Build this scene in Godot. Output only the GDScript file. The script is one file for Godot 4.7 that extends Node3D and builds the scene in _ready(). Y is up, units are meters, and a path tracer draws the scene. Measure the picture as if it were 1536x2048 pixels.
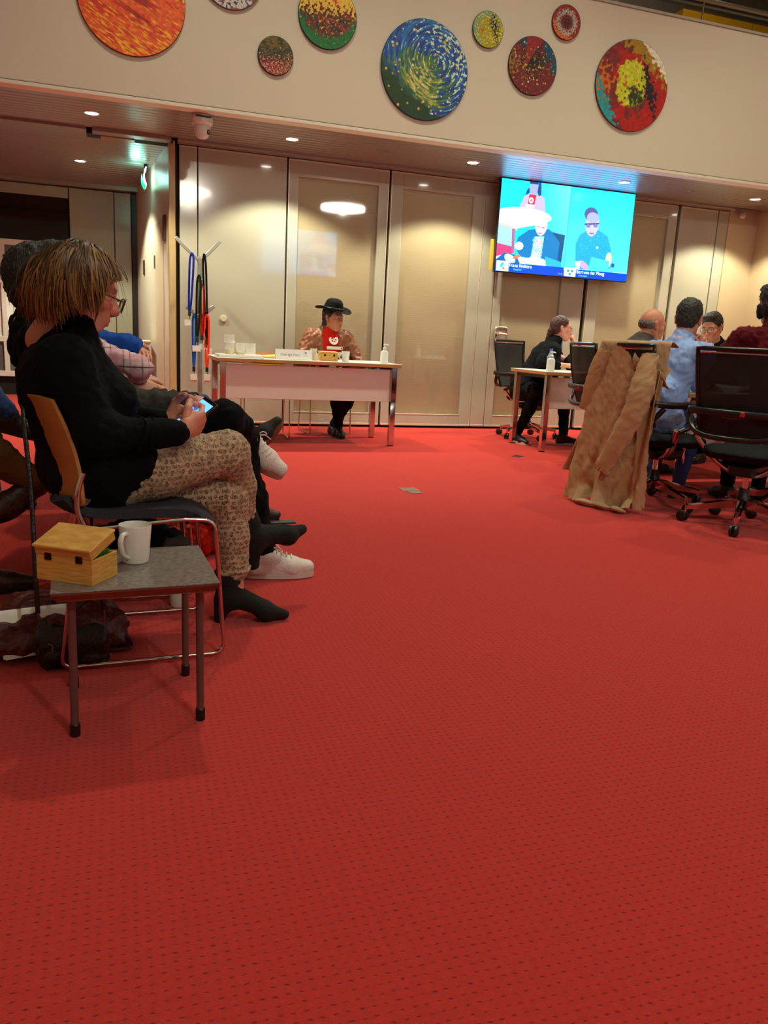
extends Node3D
# A council meeting seen from the public seats. x runs along the wall of panels, y up, z towards the viewer; metres.

func _ready() -> void:
	# camera
	var cam := Camera3D.new()
	cam.name = "camera"
	add_child(cam)
	var yaw := 0.3300214
	var pitch := 0.2173688
	var roll := 0.0511446
	var fw := Vector3(sin(yaw) * cos(pitch), -sin(pitch), -cos(yaw) * cos(pitch))
	var rt := Vector3(cos(yaw), 0, sin(yaw))
	var up := rt.cross(fw)
	cam.basis = Basis(rt * cos(roll) + up * sin(roll), up * cos(roll) - rt * sin(roll), -fw)
	cam.position = Vector3(0, 0.97, 0)
	cam.fov = rad_to_deg(2.0 * atan(1024.0 / 1579.3))
	cam.near = 0.05
	cam.current = true
	# surroundings
	var we := WorldEnvironment.new()
	we.name = "surroundings"
	var env := Environment.new()
	env.background_mode = Environment.BG_COLOR
	env.background_color = Color(0, 0, 0)
	env.tonemap_mode = Environment.TONE_MAPPER_LINEAR
	env.tonemap_exposure = 2.3
	env.sdfgi_enabled = true
	env.ssao_enabled = true
	env.ssil_enabled = true
	we.environment = env
	add_child(we)
	# large lights: ring pendants behind the seats, spots high over the middle of the hall
	for i in 2:
		ring_pendant(V([1.5, 4.95][i], 3.79, 1.84), ["left ring pendant lamp mirrored at the edge of the plain panel", "right ring pendant lamp mirrored in the second glass panel"][i])
	for a in [[0.9, -5.0, 5.4, "over the front row of seats"], [3.4, -5.0, 5.4, "over the man in the blue blazer"], [5.9, -5.0, 5.4, "over the right end of the meeting tables"], [0.9, -2.0, 0.3, "over the small side table"], [3.4, -2.0, 0.5, "over the empty carpet by the nearest office chair"], [7.4, -9.0, 4.0, "over the yellow cabinet on the upper floor"]]:
		hall_spot(V(a[0], 6.38, a[1]), a[2], a[3])
	# structure
	room()
	upper()
	lights_and_fittings()
	build_all()

func ring_pendant(at: Vector3, label: String) -> void:
	var t := thing("ring_pendant", label, "lamp", at, 0, "ring pendants")
	var s := S()
	lathe(s, [Vector2(0.40, -0.045), Vector2(0.50, -0.045), Vector2(0.50, 0.045), Vector2(0.40, 0.045), Vector2(0.40, -0.045)], 48)
	obj("ring_light", s, glow("ring glow", Color(1.0, 0.96, 0.90), 10.0), t)
	for k in 3:
		var c := S()
		var a := TAU * k / 3 + 0.4
		tube(c, [V(cos(a) * 0.45, 0.045, sin(a) * 0.45), V(cos(a) * 0.12, 6.4 - at.y, sin(a) * 0.12)], 0.002, 5)
		obj("cable", c, M("cable", Color(0.6, 0.6, 0.6), 0.4, 0.5), t)
	var l := OmniLight3D.new()
	l.name = "ring_lamp_light"
	t.add_child(l)
	l.position = V(0, -0.05, 0)
	l.light_color = Color(0.95, 0.96, 0.86)
	l.light_energy = 1.3
	l.light_size = 0.04
	l.omni_range = 20
	l.omni_attenuation = 2
	l.shadow_enabled = true

func hall_spot(at: Vector3, e: float, where: String) -> void:
	var t := thing("ceiling_spot", "round white ceiling spot high in the hall " + where, "lamp", at, 0, "ceiling spots over the hall")
	var s := S()
	lathe(s, [Vector2(0.0, 0.02), Vector2(0.16, 0.02), Vector2(0.16, -0.05), Vector2(0.14, -0.05), Vector2(0.14, -0.02)], 28)
	obj("housing", s, M("spot housing", Color(0.8, 0.8, 0.8), 0.4), t)
	var b := S()
	lathe(b, [Vector2(0, -0.03), Vector2(0.14, -0.03)], 24)
	obj("lamp_disc", b, glow("spot glow", Color(1.0, 0.95, 0.88), 6.0), t)
	var l := SpotLight3D.new()
	l.name = "lamp_light"
	t.add_child(l)
	l.position = V(0, -0.06, 0)
	l.rotation_degrees.x = -90
	l.spot_angle = 52
	l.spot_angle_attenuation = 0.8
	l.light_color = Color(0.95, 0.96, 0.85)
	l.light_energy = e
	l.light_size = 0.14
	l.spot_range = 14
	l.spot_attenuation = 2
	l.shadow_enabled = true
func build_all() -> void:
	table(V(1.60, 0, -6.76), 0, 1.63, 0.70, 0.74, "long white press table with ply edge, under the name sign and tea things")
	table(V(4.50, 0, -6.43), 0, 1.62, 0.70, 0.74, "white meeting table where the woman in the dark cardigan sits")
	table(V(4.30, 0, -4.25), 0, 1.62, 0.70, 0.72, "white meeting table between the blue blazer and the maroon shirt", true, 0.12)
	table(V(4.12, 0, -5.72), -90, 1.36, 0.80, 0.72, "white meeting table in front of the bald man in the grey suit", false)
	var vc := visitor_chair("visitor chair with curved beech back and grey seat under the leopard trousers", V(0.045, 0, -2.47), 93.0, Color(0.19, 0.19, 0.215))
	for a in [[0.02, -3.05, 90, "visitor chair under the person in white sneakers"], [0.02, -3.60, 90, "visitor chair under the person in the grey jacket"], [0.02, -4.15, 90, "visitor chair under the person in blue jeans and plaid shirt"], [0.02, -4.70, 90, "visitor chair under the person in the bright blue top"],
		[-0.90, -2.92, 90, "visitor chair under the person in khaki trousers in the second row"], [-1.08, -4.30, 90, "visitor chair under the person in jeans in the second row"], [-1.22, -5.40, 90, "visitor chair under the farthest person in the second row"],
		[1.97, -7.77, 2, "visitor chair under the man in the black hat"], [1.30, -7.40, -4, "empty visitor chair behind the left half of the press table"]]:
		copy(vc, V(a[0], 0, a[1]), a[2], a[3])
	var oc := office_chair("empty black mesh office chair with chrome base, nearest the viewer", V(3.42, 0, -3.59), 117, -20)
	for a in [[3.288, -4.235, 95, "black office chair under the tan trench coat"], [4.13, -7.50, 22, "black office chair of the woman in the dark cardigan"], [3.83, -5.52, 82, "black office chair of the bald man in the grey suit"], [3.97, -3.86, 165, "black office chair of the man in the maroon shirt"], [5.40, -6.0, 282, "black office chair of the woman with short brown hair across the table"]]:
		copy(oc, V(a[0], 0, a[1]), a[2], a[3])
	small_table()
	trench_coat()
	people()
	woman()
	wall_things()
	coat_stand()
	table_things()
	phone()
	floor_things()
# ---------------------------------------------------------------- helpers
var used := {}
var mats := {}
var sdf_cache := {}

func numbered(nm: String) -> String:
	if not used.has(nm):
		used[nm] = 0
		return nm
	used[nm] += 1
	return "%s_%03d" % [nm, used[nm]]

func V(x: float, y: float, z: float) -> Vector3:
	return Vector3(x, y, z)

func turn_y(deg: float) -> Basis:
	return Basis(Vector3.UP, deg_to_rad(deg))

func S() -> SurfaceTool:
	var s := SurfaceTool.new()
	s.begin(Mesh.PRIMITIVE_TRIANGLES)
	s.set_smooth_group(0)
	return s

func obj(nm: String, s: SurfaceTool, m: Material, parent: Node = null, at := Vector3.ZERO, normals := true) -> MeshInstance3D:
	if normals:
		s.generate_normals()
	var o := MeshInstance3D.new()
	var me := s.commit()
	if me.get_surface_count() > 0:
		me.surface_set_material(0, m)
	o.mesh = me
	o.position = at
	if parent == null:
		o.name = numbered(nm)
		add_child(o)
	else:
		o.name = nm
		parent.add_child(o, true)
	return o

func thing(nm: String, label: String, cat: String, at := Vector3.ZERO, deg := 0.0, group := "") -> Node3D:
	var o := Node3D.new()
	o.name = numbered(nm)
	add_child(o)
	o.position = at
	o.rotation_degrees.y = deg
	return tag(o, label, cat, group)

func tag(o: Node3D, label: String, cat: String, group := "") -> Node3D:
	o.set_meta("label", label)
	o.set_meta("category", cat)
	if group != "":
		o.set_meta("group", group)
	return o

func struct(nm: String, s: SurfaceTool, m: Material, label: String) -> MeshInstance3D:
	var o := obj(nm, s, m)
	o.set_meta("kind", "structure")
	o.set_meta("label", label)
	return o

func stuff(o: Node3D) -> Node3D:
	o.set_meta("kind", "stuff")
	return o

func copy(o: Node3D, at: Vector3, deg: float, label: String) -> Node3D:
	var c: Node3D = o.duplicate()
	c.name = numbered(String(o.name).rstrip("0123456789").rstrip("_"))
	add_child(c)
	c.position = at
	c.rotation_degrees.y = deg
	c.set_meta("label", label)
	return c

# materials
func M(key: String, c: Color, rough := 0.6, metal := 0.0) -> StandardMaterial3D:
	if mats.has(key):
		return mats[key]
	var m := StandardMaterial3D.new()
	m.resource_name = key
	m.albedo_color = c
	m.roughness = rough
	m.metallic = metal
	mats[key] = m
	return m

func glow(key: String, c: Color, e: float) -> StandardMaterial3D:
	var m := M(key, c, 0.5)
	m.emission_enabled = true
	m.emission = c
	m.emission_energy_multiplier = e
	return m

func glass(key: String, c: Color, a := 0.08) -> StandardMaterial3D:
	var m := M(key, Color(c.r, c.g, c.b, a), 0.03)
	m.transparency = BaseMaterial3D.TRANSPARENCY_ALPHA
	return m

func noise(freq: float, oct := 3, sd := 1, type := FastNoiseLite.TYPE_SIMPLEX_SMOOTH) -> FastNoiseLite:
	var n := FastNoiseLite.new()
	n.noise_type = type
	n.seed = sd
	n.frequency = freq
	n.fractal_octaves = oct
	return n

func noise_tex(w: int, h: int, n: FastNoiseLite, cols: Array, normal := false, bump := 4.0) -> NoiseTexture2D:
	var t := NoiseTexture2D.new()
	t.width = w
	t.height = h
	t.seamless = true
	t.noise = n
	t.generate_mipmaps = false
	if normal:
		t.as_normal_map = true
		t.bump_strength = bump
	elif cols.size() > 0:
		var g := Gradient.new()
		g.offsets = PackedFloat32Array([0.0, 1.0]) if cols.size() == 2 else PackedFloat32Array([0.0, 0.5, 1.0])
		g.colors = PackedColorArray(cols)
		t.color_ramp = g
	return t

func tri(m: StandardMaterial3D, sc: Vector3, world := false) -> StandardMaterial3D:
	m.uv1_triplanar = true
	m.uv1_world_triplanar = world
	m.uv1_scale = sc
	return m

func wood(key: String, a: Color, b: Color, sc: Vector3, rough := 0.45) -> StandardMaterial3D:
	if mats.has(key):
		return mats[key]
	var m := tri(M(key, Color.WHITE, rough), sc)
	m.albedo_texture = noise_tex(256, 256, noise(0.012, 4, key.hash() % 1000), [a, b])
	return m

func cloth(key: String, c: Color, wrinkle := 0.0, rough := 0.85, fine := 60.0, depth := 0.12) -> StandardMaterial3D:
	if mats.has(key):
		return mats[key]
	var m := tri(M(key, c, rough), V(fine, fine, fine) * 0.25)
	m.rim_enabled = true
	m.rim = 0.2
	m.rim_tint = 0.7
	m.heightmap_enabled = true
	m.heightmap_texture = weave()
	m.heightmap_scale = depth
	m.metallic_specular = 0.25
	return m

func weave() -> Texture2D:
	if mats.has("weave"):
		return mats["weave"]
	mats["weave"] = noise_tex(128, 128, noise(0.09, 2, 5), [Color.BLACK, Color.WHITE])
	return mats["weave"]

# shapes: every face is listed anticlockwise as seen from outside
func t3(s: SurfaceTool, a: Vector3, b: Vector3, c: Vector3) -> void:
	s.add_vertex(a)
	s.add_vertex(c)
	s.add_vertex(b)

func quad(s: SurfaceTool, a: Vector3, b: Vector3, c: Vector3, d: Vector3) -> void:
	t3(s, a, b, c)
	t3(s, a, c, d)

func quv(s: SurfaceTool, a: Vector3, b: Vector3, c: Vector3, d: Vector3) -> void:
	# a lower left, b lower right, c upper right, d upper left, as seen from the front
	var p := [a, c, b, a, d, c]
	var u := [Vector2(0, 1), Vector2(1, 0), Vector2(1, 1), Vector2(0, 1), Vector2(0, 0), Vector2(1, 0)]
	for i in 6:
		s.set_uv(u[i])
		s.add_vertex(p[i])

func box(s: SurfaceTool, c: Vector3, size: Vector3, r := 0.0, B := Basis()) -> void:
	s.set_smooth_group(-1)
	var h := size * 0.5
	r = minf(r, 0.45 * minf(h.x, minf(h.y, h.z)) * 2.0)
	var ax := [Vector3.RIGHT, Vector3.UP, Vector3.BACK]
	if r <= 0.0:
		for i in 3:
			for sg in [-1.0, 1.0]:
				var n: Vector3 = ax[i] * sg
				var u: Vector3 = ax[(i + 1) % 3] * sg
				var w: Vector3 = ax[(i + 2) % 3]
				quad(s, c + B * ((n - u - w) * h), c + B * ((n + u - w) * h), c + B * ((n + u + w) * h), c + B * ((n - u + w) * h))
		return
	var f := func(sx: float, sy: float, sz: float, k: int) -> Vector3:
		var p := Vector3(sx * h.x, sy * h.y, sz * h.z)
		if k != 0: p.x -= sx * r
		if k != 1: p.y -= sy * r
		if k != 2: p.z -= sz * r
		return c + B * p
	for i in 3:
		for sg in [-1.0, 1.0]:
			var n: Vector3 = ax[i] * sg
			var u: Vector3 = ax[(i + 1) % 3] * sg
			var w: Vector3 = ax[(i + 2) % 3]
			var k := [n - u - w, n + u - w, n + u + w, n - u + w]
			quad(s, f.call(k[0].x, k[0].y, k[0].z, i), f.call(k[1].x, k[1].y, k[1].z, i), f.call(k[2].x, k[2].y, k[2].z, i), f.call(k[3].x, k[3].y, k[3].z, i))
	for i in 3:
		var j := (i + 1) % 3
		var l := (i + 2) % 3
		for a in [-1.0, 1.0]:
			for b in [-1.0, 1.0]:
				var p: Vector3 = ax[j] * a + ax[l] * b
				var lo: Vector3 = p - ax[i]
				var hi: Vector3 = p + ax[i]
				var v0: Vector3 = f.call(lo.x, lo.y, lo.z, j)
				var v1: Vector3 = f.call(lo.x, lo.y, lo.z, l)
				var v2: Vector3 = f.call(hi.x, hi.y, hi.z, l)
				var v3: Vector3 = f.call(hi.x, hi.y, hi.z, j)
				if a * b > 0.0:
					quad(s, v0, v1, v2, v3)
				else:
					quad(s, v0, v3, v2, v1)
	for sx in [-1.0, 1.0]:
		for sy in [-1.0, 1.0]:
			for sz in [-1.0, 1.0]:
				var a0: Vector3 = f.call(sx, sy, sz, 0)
				var a1: Vector3 = f.call(sx, sy, sz, 1)
				var a2: Vector3 = f.call(sx, sy, sz, 2)
				if sx * sy * sz > 0.0:
					t3(s, a0, a1, a2)
				else:
					t3(s, a0, a2, a1)

func bx(lo: Vector3, hi: Vector3, r := 0.0) -> SurfaceTool:
	var s := S()
	box(s, (lo + hi) * 0.5, hi - lo, r)
	return s

func spline(p: Array, n: int) -> Array:
	var out := []
	var last := p.size() - 1
	for i in last:
		var a = p[maxi(i - 1, 0)]
		var b = p[i]
		var c = p[i + 1]
		var d = p[mini(i + 2, last)]
		for k in n:
			var t := float(k) / n
			out.append(0.5 * (2.0 * b + (c - a) * t + (2.0 * a - 5.0 * b + 4.0 * c - d) * t * t + (3.0 * b - a - 3.0 * c + d) * t * t * t))
	out.append(p[last])
	return out

func rounded(p: Array, r: float, n := 4) -> Array:
	# a path of straight runs with its corners rounded
	var out := [p[0]]
	for i in range(1, p.size() - 1):
		var a: Vector3 = p[i - 1]
		var b: Vector3 = p[i]
		var c: Vector3 = p[i + 1]
		var d := minf(r, 0.45 * minf(a.distance_to(b), b.distance_to(c)))
		var e := b + (a - b).normalized() * d
		var f := b + (c - b).normalized() * d
		for k in n + 1:
			var t := float(k) / n
			out.append(e.lerp(b, t).lerp(b.lerp(f, t), t))
	out.append(p[p.size() - 1])
	return out

func tube(s: SurfaceTool, pts: Array, rad, n := 8, caps := true, flat := 1.0, up := Vector3.ZERO) -> void:
	# rad: a number or one per point; flat: width across divided by height
	s.set_smooth_group(0)
	var count := pts.size()
	var t0: Vector3 = (pts[1] - pts[0]).normalized()
	var u := up if up != Vector3.ZERO else (Vector3.UP if absf(t0.y) < 0.9 else Vector3.RIGHT)
	u = (u - t0 * u.dot(t0)).normalized()
	var prev := []
	for i in count:
		var t: Vector3 = (pts[mini(i + 1, count - 1)] - pts[maxi(i - 1, 0)]).normalized()
		u = (u - t * u.dot(t)).normalized()
		var w := t.cross(u)
		var r: float = rad[i] if rad is Array else rad
		var ring := []
		for k in n:
			var a := TAU * k / n
			ring.append(pts[i] + u * (cos(a) * r) + w * (sin(a) * r * flat))
		if i > 0:
			for k in n:
				var l := (k + 1) % n
				quad(s, prev[k], prev[l], ring[l], ring[k])
		if caps and (i == 0 or i == count - 1):
			s.set_smooth_group(1 + i)
			for k in n:
				var l := (k + 1) % n
				if i == 0:
					t3(s, pts[i], ring[l], ring[k])
				else:
					t3(s, pts[i], ring[k], ring[l])
			s.set_smooth_group(0)
		prev = ring

func lathe(s: SurfaceTool, prof: Array, n := 24, xf := Transform3D(), arc := TAU) -> void:
	var g := 100
	for i in prof.size() - 1:
		var a: Vector2 = prof[i]
		var b: Vector2 = prof[i + 1]
		if i > 0:
			var pd: Vector2 = a - prof[i - 1]
			if absf(pd.angle_to(b - a)) > 0.6:
				g += 1
		s.set_smooth_group(g)
		for k in n:
			var p := arc * k / n
			var q := arc * (k + 1) / n
			var a0 := xf * V(a.x * cos(p), a.y, a.x * sin(p))
			var a1 := xf * V(a.x * cos(q), a.y, a.x * sin(q))
			var b0 := xf * V(b.x * cos(p), b.y, b.x * sin(p))
			var b1 := xf * V(b.x * cos(q), b.y, b.x * sin(q))
			if a.x > 1e-6:
				t3(s, a0, b1, a1)
			if b.x > 1e-6:
				t3(s, a0, b0, b1)

func prism(s: SurfaceTool, poly: PackedVector2Array, d: float, xf := Transform3D()) -> void:
	# an outline in x and y, pushed out along z from 0 to d
	if Geometry2D.is_polygon_clockwise(poly):
		poly.reverse()
	s.set_smooth_group(-1)
	var ix := Geometry2D.triangulate_polygon(poly)
	for i in range(0, ix.size(), 3):
		var p := []
		for k in 3:
			p.append(poly[ix[i + k]])
		if (p[1] - p[0]).cross(p[2] - p[0]) < 0.0:
			p.reverse()
		t3(s, xf * V(p[0].x, p[0].y, d), xf * V(p[1].x, p[1].y, d), xf * V(p[2].x, p[2].y, d))
		t3(s, xf * V(p[0].x, p[0].y, 0), xf * V(p[2].x, p[2].y, 0), xf * V(p[1].x, p[1].y, 0))
	for i in poly.size():
		var a := poly[i]
		var b := poly[(i + 1) % poly.size()]
		quad(s, xf * V(a.x, a.y, 0), xf * V(b.x, b.y, 0), xf * V(b.x, b.y, d), xf * V(a.x, a.y, d))

func sheet(s: SurfaceTool, nu: int, nv: int, f: Callable, thick := 0.004) -> void:
	# a cloth or shell: f(u, v) gives a point; the second side lies thick behind the first
	s.set_smooth_group(0)
	var p := []
	for j in nv + 1:
		for i in nu + 1:
			p.append(f.call(float(i) / nu, float(j) / nv))
	var w := nu + 1
	var back := []
	for j in nv + 1:
		for i in nu + 1:
			var du: Vector3 = p[j * w + mini(i + 1, nu)] - p[j * w + maxi(i - 1, 0)]
			var dv: Vector3 = p[mini(j + 1, nv) * w + i] - p[maxi(j - 1, 0) * w + i]
			back.append(p[j * w + i] - du.cross(dv).normalized() * thick)
	for j in nv:
		for i in nu:
			var a := j * w + i
			var uv := [Vector2(float(i) / nu, float(j) / nv), Vector2(float(i + 1) / nu, float(j) / nv), Vector2(float(i + 1) / nu, float(j + 1) / nv), Vector2(float(i) / nu, float(j + 1) / nv)]
			var id := [a, a + 1, a + w + 1, a + w]
			for k in [0, 2, 1, 0, 3, 2]:
				s.set_uv(uv[k])
				s.add_vertex(p[id[k]])
			for k in [0, 1, 2, 0, 2, 3]:
				s.set_uv(uv[k])
				s.add_vertex(back[id[k]])
	s.set_smooth_group(7)
	for i in nu:
		quad(s, back[i], back[i + 1], p[i + 1], p[i])
		quad(s, p[nv * w + i], p[nv * w + i + 1], back[nv * w + i + 1], back[nv * w + i])
	for j in nv:
		quad(s, p[j * w], p[j * w + w], back[j * w + w], back[j * w])
		quad(s, back[j * w + nu], back[j * w + w + nu], p[j * w + w + nu], p[j * w + nu])

func text_mesh(nm: String, txt: String, height: float, m: Material, parent: Node, xf: Transform3D, font := "Droid Sans") -> MeshInstance3D:
	var f := SystemFont.new()
	f.font_names = PackedStringArray([font])
	var t := TextMesh.new()
	t.font = f
	t.text = txt
	t.font_size = 32
	t.pixel_size = height / 32.0
	t.depth = 0.0008
	t.curve_step = 2.0
	var o := MeshInstance3D.new()
	o.name = nm
	o.mesh = t
	o.material_override = m
	parent.add_child(o, true)
	o.transform = xf
	return o

# ---------------------------------------------------------------- smooth solid bodies, meshed as surface nets
# bones: [a, b, ra, rb] tapered capsules, [centre, Basis, radii] ellipsoids; a last entry of -1 takes away
func blob(bones: Array, cell: float, k := 0.03, wrinkle := 0.0, wn: FastNoiseLite = null) -> Array:
	var lo := Vector3(1e9, 1e9, 1e9)
	var hi := -lo
	var bb := []
	var pad := maxf(k, 2.5 * cell)
	for b in bones:
		var l: Vector3
		var h: Vector3
		if b[1] is Basis:
			var e: Vector3 = b[2]
			var B: Basis = b[1]
			var x := V(absf(B.x.x) * e.x + absf(B.y.x) * e.y + absf(B.z.x) * e.z, absf(B.x.y) * e.x + absf(B.y.y) * e.y + absf(B.z.y) * e.z, absf(B.x.z) * e.x + absf(B.y.z) * e.y + absf(B.z.z) * e.z)
			l = b[0] - x
			h = b[0] + x
		else:
			l = (b[0] - Vector3.ONE * b[2]).min(b[1] - Vector3.ONE * b[3])
			h = (b[0] + Vector3.ONE * b[2]).max(b[1] + Vector3.ONE * b[3])
		bb.append([l - Vector3.ONE * pad, h + Vector3.ONE * pad])
		lo = lo.min(l)
		hi = hi.max(h)
	lo -= Vector3.ONE * (pad + 2.0 * cell)
	hi += Vector3.ONE * (pad + 2.0 * cell)
	var nx := int(ceil((hi.x - lo.x) / cell)) + 1
	var ny := int(ceil((hi.y - lo.y) / cell)) + 1
	var nz := int(ceil((hi.z - lo.z) / cell)) + 1
	var fld := PackedFloat32Array()
	fld.resize(nx * ny * nz)
	fld.fill(1.0)
	var mark := PackedByteArray()
	mark.resize(nx * ny * nz)
	var list := PackedInt32Array()
	var near := 2.0 * cell + 0.3 * k
	var sx := nx
	var sxy := nx * ny
	for q in bones.size():
		var b: Array = bones[q]
		var cut: bool = b[b.size() - 1] is int
		var i0 := Vector3i(((bb[q][0] - lo) / cell).floor()).clamp(Vector3i.ZERO, Vector3i(nx - 2, ny - 2, nz - 2))
		var i1 := Vector3i(((bb[q][1] - lo) / cell).ceil()).clamp(Vector3i.ZERO, Vector3i(nx - 2, ny - 2, nz - 2))
		var ell: bool = b[1] is Basis
		var a: Vector3 = b[0]
		var ba := Vector3.ZERO
		var inv := 0.0
		var r0 := 0.0
		var dr := 0.0
		var IB := Basis()
		var mr := 0.0
		if ell:
			IB = (b[1] as Basis).transposed()
			var e: Vector3 = b[2]
			mr = minf(e.x, minf(e.y, e.z))
			IB = Basis.from_scale(Vector3.ONE / e) * IB
		else:
			ba = b[1] - a
			inv = 1.0 / maxf(ba.length_squared(), 1e-9)
			r0 = b[2]
			dr = b[3] - r0
		for iz in range(i0.z, i1.z + 1):
			for iy in range(i0.y, i1.y + 1):
				var at := iz * sxy + iy * sx + i0.x
				var p := lo + V(i0.x, iy, iz) * cell - a
				for ix in range(i0.x, i1.x + 1):
					var d: float
					if ell:
						d = ((IB * p).length() - 1.0) * mr
					else:
						var h := clampf(p.dot(ba) * inv, 0.0, 1.0)
						d = (p - ba * h).length() - r0 - dr * h
					var f := fld[at]
					if cut:
						d = -d
						var z := maxf(k * 0.4 - absf(d - f), 0.0)
						fld[at] = maxf(d, f) + z * z * 0.625 / maxf(k, 1e-6)
					else:
						var z := maxf(k - absf(d - f), 0.0)
						fld[at] = minf(d, f) - z * z * 0.25 / k
					if mark[at] == 0 and absf(d) < near:
						mark[at] = 1
						list.append(at)
					at += 1
					p.x += cell
	# second sweep for places where the blending moved the surface past the marked cells
	var vid := PackedInt32Array()
	vid.resize(nx * ny * nz)
	vid.fill(-1)
	var verts := PackedVector3Array()
	var off := PackedInt32Array([0, 1, sx, sx + 1, sxy, sxy + 1, sxy + sx, sxy + sx + 1])
	var ed := PackedInt32Array([0, 1, 2, 3, 4, 5, 6, 7, 0, 2, 1, 3, 4, 6, 5, 7, 0, 4, 1, 5, 2, 6, 3, 7])
	var cells := PackedInt32Array()
	var limit := nx * ny * nz - sxy - sx - 2
	var seen := PackedByteArray()
	seen.resize(nx * ny * nz)
	var c8 := PackedFloat32Array()
	c8.resize(8)
	var w := 0
	while w < list.size():
		var at := list[w]
		w += 1
		if at > limit or at < 0 or seen[at] == 1:
			continue
		seen[at] = 1
		var m := 0
		for j in 8:
			c8[j] = fld[at + off[j]]
			if c8[j] < 0.0:
				m |= 1 << j
		if m == 0 or m == 255:
			continue
		var sum := Vector3.ZERO
		var cnt := 0
		for j in range(0, 24, 2):
			var e0 := ed[j]
			var e1 := ed[j + 1]
			var va := c8[e0]
			var vb := c8[e1]
			if (va < 0.0) != (vb < 0.0):
				var t := va / (va - vb)
				var p0 := V(e0 & 1, (e0 >> 1) & 1, e0 >> 2)
				var p1 := V(e1 & 1, (e1 >> 1) & 1, e1 >> 2)
				sum += p0 + (p1 - p0) * t
				cnt += 1
		vid[at] = verts.size()
		cells.append(at)
		var iz := at / sxy
		var iy := (at - iz * sxy) / sx
		var ix := at - iz * sxy - iy * sx
		verts.append(lo + (V(ix, iy, iz) + sum / cnt) * cell)
		for o in [1, -1, sx, -sx, sxy, -sxy]:
			if at + o >= 0 and at + o < limit and seen[at + o] == 0:
				list.append(at + o)
	var idx := PackedInt32Array()
	for at in cells:
		if at < sxy + sx + 1:
			continue
		var f0 := fld[at] < 0.0
		for ax in 3:
			var step: int = [1, sx, sxy][ax]
			var u: int = [sx, sxy, 1][ax]
			var v: int = [sxy, 1, sx][ax]
			if (fld[at + step] < 0.0) == f0:
				continue
			var a := vid[at]
			var b := vid[at - u]
			var c := vid[at - u - v]
			var d := vid[at - v]
			if a < 0 or b < 0 or c < 0 or d < 0:
				continue
			if f0:
				idx.append_array(PackedInt32Array([a, c, b, a, d, c]))
			else:
				idx.append_array(PackedInt32Array([a, b, c, a, c, d]))
	var nrm := normals_of(verts, idx)
	if wn != null and wrinkle > 0.0:
		for i in verts.size():
			verts[i] += nrm[i] * (absf(wn.get_noise_3dv(verts[i])) * 2.0 - 0.5) * wrinkle
		nrm = normals_of(verts, idx)
	return [verts, nrm, idx]

func normals_of(verts: PackedVector3Array, idx: PackedInt32Array) -> PackedVector3Array:
	var nrm := PackedVector3Array()
	nrm.resize(verts.size())
	for i in range(0, idx.size(), 3):
		var a := verts[idx[i]]
		var n := (verts[idx[i + 2]] - a).cross(verts[idx[i + 1]] - a)
		nrm[idx[i]] += n
		nrm[idx[i + 1]] += n
		nrm[idx[i + 2]] += n
	for i in nrm.size():
		nrm[i] = nrm[i].normalized()
	return nrm

func join(parts: Array) -> Array:
	# parts: [arrays, Transform3D or null, colours or null]
	var v := PackedVector3Array()
	var n := PackedVector3Array()
	var x := PackedInt32Array()
	var c := PackedColorArray()
	for p in parts:
		var base := v.size()
		var a: Array = p[0]
		if p.size() > 1 and p[1] is Transform3D:
			var T: Transform3D = p[1]
			v.append_array(T * (a[0] as PackedVector3Array))
			var R := Transform3D(T.basis.orthonormalized(), Vector3.ZERO)
			n.append_array(R * (a[1] as PackedVector3Array))
		else:
			v.append_array(a[0])
			n.append_array(a[1])
		for i in a[2]:
			x.append(base + i)
		if p.size() > 2 and p[2] is PackedColorArray:
			c.append_array(p[2])
		else:
			var col := PackedColorArray()
			col.resize(a[0].size())
			col.fill(p[2] if p.size() > 2 and p[2] is Color else Color.WHITE)
			c.append_array(col)
	return [v, n, x, c]

func solid(nm: String, a: Array, m: Material, parent: Node = null) -> MeshInstance3D:
	var arr := []
	arr.resize(Mesh.ARRAY_MAX)
	arr[Mesh.ARRAY_VERTEX] = a[0]
	arr[Mesh.ARRAY_NORMAL] = a[1]
	arr[Mesh.ARRAY_INDEX] = a[2]
	if a.size() > 3:
		arr[Mesh.ARRAY_COLOR] = a[3]
	var me := ArrayMesh.new()
	me.add_surface_from_arrays(Mesh.PRIMITIVE_TRIANGLES, arr)
	me.surface_set_material(0, m)
	var o := MeshInstance3D.new()
	o.mesh = me
	if parent == null:
		o.name = numbered(nm)
		add_child(o)
	else:
		o.name = nm
		parent.add_child(o, true)
	return o
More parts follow.
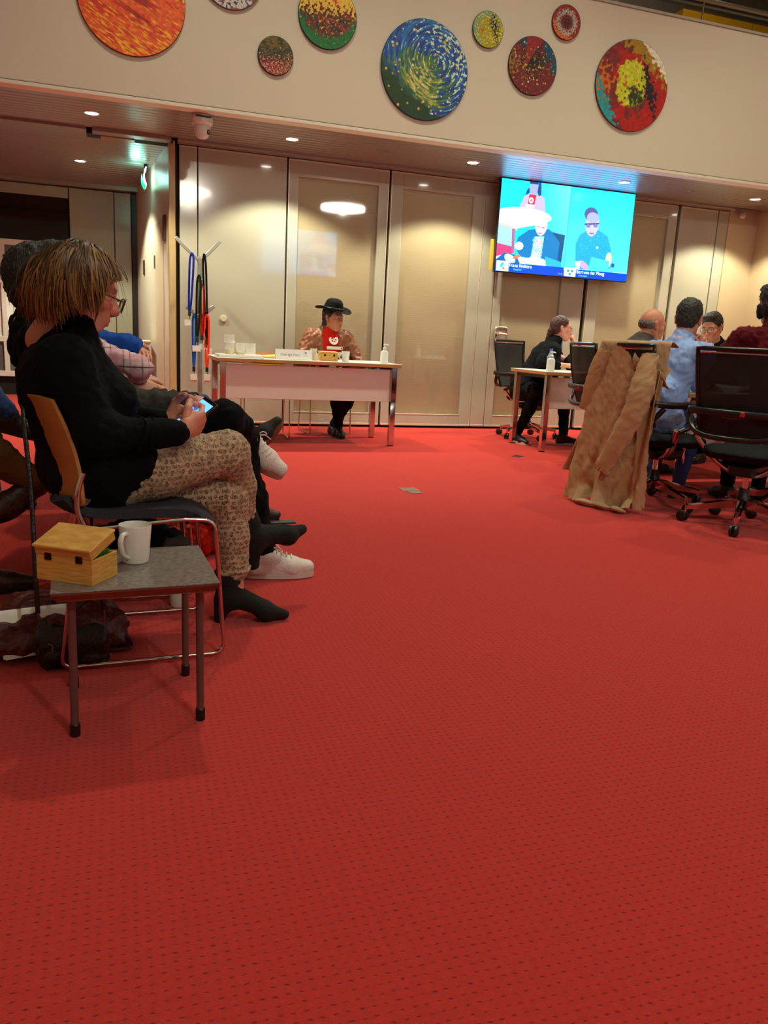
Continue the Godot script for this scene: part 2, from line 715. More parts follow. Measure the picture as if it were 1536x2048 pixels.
# ---------------------------------------------------------------- room
func carpet() -> StandardMaterial3D:
	var n := 672
	var cells := 16
	var px := n / cells
	var col := Image.create(n, n, false, Image.FORMAT_RGB8)
	var hgt := Image.create(n, n, false, Image.FORMAT_L8)
	var r := RandomNumberGenerator.new()
	r.seed = 4
	var fine := noise(0.35, 2, 9)
	var wide := noise(0.02, 2, 12)
	for y in n:
		for x in n:
			var v := fine.get_noise_2d(x, y) * 0.5 + wide.get_noise_2d(x, y) * 0.12
			var k := 1.0 + v * 0.30
			col.set_pixel(x, y, Color(minf(0.74 * k, 1.0), 0.195 * k, 0.165 * k))
			hgt.set_pixel(x, y, Color(0.72 + v * 0.5, 0, 0))
	for j in cells:
		for i in cells:
			var cx := (i + 0.5) * px + r.randf_range(-2.5, 2.5)
			var cy := (j + 0.5) * px + r.randf_range(-2.0, 2.0)
			var rx := r.randf_range(7.5, 11.0)
			var ry := r.randf_range(3.8, 6.0)
			var deep := r.randf_range(0.35, 0.85)
			var sl := r.randf_range(-0.25, 0.25)
			for dy in range(-10, 11):
				for dx in range(-16, 17):
					var e := sqrt(pow(dx / rx, 2) + pow((dy + dx * sl) / ry, 2)) + fine.get_noise_2d(cx + dx * 2.0, cy + dy * 2.0) * 0.5
					var k := clampf(1.25 - e, 0.0, 1.0) * deep
					if k > 0.0:
						var xx := posmod(int(cx) + dx, n)
						var yy := posmod(int(cy) + dy, n)
						var c := col.get_pixel(xx, yy)
						col.set_pixel(xx, yy, c.lerp(Color(0.34, 0.055, 0.06), k * 0.8))
						var h := hgt.get_pixel(xx, yy).r
						hgt.set_pixel(xx, yy, Color(h * (1.0 - 0.8 * k), 0, 0))
	var m := tri(M("carpet", Color.WHITE, 0.95), V(1.0 / (0.0195 * cells), 1.0, 1.0 / (0.018 * cells)), true)
	m.albedo_texture = ImageTexture.create_from_image(col)
	m.heightmap_enabled = true
	m.heightmap_texture = ImageTexture.create_from_image(hgt)
	m.heightmap_scale = 0.35
	m.metallic_specular = 0.15
	m.rim_enabled = true
	m.rim = 0.25
	m.rim_tint = 1.0
	return m

func room() -> void:
	var cream := M("cream wall paint", Color(0.80, 0.765, 0.69), 0.7)
	var beige := M("beige wall paint", Color(0.74, 0.66, 0.53), 0.7)
	var white := M("white paint", Color(0.82, 0.81, 0.78), 0.7)
	var dark := M("dark gap", Color(0.03, 0.03, 0.03), 0.8)
	var bronze := M("satin ceiling metal", Color(0.60, 0.555, 0.52), 0.34, 0.55)
	struct("floor", bx(V(-4.2, -0.2, -12.2), V(7.9, 0.0, 6.2)), carpet(), "red carpet floor with small dark woven dashes")
	# hall shell, closed on every side
	struct("wall_left", bx(V(-4.2, 0, -12.0), V(-4.0, 6.4, 6.0)), cream, "cream side wall of the hall")
	struct("wall_front", bx(V(-4.2, 0, 6.0), V(7.9, 6.4, 6.2)), cream, "cream wall behind the seats")
	struct("wall_right", bx(V(7.45, 0, -8.4), V(7.65, 6.4, 6.0)), beige, "beige side wall of the hall")
	struct("wall_upper", bx(V(-4.2, 2.9, -12.2), V(12.0, 6.4, -12.0)), cream, "cream wall of the upper floor")
	struct("wall_upper_right", bx(V(11.8, 2.9, -12.0), V(12.0, 6.4, -7.0)), cream, "cream end wall of the upper floor")
	struct("wall_upper_front", bx(V(7.65, 2.9, -7.0), V(12.0, 6.4, -6.8)), cream, "cream wall of the upper floor beside the void")
	struct("ceiling_hall", bx(V(-4.2, 6.4, -12.2), V(12.0, 6.6, 6.2)), white, "white ceiling high over the hall")
	struct("floor_upper", bx(V(-4.2, 2.74, -12.0), V(12.0, 2.9, -7.125)), white, "slab of the upper floor")
	# balcony front
	var f := struct("wall_balcony", bx(V(-4.0, 2.705, -7.12), V(7.45, 4.03, -7.0), 0.004), cream, "cream balcony front hung with round paintings")
	obj("lip", bx(V(-4.0, 2.672, -7.12), V(7.45, 2.70, -6.996), 0.003), M("lip paint", Color(0.86, 0.83, 0.76), 0.5), f)
	obj("coping", bx(V(-4.0, 4.03, -7.15), V(7.45, 4.055, -6.99), 0.004), M("grey coping", Color(0.66, 0.64, 0.58), 0.4), f)
	# slatted soffit
	var c := struct("ceiling", bx(V(-4.0, 2.70, -8.3), V(7.45, 2.74, -7.12)), dark, "satin bronze metal slat ceiling under the balcony")
	obj("border_strip", bx(V(-4.0, 2.678, -7.245), V(7.45, 2.70, -7.125), 0.002), bronze, c)
	for i in 10:
		var z := -7.255 - i * 0.0885
		obj("slat", bx(V(-4.0, 2.678, z - 0.083), V(7.45, 2.70, z), 0.004), bronze, c)
	var c2 := struct("ceiling_corridor", bx(V(-4.0, 2.70, -12.0), V(0.55, 2.74, -8.3)), dark, "slat ceiling of the side corridor")
	for i in 25:
		var z := -8.42 - i * 0.118
		obj("slat", bx(V(-4.0, 2.678, z - 0.113), V(0.53, 2.70, z), 0.004), bronze, c2)
	struct("trim_header", bx(V(0.58, 2.655, -8.27), V(6.99, 2.684, -8.13), 0.003), bronze, "bronze track cover above the wall panels")
	var tr := struct("trim_track", bx(V(-4.0, 2.655, -8.42), V(-0.22, 2.684, -8.13), 0.003), bronze, "bronze track cover above the corridor opening")
	obj("track_end", bx(V(-0.17, 2.645, -8.24), V(0.52, 2.684, -8.10), 0.003), bronze, tr)
	obj("hatch", bx(V(-0.10, 2.640, -8.41), V(0.20, 2.690, -8.27), 0.003), M("copper hatch", Color(0.66, 0.50, 0.38), 0.35, 0.5), tr)
	obj("track_gap", bx(V(-0.22, 2.65, -8.42), V(0.54, 2.688, -8.24)), dark, tr)
	struct("wall_core", bx(V(0.60, 0, -8.46), V(7.45, 2.74, -8.325)), dark, "dark core behind the wall panels")
	panels()
	corridor(bronze, white, dark)
	struct("wall_back_right", bx(V(7.03, 0, -8.325), V(7.45, 2.70, -8.26)), beige, "beige painted wall at the end of the panels")

func panels() -> void:
	var fr := M("panel frame", Color(0.66, 0.64, 0.575), 0.12)
	fr.metallic_specular = 0.6
	fr.clearcoat_enabled = true
	fr.clearcoat = 0.6
	fr.clearcoat_roughness = 0.03
	var edge := M("panel edge", Color(0.80, 0.75, 0.66), 0.3, 0.3)
	var blind := M("blind behind glass", Color(0.66, 0.58, 0.415), 0.55)
	var pane := glass("panel glass", Color(0.93, 0.94, 0.9), 0.05)
	pane.metallic_specular = 0.7
	var w := Node3D.new()
	w.name = "wall_back"
	add_child(w)
	w.set_meta("kind", "structure")
	w.set_meta("label", "row of grey green movable wall panels with glass doors")
	var zf := -8.27
	# solid leaves: left, right
	for a in [[0.60, 0.768], [0.776, 1.638], [3.812, 3.984], [6.335, 6.872], [6.884, 7.03]]:
		var s := bx(V(a[0], 0.03, zf - 0.05), V(a[1], 2.648, zf), 0.004)
		var p := obj("panel", s, fr, w)
		obj("edge", bx(V(a[0] + 0.002, 2.635, zf - 0.04), V(a[1] - 0.002, 2.65, zf + 0.004), 0.001), edge, p)
		obj("edge", bx(V(a[0] + 0.002, 0.026, zf - 0.04), V(a[1] - 0.002, 0.045, zf + 0.004), 0.001), edge, p)
	# glazed leaves: x from, to, glass from, to
	for a in [[1.656, 2.706, 1.76, 2.596], [2.735, 3.804, 2.868, 3.672], [3.992, 5.12, 4.088, 4.83], [5.18, 6.29, 5.33, 6.173]]:
		var s := S()
		var d := 0.05
		box(s, V((a[0] + a[2]) * 0.5, 1.339, zf - d * 0.5), V(a[2] - a[0], 2.618, d), 0.004)
		box(s, V((a[1] + a[3]) * 0.5, 1.339, zf - d * 0.5), V(a[1] - a[3], 2.618, d), 0.004)
		box(s, V((a[2] + a[3]) * 0.5, 0.09, zf - d * 0.5), V(a[3] - a[2] + 0.004, 0.12, d), 0.004)
		box(s, V((a[2] + a[3]) * 0.5, 2.57, zf - d * 0.5), V(a[3] - a[2] + 0.004, 0.156, d), 0.004)
		var p := obj("panel", s, fr, w)
		var b := S()
		var y := 0.15
		while y < 2.49:
			box(b, V((a[2] + a[3]) * 0.5, y + 0.0115, zf - 0.046), V(a[3] - a[2], 0.0225, 0.003))
			y += 0.0232
		stuff(obj("blind", b, blind, p))
		obj("pane", bx(V(a[2] + 0.001, 0.152, zf - 0.022), V(a[3] - 0.001, 2.49, zf - 0.018)), pane, p)
		obj("bead", bx(V(a[2], 0.146, zf - 0.02), V(a[3], 0.156, zf + 0.003), 0.001), edge, p)
		obj("edge", bx(V(a[0] + 0.002, 2.635, zf - 0.04), V(a[1] - 0.002, 2.65, zf + 0.004), 0.001), edge, p)
		obj("edge", bx(V(a[0] + 0.002, 0.026, zf - 0.04), V(a[1] - 0.002, 0.045, zf + 0.004), 0.001), edge, p)
		for x in [a[0] + 0.003, a[1] - 0.003]:
			obj("edge", bx(V(x - 0.005, 0.03, zf - 0.04), V(x + 0.005, 2.648, zf + 0.003), 0.001), edge, p)
		if a[0] > 3.9 and a[0] < 4.1:
			var st := M("door metal", Color(0.78, 0.74, 0.68), 0.28, 0.7)
			var h := S()
			var path := []
			for i in 25:
				var t := TAU * i / 24
				var q := Vector2(cos(t), sin(t))
				var k := pow(pow(absf(q.x), 5) + pow(absf(q.y), 5), -0.2)
				path.append(V(4.115 + q.x * k * 0.082, 1.047 + q.y * k * 0.10, zf + 0.012))
			tube(h, path, 0.012, 8, false)
			var hn := obj("handle_recess", h, st, p)
			obj("recess_plate", bx(V(4.04, 0.955, zf - 0.004), V(4.19, 1.14, zf + 0.006), 0.003), M("recess grey", Color(0.62, 0.58, 0.52), 0.4, 0.3), hn)
			var l := S()
			tube(l, [V(4.06, 1.075, zf + 0.004), V(4.06, 1.075, zf + 0.05)], 0.02, 12)
			tube(l, rounded([V(4.06, 1.075, zf + 0.045), V(4.17, 1.07, zf + 0.045)], 0.01), [0.014, 0.010], 10)
			obj("lever", l, st, hn)
	var kn := S()
	lathe(kn, [Vector2(0, 0.022), Vector2(0.030, 0.020), Vector2(0.034, 0.012), Vector2(0.034, 0)], 24, Transform3D(Basis(Vector3.RIGHT, PI / 2), V(1.022, 1.075, zf)))
	tag(obj("wall_button", kn, M("button beige", Color(0.76, 0.73, 0.64), 0.5)), "round beige button on the plain panel beside the coat stand", "button")

func corridor(bronze: Material, white: Material, dark: Material) -> void:
	var grey := M("corridor panel", Color(0.58, 0.57, 0.50), 0.25)
	# wall beside the panels, running back at a slight angle
	var xf := Transform3D(Basis(Vector3.UP, atan2(0.21, 2.85)), V(0.50, 0, -8.45))
	var s := S()
	var pale := M("corridor wall paint", Color(0.80, 0.765, 0.70), 0.35)
	box(s, V(0.06, 1.34, -1.5), V(0.12, 2.68, 3.1))
	var w := struct("wall_corridor", s, pale, "pale corridor wall running back beside the panels")
	w.transform = xf
	var e := S()
	box(e, V(-0.006, 1.02, -0.62), V(0.012, 2.04, 0.62), 0.003)
	obj("recess_frame", e, M("frame paint", Color(0.78, 0.72, 0.62), 0.5), w)
	var sw := S()
	box(sw, V(-0.006, 1.66, -1.05), V(0.012, 0.14, 0.06), 0.003)
	obj("switch_plate", sw, M("switch grey", Color(0.42, 0.41, 0.39), 0.4), w)
	var s2 := S()
	box(s2, V(-0.008, 1.66, -2.1), V(0.016, 0.17, 0.09), 0.003)
	obj("switch_plate", s2, M("switch dark", Color(0.2, 0.16, 0.13), 0.4), w)
	var s3 := S()
	box(s3, V(-0.012, 1.93, -0.17), V(0.024, 0.24, 0.10), 0.003)
	obj("wall_box", s3, M("box brown", Color(0.36, 0.27, 0.20), 0.4), w)
	struct("trim_jamb", bx(V(0.50, 0, -8.42), V(0.562, 2.68, -8.25), 0.004), M("ochre jamb", Color(0.70, 0.60, 0.42), 0.35), "ochre jamb at the corner of the panels")
	struct("trim_gap", bx(V(0.562, 0, -8.42), V(0.60, 2.70, -8.29)), dark, "dark shadow gap beside the ochre jamb")
	# far wall
	struct("wall_far", bx(V(-4.0, 0, -11.6), V(0.6, 2.74, -11.42)), dark, "far wall of the corridor")
	var far := Node3D.new()
	far.name = "wall_far_panels"
	add_child(far)
	far.set_meta("kind", "structure")
	far.set_meta("label", "grey olive panels along the far corridor wall")
	for a in [[-0.535, 0.0], [0.008, 0.21]]:
		obj("panel", bx(V(a[0], 0, -11.43), V(a[1], 2.62, -11.38), 0.005), grey, far)
	obj("panel", bx(V(-4.0, 2.49, -11.43), V(-0.545, 2.62, -11.38), 0.005), grey, far)
	obj("panel", bx(V(0.215, 0, -11.43), V(0.35, 2.62, -11.40), 0.005), M("far strip", Color(0.10, 0.08, 0.07), 0.4), far)
	obj("header", bx(V(-4.0, 2.63, -11.43), V(0.4, 2.685, -11.25), 0.003), bronze, far)
	var win := Node3D.new()
	win.name = "window_1"
	add_child(win)
	win.set_meta("kind", "structure")
	win.set_meta("label", "white framed partition with dark upper glass and pale lower panels")
	var fr := M("white frame", Color(0.84, 0.82, 0.78), 0.5)
	var x0 := -3.2
	var x1 := -0.55
	for y in [1.905, 1.43, 0.71, 0.27]:
		obj("rail", bx(V(x0, y - 0.035, -11.43), V(x1, y + 0.035, -11.36), 0.004), fr, win)
	for x in [-3.2, -2.29, -1.345, -0.55]:
		obj("mullion", bx(V(x - 0.03, 0.24, -11.43), V(x + 0.03, 1.94, -11.362), 0.004), fr, win)
	var dg := M("dark glass", Color(0.035, 0.032, 0.03), 0.05)
	obj("pane", bx(V(x0, 1.94, -11.43), V(-0.56, 2.49, -11.40)), dg, win)
	for i in 3:
		var a: float = [-3.17, -2.26, -1.315][i]
		var b: float = [-2.32, -1.375, -0.58][i]
		obj("pane", bx(V(a, 1.465, -11.43), V(b, 1.87, -11.40)), M("grey pane", Color(0.34, 0.345, 0.35), 0.3), win)
		obj("board", bx(V(a, 0.745, -11.43), V(b, 1.395, -11.40)), M("white board", Color(0.86, 0.88, 0.87), 0.4), win)
		obj("pane", bx(V(a, 0.305, -11.43), V(b, 0.675, -11.40)), M("grey pane", Color(0.34, 0.345, 0.35), 0.3), win)

func upper() -> void:
	var steel := M("brushed steel", Color(0.56, 0.53, 0.48), 0.3, 0.85)
	var t := thing("balcony_railing", "brushed steel handrail with thin posts along the top of the balcony", "railing", V(0, 4.055, -7.09))
	var s := S()
	tube(s, [V(-4.0, 0.205, 0), V(7.4, 0.205, 0)], 0.028, 12)
	obj("handrail", s, steel, t)
	var s2 := S()
	box(s2, V(1.7, 0.165, 0), V(11.4, 0.012, 0.04))
	obj("flat_bar", s2, M("dark steel", Color(0.25, 0.22, 0.19), 0.4, 0.8), t)
	for x in range(-3, 8):
		var p := S()
		tube(p, [V(x * 1.06 + 0.08, 0, 0.02), V(x * 1.06 + 0.08, 0.19, 0.02)], 0.008, 8)
		obj("post", p, steel, t)
	var y := thing("storage_partition", "bright yellow cabinet front standing on the upper floor", "partition", V(8.3, 2.9, -10.2))
	var ym := M("yellow lacquer", Color(0.90, 0.66, 0.02), 0.45)
	for i in 3:
		obj("panel", bx(V(-0.86 + i * 1.2, 0, -0.2), V(0.33 + i * 1.2, 2.66, 0.0), 0.006), ym, y)
	obj("side", bx(V(-1.15, 0, -0.9), V(-0.87, 2.5, -0.05), 0.006), ym, y)

func lights_and_fittings() -> void:
	var rim := M("lamp trim", Color(0.75, 0.72, 0.68), 0.3, 0.6)
	var bulb := glow("downlight glow", Color(1.0, 0.95, 0.88), 9.0)
	var names := ["at the left end of the slat ceiling, left of the dome camera", "in the slat ceiling above the lanyard stand and press table", "in the slat ceiling left of the television", "in the slat ceiling directly above the television", "in the slat ceiling at the right end, over the beige wall"]
	var xs := [-0.158, 1.544, 3.335, 5.068, 6.781]
	for i in 5:
		downlight(V(xs[i], 2.676, -7.6), "small round recessed downlight " + names[i], rim, bulb, 2.4)
	downlight(V(-0.336, 2.676, -9.81), "small round recessed downlight in the corridor ceiling", rim, bulb, 4.0)
	for i in 2:
		var s := S()
		lathe(s, [Vector2(0, -0.012), Vector2(0.03, -0.010), Vector2(0.036, 0.002)], 20)
		var d := obj("ceiling_sensor", s, M("sensor", Color(0.55, 0.50, 0.46), 0.4), null, V([2.431, 5.92][i], 2.676, -7.61))
		tag(d, ["small round sensor in the slat ceiling over the second wall panel", "small round sensor in the slat ceiling right of the television"][i], "sensor")

func downlight(at: Vector3, label: String, rim: Material, bulb: Material, e: float) -> void:
	var t := thing("downlight", label, "lamp", at, 0, "downlights in the slat ceilings")
	var s := S()
	lathe(s, [Vector2(0.052, 0.0), Vector2(0.058, -0.004), Vector2(0.066, -0.004), Vector2(0.070, 0.002)], 28)
	obj("trim_ring", s, rim, t)
	var b := S()
	lathe(b, [Vector2(0, -0.002), Vector2(0.053, -0.001)], 24)
	obj("lamp_disc", b, bulb, t)
	var l := SpotLight3D.new()
	l.name = "lamp_light"
	t.add_child(l)
	l.position = V(0, -0.012, 0)
	l.rotation_degrees.x = -90
	l.spot_angle = 60
	l.spot_angle_attenuation = 0.3
	l.light_color = Color(0.97, 0.96, 0.84)
	l.light_energy = e
	l.light_size = 0.05
	l.spot_range = 12
	l.spot_attenuation = 2
	l.shadow_enabled = true
# ---------------------------------------------------------------- furniture
func chrome() -> StandardMaterial3D:
	return M("chrome", Color(0.82, 0.81, 0.80), 0.07, 1.0)

func black_plastic() -> StandardMaterial3D:
	return M("black plastic", Color(0.035, 0.034, 0.034), 0.45)

func table(at: Vector3, deg: float, w: float, d: float, h: float, label: String, panel := true, inset := 0.03) -> Node3D:
	# centre of the front edge at the origin, front towards +z
	var t := thing("meeting_table", label, "table", at, deg, "meeting tables")
	var top := S()
	box(top, V(0, h - 0.003, -d * 0.5), V(w, 0.006, d), 0.001)
	obj("table_top", top, M("white laminate", Color(0.86, 0.84, 0.80), 0.3), t)
	var e := S()
	box(e, V(0, h - 0.019, -d * 0.5), V(w - 0.001, 0.026, d - 0.001), 0.003)
	var ply := wood("plywood edge", Color(0.62, 0.43, 0.22), Color(0.74, 0.55, 0.31), V(1.0, 60.0, 1.0), 0.5)
	obj("edge_band", e, ply, t)
	for sx in [-1.0, 1.0]:
		for z in [-inset - 0.025, -d + inset + 0.025]:
			var l := S()
			box(l, V(sx * (w * 0.5 - inset - 0.025), (h - 0.032) * 0.5 + 0.004, z), V(0.05, h - 0.04, 0.05), 0.003)
			var lg := obj("leg", l, chrome(), t)
			obj("foot_pad", bx(V(sx * (w * 0.5 - inset - 0.025) - 0.022, 0, z - 0.022), V(sx * (w * 0.5 - inset - 0.025) + 0.022, 0.006, z + 0.022)), black_plastic(), lg)
		obj("side_rail", bx(V(sx * (w * 0.5 - inset - 0.025) - 0.015, h - 0.062, -d + 0.06), V(sx * (w * 0.5 - inset - 0.025) + 0.015, h - 0.033, -0.06)), M("grey steel", Color(0.3, 0.29, 0.28), 0.4, 0.6), t)
	obj("back_rail", bx(V(-w * 0.5 + 0.06, h - 0.062, -d + 0.05), V(w * 0.5 - 0.06, h - 0.033, -d + 0.08)), M("grey steel", Color(0.3, 0.29, 0.28), 0.4, 0.6), t)
	if panel:
		var p := S()
		box(p, V(0, h - 0.195, -0.075), V(w - 0.16, 0.29, 0.016), 0.003)
		var pn := obj("modesty_panel", p, M("panel white", Color(0.84, 0.80, 0.76), 0.35), t)
		for x in [-0.34, -0.12, 0.12, 0.34]:
			obj("clip", bx(V(x * w - 0.03, h - 0.055, -0.082), V(x * w + 0.03, h - 0.03, -0.068)), chrome(), pn)
	return t

func visitor_chair(label: String, at: Vector3, deg: float, seat_col: Color) -> Node3D:
	# faces +z; origin on the floor under the seat
	var t := thing("visitor_chair", label, "chair", at, deg, "visitor chairs with chrome sled legs")
	for sx in [-1.0, 1.0]:
		var s := S()
		var x: float = sx * 0.205
		var p := [V(x, 0.40, -0.17), V(x, 0.012, -0.225), V(x, 0.012, 0.235), V(x, 0.425, 0.205), V(x, 0.432, 0.12), V(x * 0.98, 0.405, -0.20)]
		tube(s, rounded(p, 0.035), 0.0065, 8)
		obj("sled_leg", s, chrome(), t)
		var u := S()
		tube(u, spline([V(x, 0.40, -0.14), V(x * 1.04, 0.46, -0.165), V(x * 1.05, 0.52, -0.165), V(x * 1.04, 0.572, -0.150)], 5), 0.0085, 8)
		obj("back_tube", u, chrome(), t)
	for z in [0.13, -0.13]:
		var c := S()
		tube(c, [V(-0.205, 0.412, z), V(0.205, 0.412, z)], 0.006, 8)
		obj("cross_bar", c, chrome(), t)
	var seat := S()
	sheet(seat, 16, 16, func(u: float, v: float) -> Vector3:
		var a := u * 2.0 - 1.0
		var b := v * 2.0 - 1.0
		var k := 1.0 - 0.10 * pow(absf(a), 4.0)
		var zz := -b * 0.225 * (1.0 - 0.08 * pow(absf(a), 6.0))
		var y := 0.452 + 0.012 * a * a - 0.05 * pow(maxf(-b, 0.0), 5.0) + 0.04 * pow(maxf(b, 0.0), 5.0)
		return V(a * 0.225 * (1.0 - 0.12 * pow(absf(b), 5.0)), y, zz) * k + V(0, y * (1.0 - k), 0), 0.026)
	obj("seat", seat, cloth("seat " + str(seat_col), seat_col), t)
	var back := S()
	sheet(back, 20, 12, func(u: float, v: float) -> Vector3:
		var a := u * 2.0 - 1.0
		var w := 0.213 - 0.05 * pow(v, 1.6) + 0.006 * sin(v * PI)
		var y := 0.482 + v * 0.282 + 0.012 * (1.0 - a * a) * v
		return V(a * w, y, -0.146 - 0.070 * v + 0.018 * sin(v * PI) - 0.075 * (1.0 - a * a)), 0.011)
	obj("backrest", back, wood("beech veneer", Color(0.62, 0.40, 0.19), Color(0.70, 0.475, 0.245), V(1.2, 5.0, 1.2), 0.4), t)
	return t

func office_chair(label: String, at: Vector3, deg: float, spin := 10.0) -> Node3D:
	# faces +z; origin on the floor under the column
	var t := thing("office_chair", label, "chair", at, deg, "black mesh office chairs")
	var bk := black_plastic()
	var ch := chrome()
	for k in 5:
		var a := deg_to_rad(spin + 72.0 * k)
		var d := V(sin(a), 0, cos(a))
		var s := S()
		var side := V(d.z, 0, -d.x)
		var n := 6
		var prev := []
		for i in n + 1:
			var f := float(i) / n
			var c := d * (0.035 + 0.275 * f) + V(0, 0.155 - 0.062 * f, 0)
			var w := 0.024 - 0.008 * f
			var h := 0.046 - 0.028 * f
			var ring := [c + side * w + V(0, 0.004, 0), c + side * w * 0.5 + V(0, 0.012, 0), c - side * w * 0.5 + V(0, 0.012, 0), c - side * w + V(0, 0.004, 0), c - side * w * 0.6 - V(0, h, 0), c + side * w * 0.6 - V(0, h, 0)]
			s.set_smooth_group(-1)
			if i > 0:
				for j in 6:
					var l := (j + 1) % 6
					quad(s, prev[j], ring[j], ring[l], prev[l])
			if i == n:
				for j in range(1, 5):
					t3(s, ring[0], ring[j], ring[j + 1])
			prev = ring
		var leg := obj("leg", s, ch, t)
		var tip := d * 0.305
		var st := S()
		tube(st, [V(tip.x, 0.105, tip.z), V(tip.x, 0.055, tip.z)], 0.008, 8)
		obj("caster_stem", st, ch, leg)
		var ws := S()
		var a2 := a + 0.9 + k * 0.7
		var ax := V(cos(a2), 0, -sin(a2))
		var wc := V(tip.x, 0.032, tip.z) + V(ax.z, 0, -ax.x) * 0.018
		var B := Basis(ax, V(0, 1, 0).cross(ax) * -1.0, V(0, 1, 0))
		B = Basis(V(0, 1, 0), ax, V(0, 1, 0).cross(ax))
		for q in [-0.013, 0.013]:
			lathe(ws, [Vector2(0, -0.010), Vector2(0.024, -0.010), Vector2(0.031, -0.006), Vector2(0.032, 0.0), Vector2(0.031, 0.006), Vector2(0.024, 0.010), Vector2(0, 0.010)], 20, Transform3D(B, wc + ax * q))
		box(ws, wc + V(0, 0.012, 0), V(0.016, 0.04, 0.016), 0.003)
		obj("caster", ws, bk, leg)
	var hb := S()
	lathe(hb, [Vector2(0, 0.10), Vector2(0.034, 0.10), Vector2(0.040, 0.125), Vector2(0.038, 0.172), Vector2(0.030, 0.185), Vector2(0.028, 0.225), Vector2(0, 0.225)], 24)
	obj("base_hub", hb, bk, t)
	var gs := S()
	lathe(gs, [Vector2(0.017, 0.22), Vector2(0.017, 0.30), Vector2(0, 0.30)], 16)
	obj("gas_column", gs, ch, t)
	var arc := S()
	var ap := []
	for i in 25:
		var u := -1.0 + i / 12.0
		ap.append(V(u * 0.275, 0.30 + 0.21 * pow(absf(u), 2.2), -0.02 - 0.10 * pow(absf(u), 2.0)))
	tube(arc, ap, 0.014, 10, true, 1.7)
	obj("seat_bow", arc, ch, t)
	var mech := S()
	box(mech, V(0, 0.335, 0.02), V(0.15, 0.07, 0.26), 0.015)
	obj("mechanism", mech, bk, t)
	var seat := []
	seat.append([V(0, 0.425, 0.02), Basis(), V(0.255, 0.042, 0.25)])
	seat.append([V(-0.16, 0.425, 0.12), V(0.16, 0.425, 0.12), 0.042, 0.042])
	seat.append([V(-0.17, 0.43, -0.10), V(0.17, 0.43, -0.10), 0.042, 0.042])
	seat.append([V(-0.14, 0.41, 0.20), V(0.14, 0.41, 0.20), 0.035, 0.035])
	solid("seat", seat_mesh("office seat", seat), cloth("seat black", Color(0.045, 0.045, 0.047), 0.0, 0.7), t)
	# backrest: frame and mesh
	var bf := func(u: float, v: float) -> Vector3:
		var w := 0.20 + 0.035 * v
		var y := 0.52 + v * 0.48
		return V(u * w, y, -0.235 - 0.10 * v - 0.035 * sin(v * PI) * 0.5 - 0.055 * (1.0 - u * u) * (1.0 - 0.4 * v))
	var fr := S()
	var path := []
	for i in 13:
		path.append(bf.call(-1.0, i / 12.0))
	for i in range(1, 12):
		path.append(bf.call(-1.0 + i / 6.0, 1.0))
	for i in 13:
		path.append(bf.call(1.0, 1.0 - i / 12.0))
	tube(fr, path, 0.013, 8)
	obj("back_frame", fr, M("black frame", Color(0.05, 0.049, 0.05), 0.3), t)
	var lb := S()
	tube(lb, [bf.call(-0.9, 0.955), bf.call(-0.45, 0.955), bf.call(0.0, 0.955), bf.call(0.45, 0.955), bf.call(0.9, 0.955)], 0.004, 6)
	obj("top_wire", lb, ch, t)
	var ms := S()
	sheet(ms, 12, 14, func(u: float, v: float) -> Vector3: return bf.call((u * 2.0 - 1.0) * 0.98, 0.02 + v * 0.93), 0.002)
	var mm := M("back mesh", Color(0.04, 0.04, 0.042, 0.86), 0.7)
	mm.transparency = BaseMaterial3D.TRANSPARENCY_ALPHA
	obj("back_mesh", ms, mm, t)
	var lum := S()
	tube(lum, [bf.call(-1.0, 0.32) + V(-0.01, 0, 0), bf.call(-0.6, 0.27) + V(0, 0, -0.02), bf.call(0.0, 0.25) + V(0, 0, -0.03), bf.call(0.6, 0.27) + V(0, 0, -0.02), bf.call(1.0, 0.32) + V(0.01, 0, 0)], 0.008, 8, true, 1.6)
	obj("lumbar_bar", lum, M("grey bar", Color(0.20, 0.195, 0.19), 0.35), t)
	# the band that runs round the back and becomes the arms
	var band := S()
	var hoop := [V(-0.285, 0.655, 0.12), V(-0.29, 0.66, 0.0), V(-0.29, 0.66, -0.18), V(-0.25, 0.665, -0.30), V(-0.15, 0.665, -0.345), V(0, 0.665, -0.36), V(0.15, 0.665, -0.345), V(0.25, 0.665, -0.30), V(0.29, 0.66, -0.18), V(0.29, 0.66, 0.0), V(0.285, 0.655, 0.12)]
	tube(band, spline(hoop, 5), 0.021, 10, true, 0.55, V(0, 1, 0))
	var bd := obj("arm_band", band, M("band black", Color(0.075, 0.068, 0.062), 0.32), t)
	obj("emblem", bx(V(-0.075, 0.652, -0.372), V(-0.05, 0.679, -0.355), 0.003), M("emblem red", Color(0.72, 0.06, 0.05), 0.4), bd)
	var low := S()
	var lp := [V(-0.275, 0.64, -0.24), V(-0.235, 0.57, -0.285), V(-0.15, 0.535, -0.325), V(0, 0.528, -0.345), V(0.15, 0.535, -0.325), V(0.235, 0.57, -0.285), V(0.275, 0.64, -0.24)]
	tube(low, spline(lp, 5), 0.017, 10)
	obj("lower_loop", low, M("band black", Color(0.075, 0.068, 0.062), 0.32), t)
	for sx in [-1.0, 1.0]:
		var pd := S()
		box(pd, V(sx * 0.285, 0.672, 0.05), V(0.07, 0.024, 0.24), 0.01)
		obj("arm_pad", pd, bk, t)
		var us := S()
		tube(us, rounded([V(sx * 0.285, 0.66, 0.10), V(sx * 0.29, 0.55, 0.0), V(sx * 0.275, 0.50, -0.11)], 0.06), 0.016, 8, true, 1.5)
		obj("arm_post", us, M("band black", Color(0.075, 0.068, 0.062), 0.32), t)
	return t

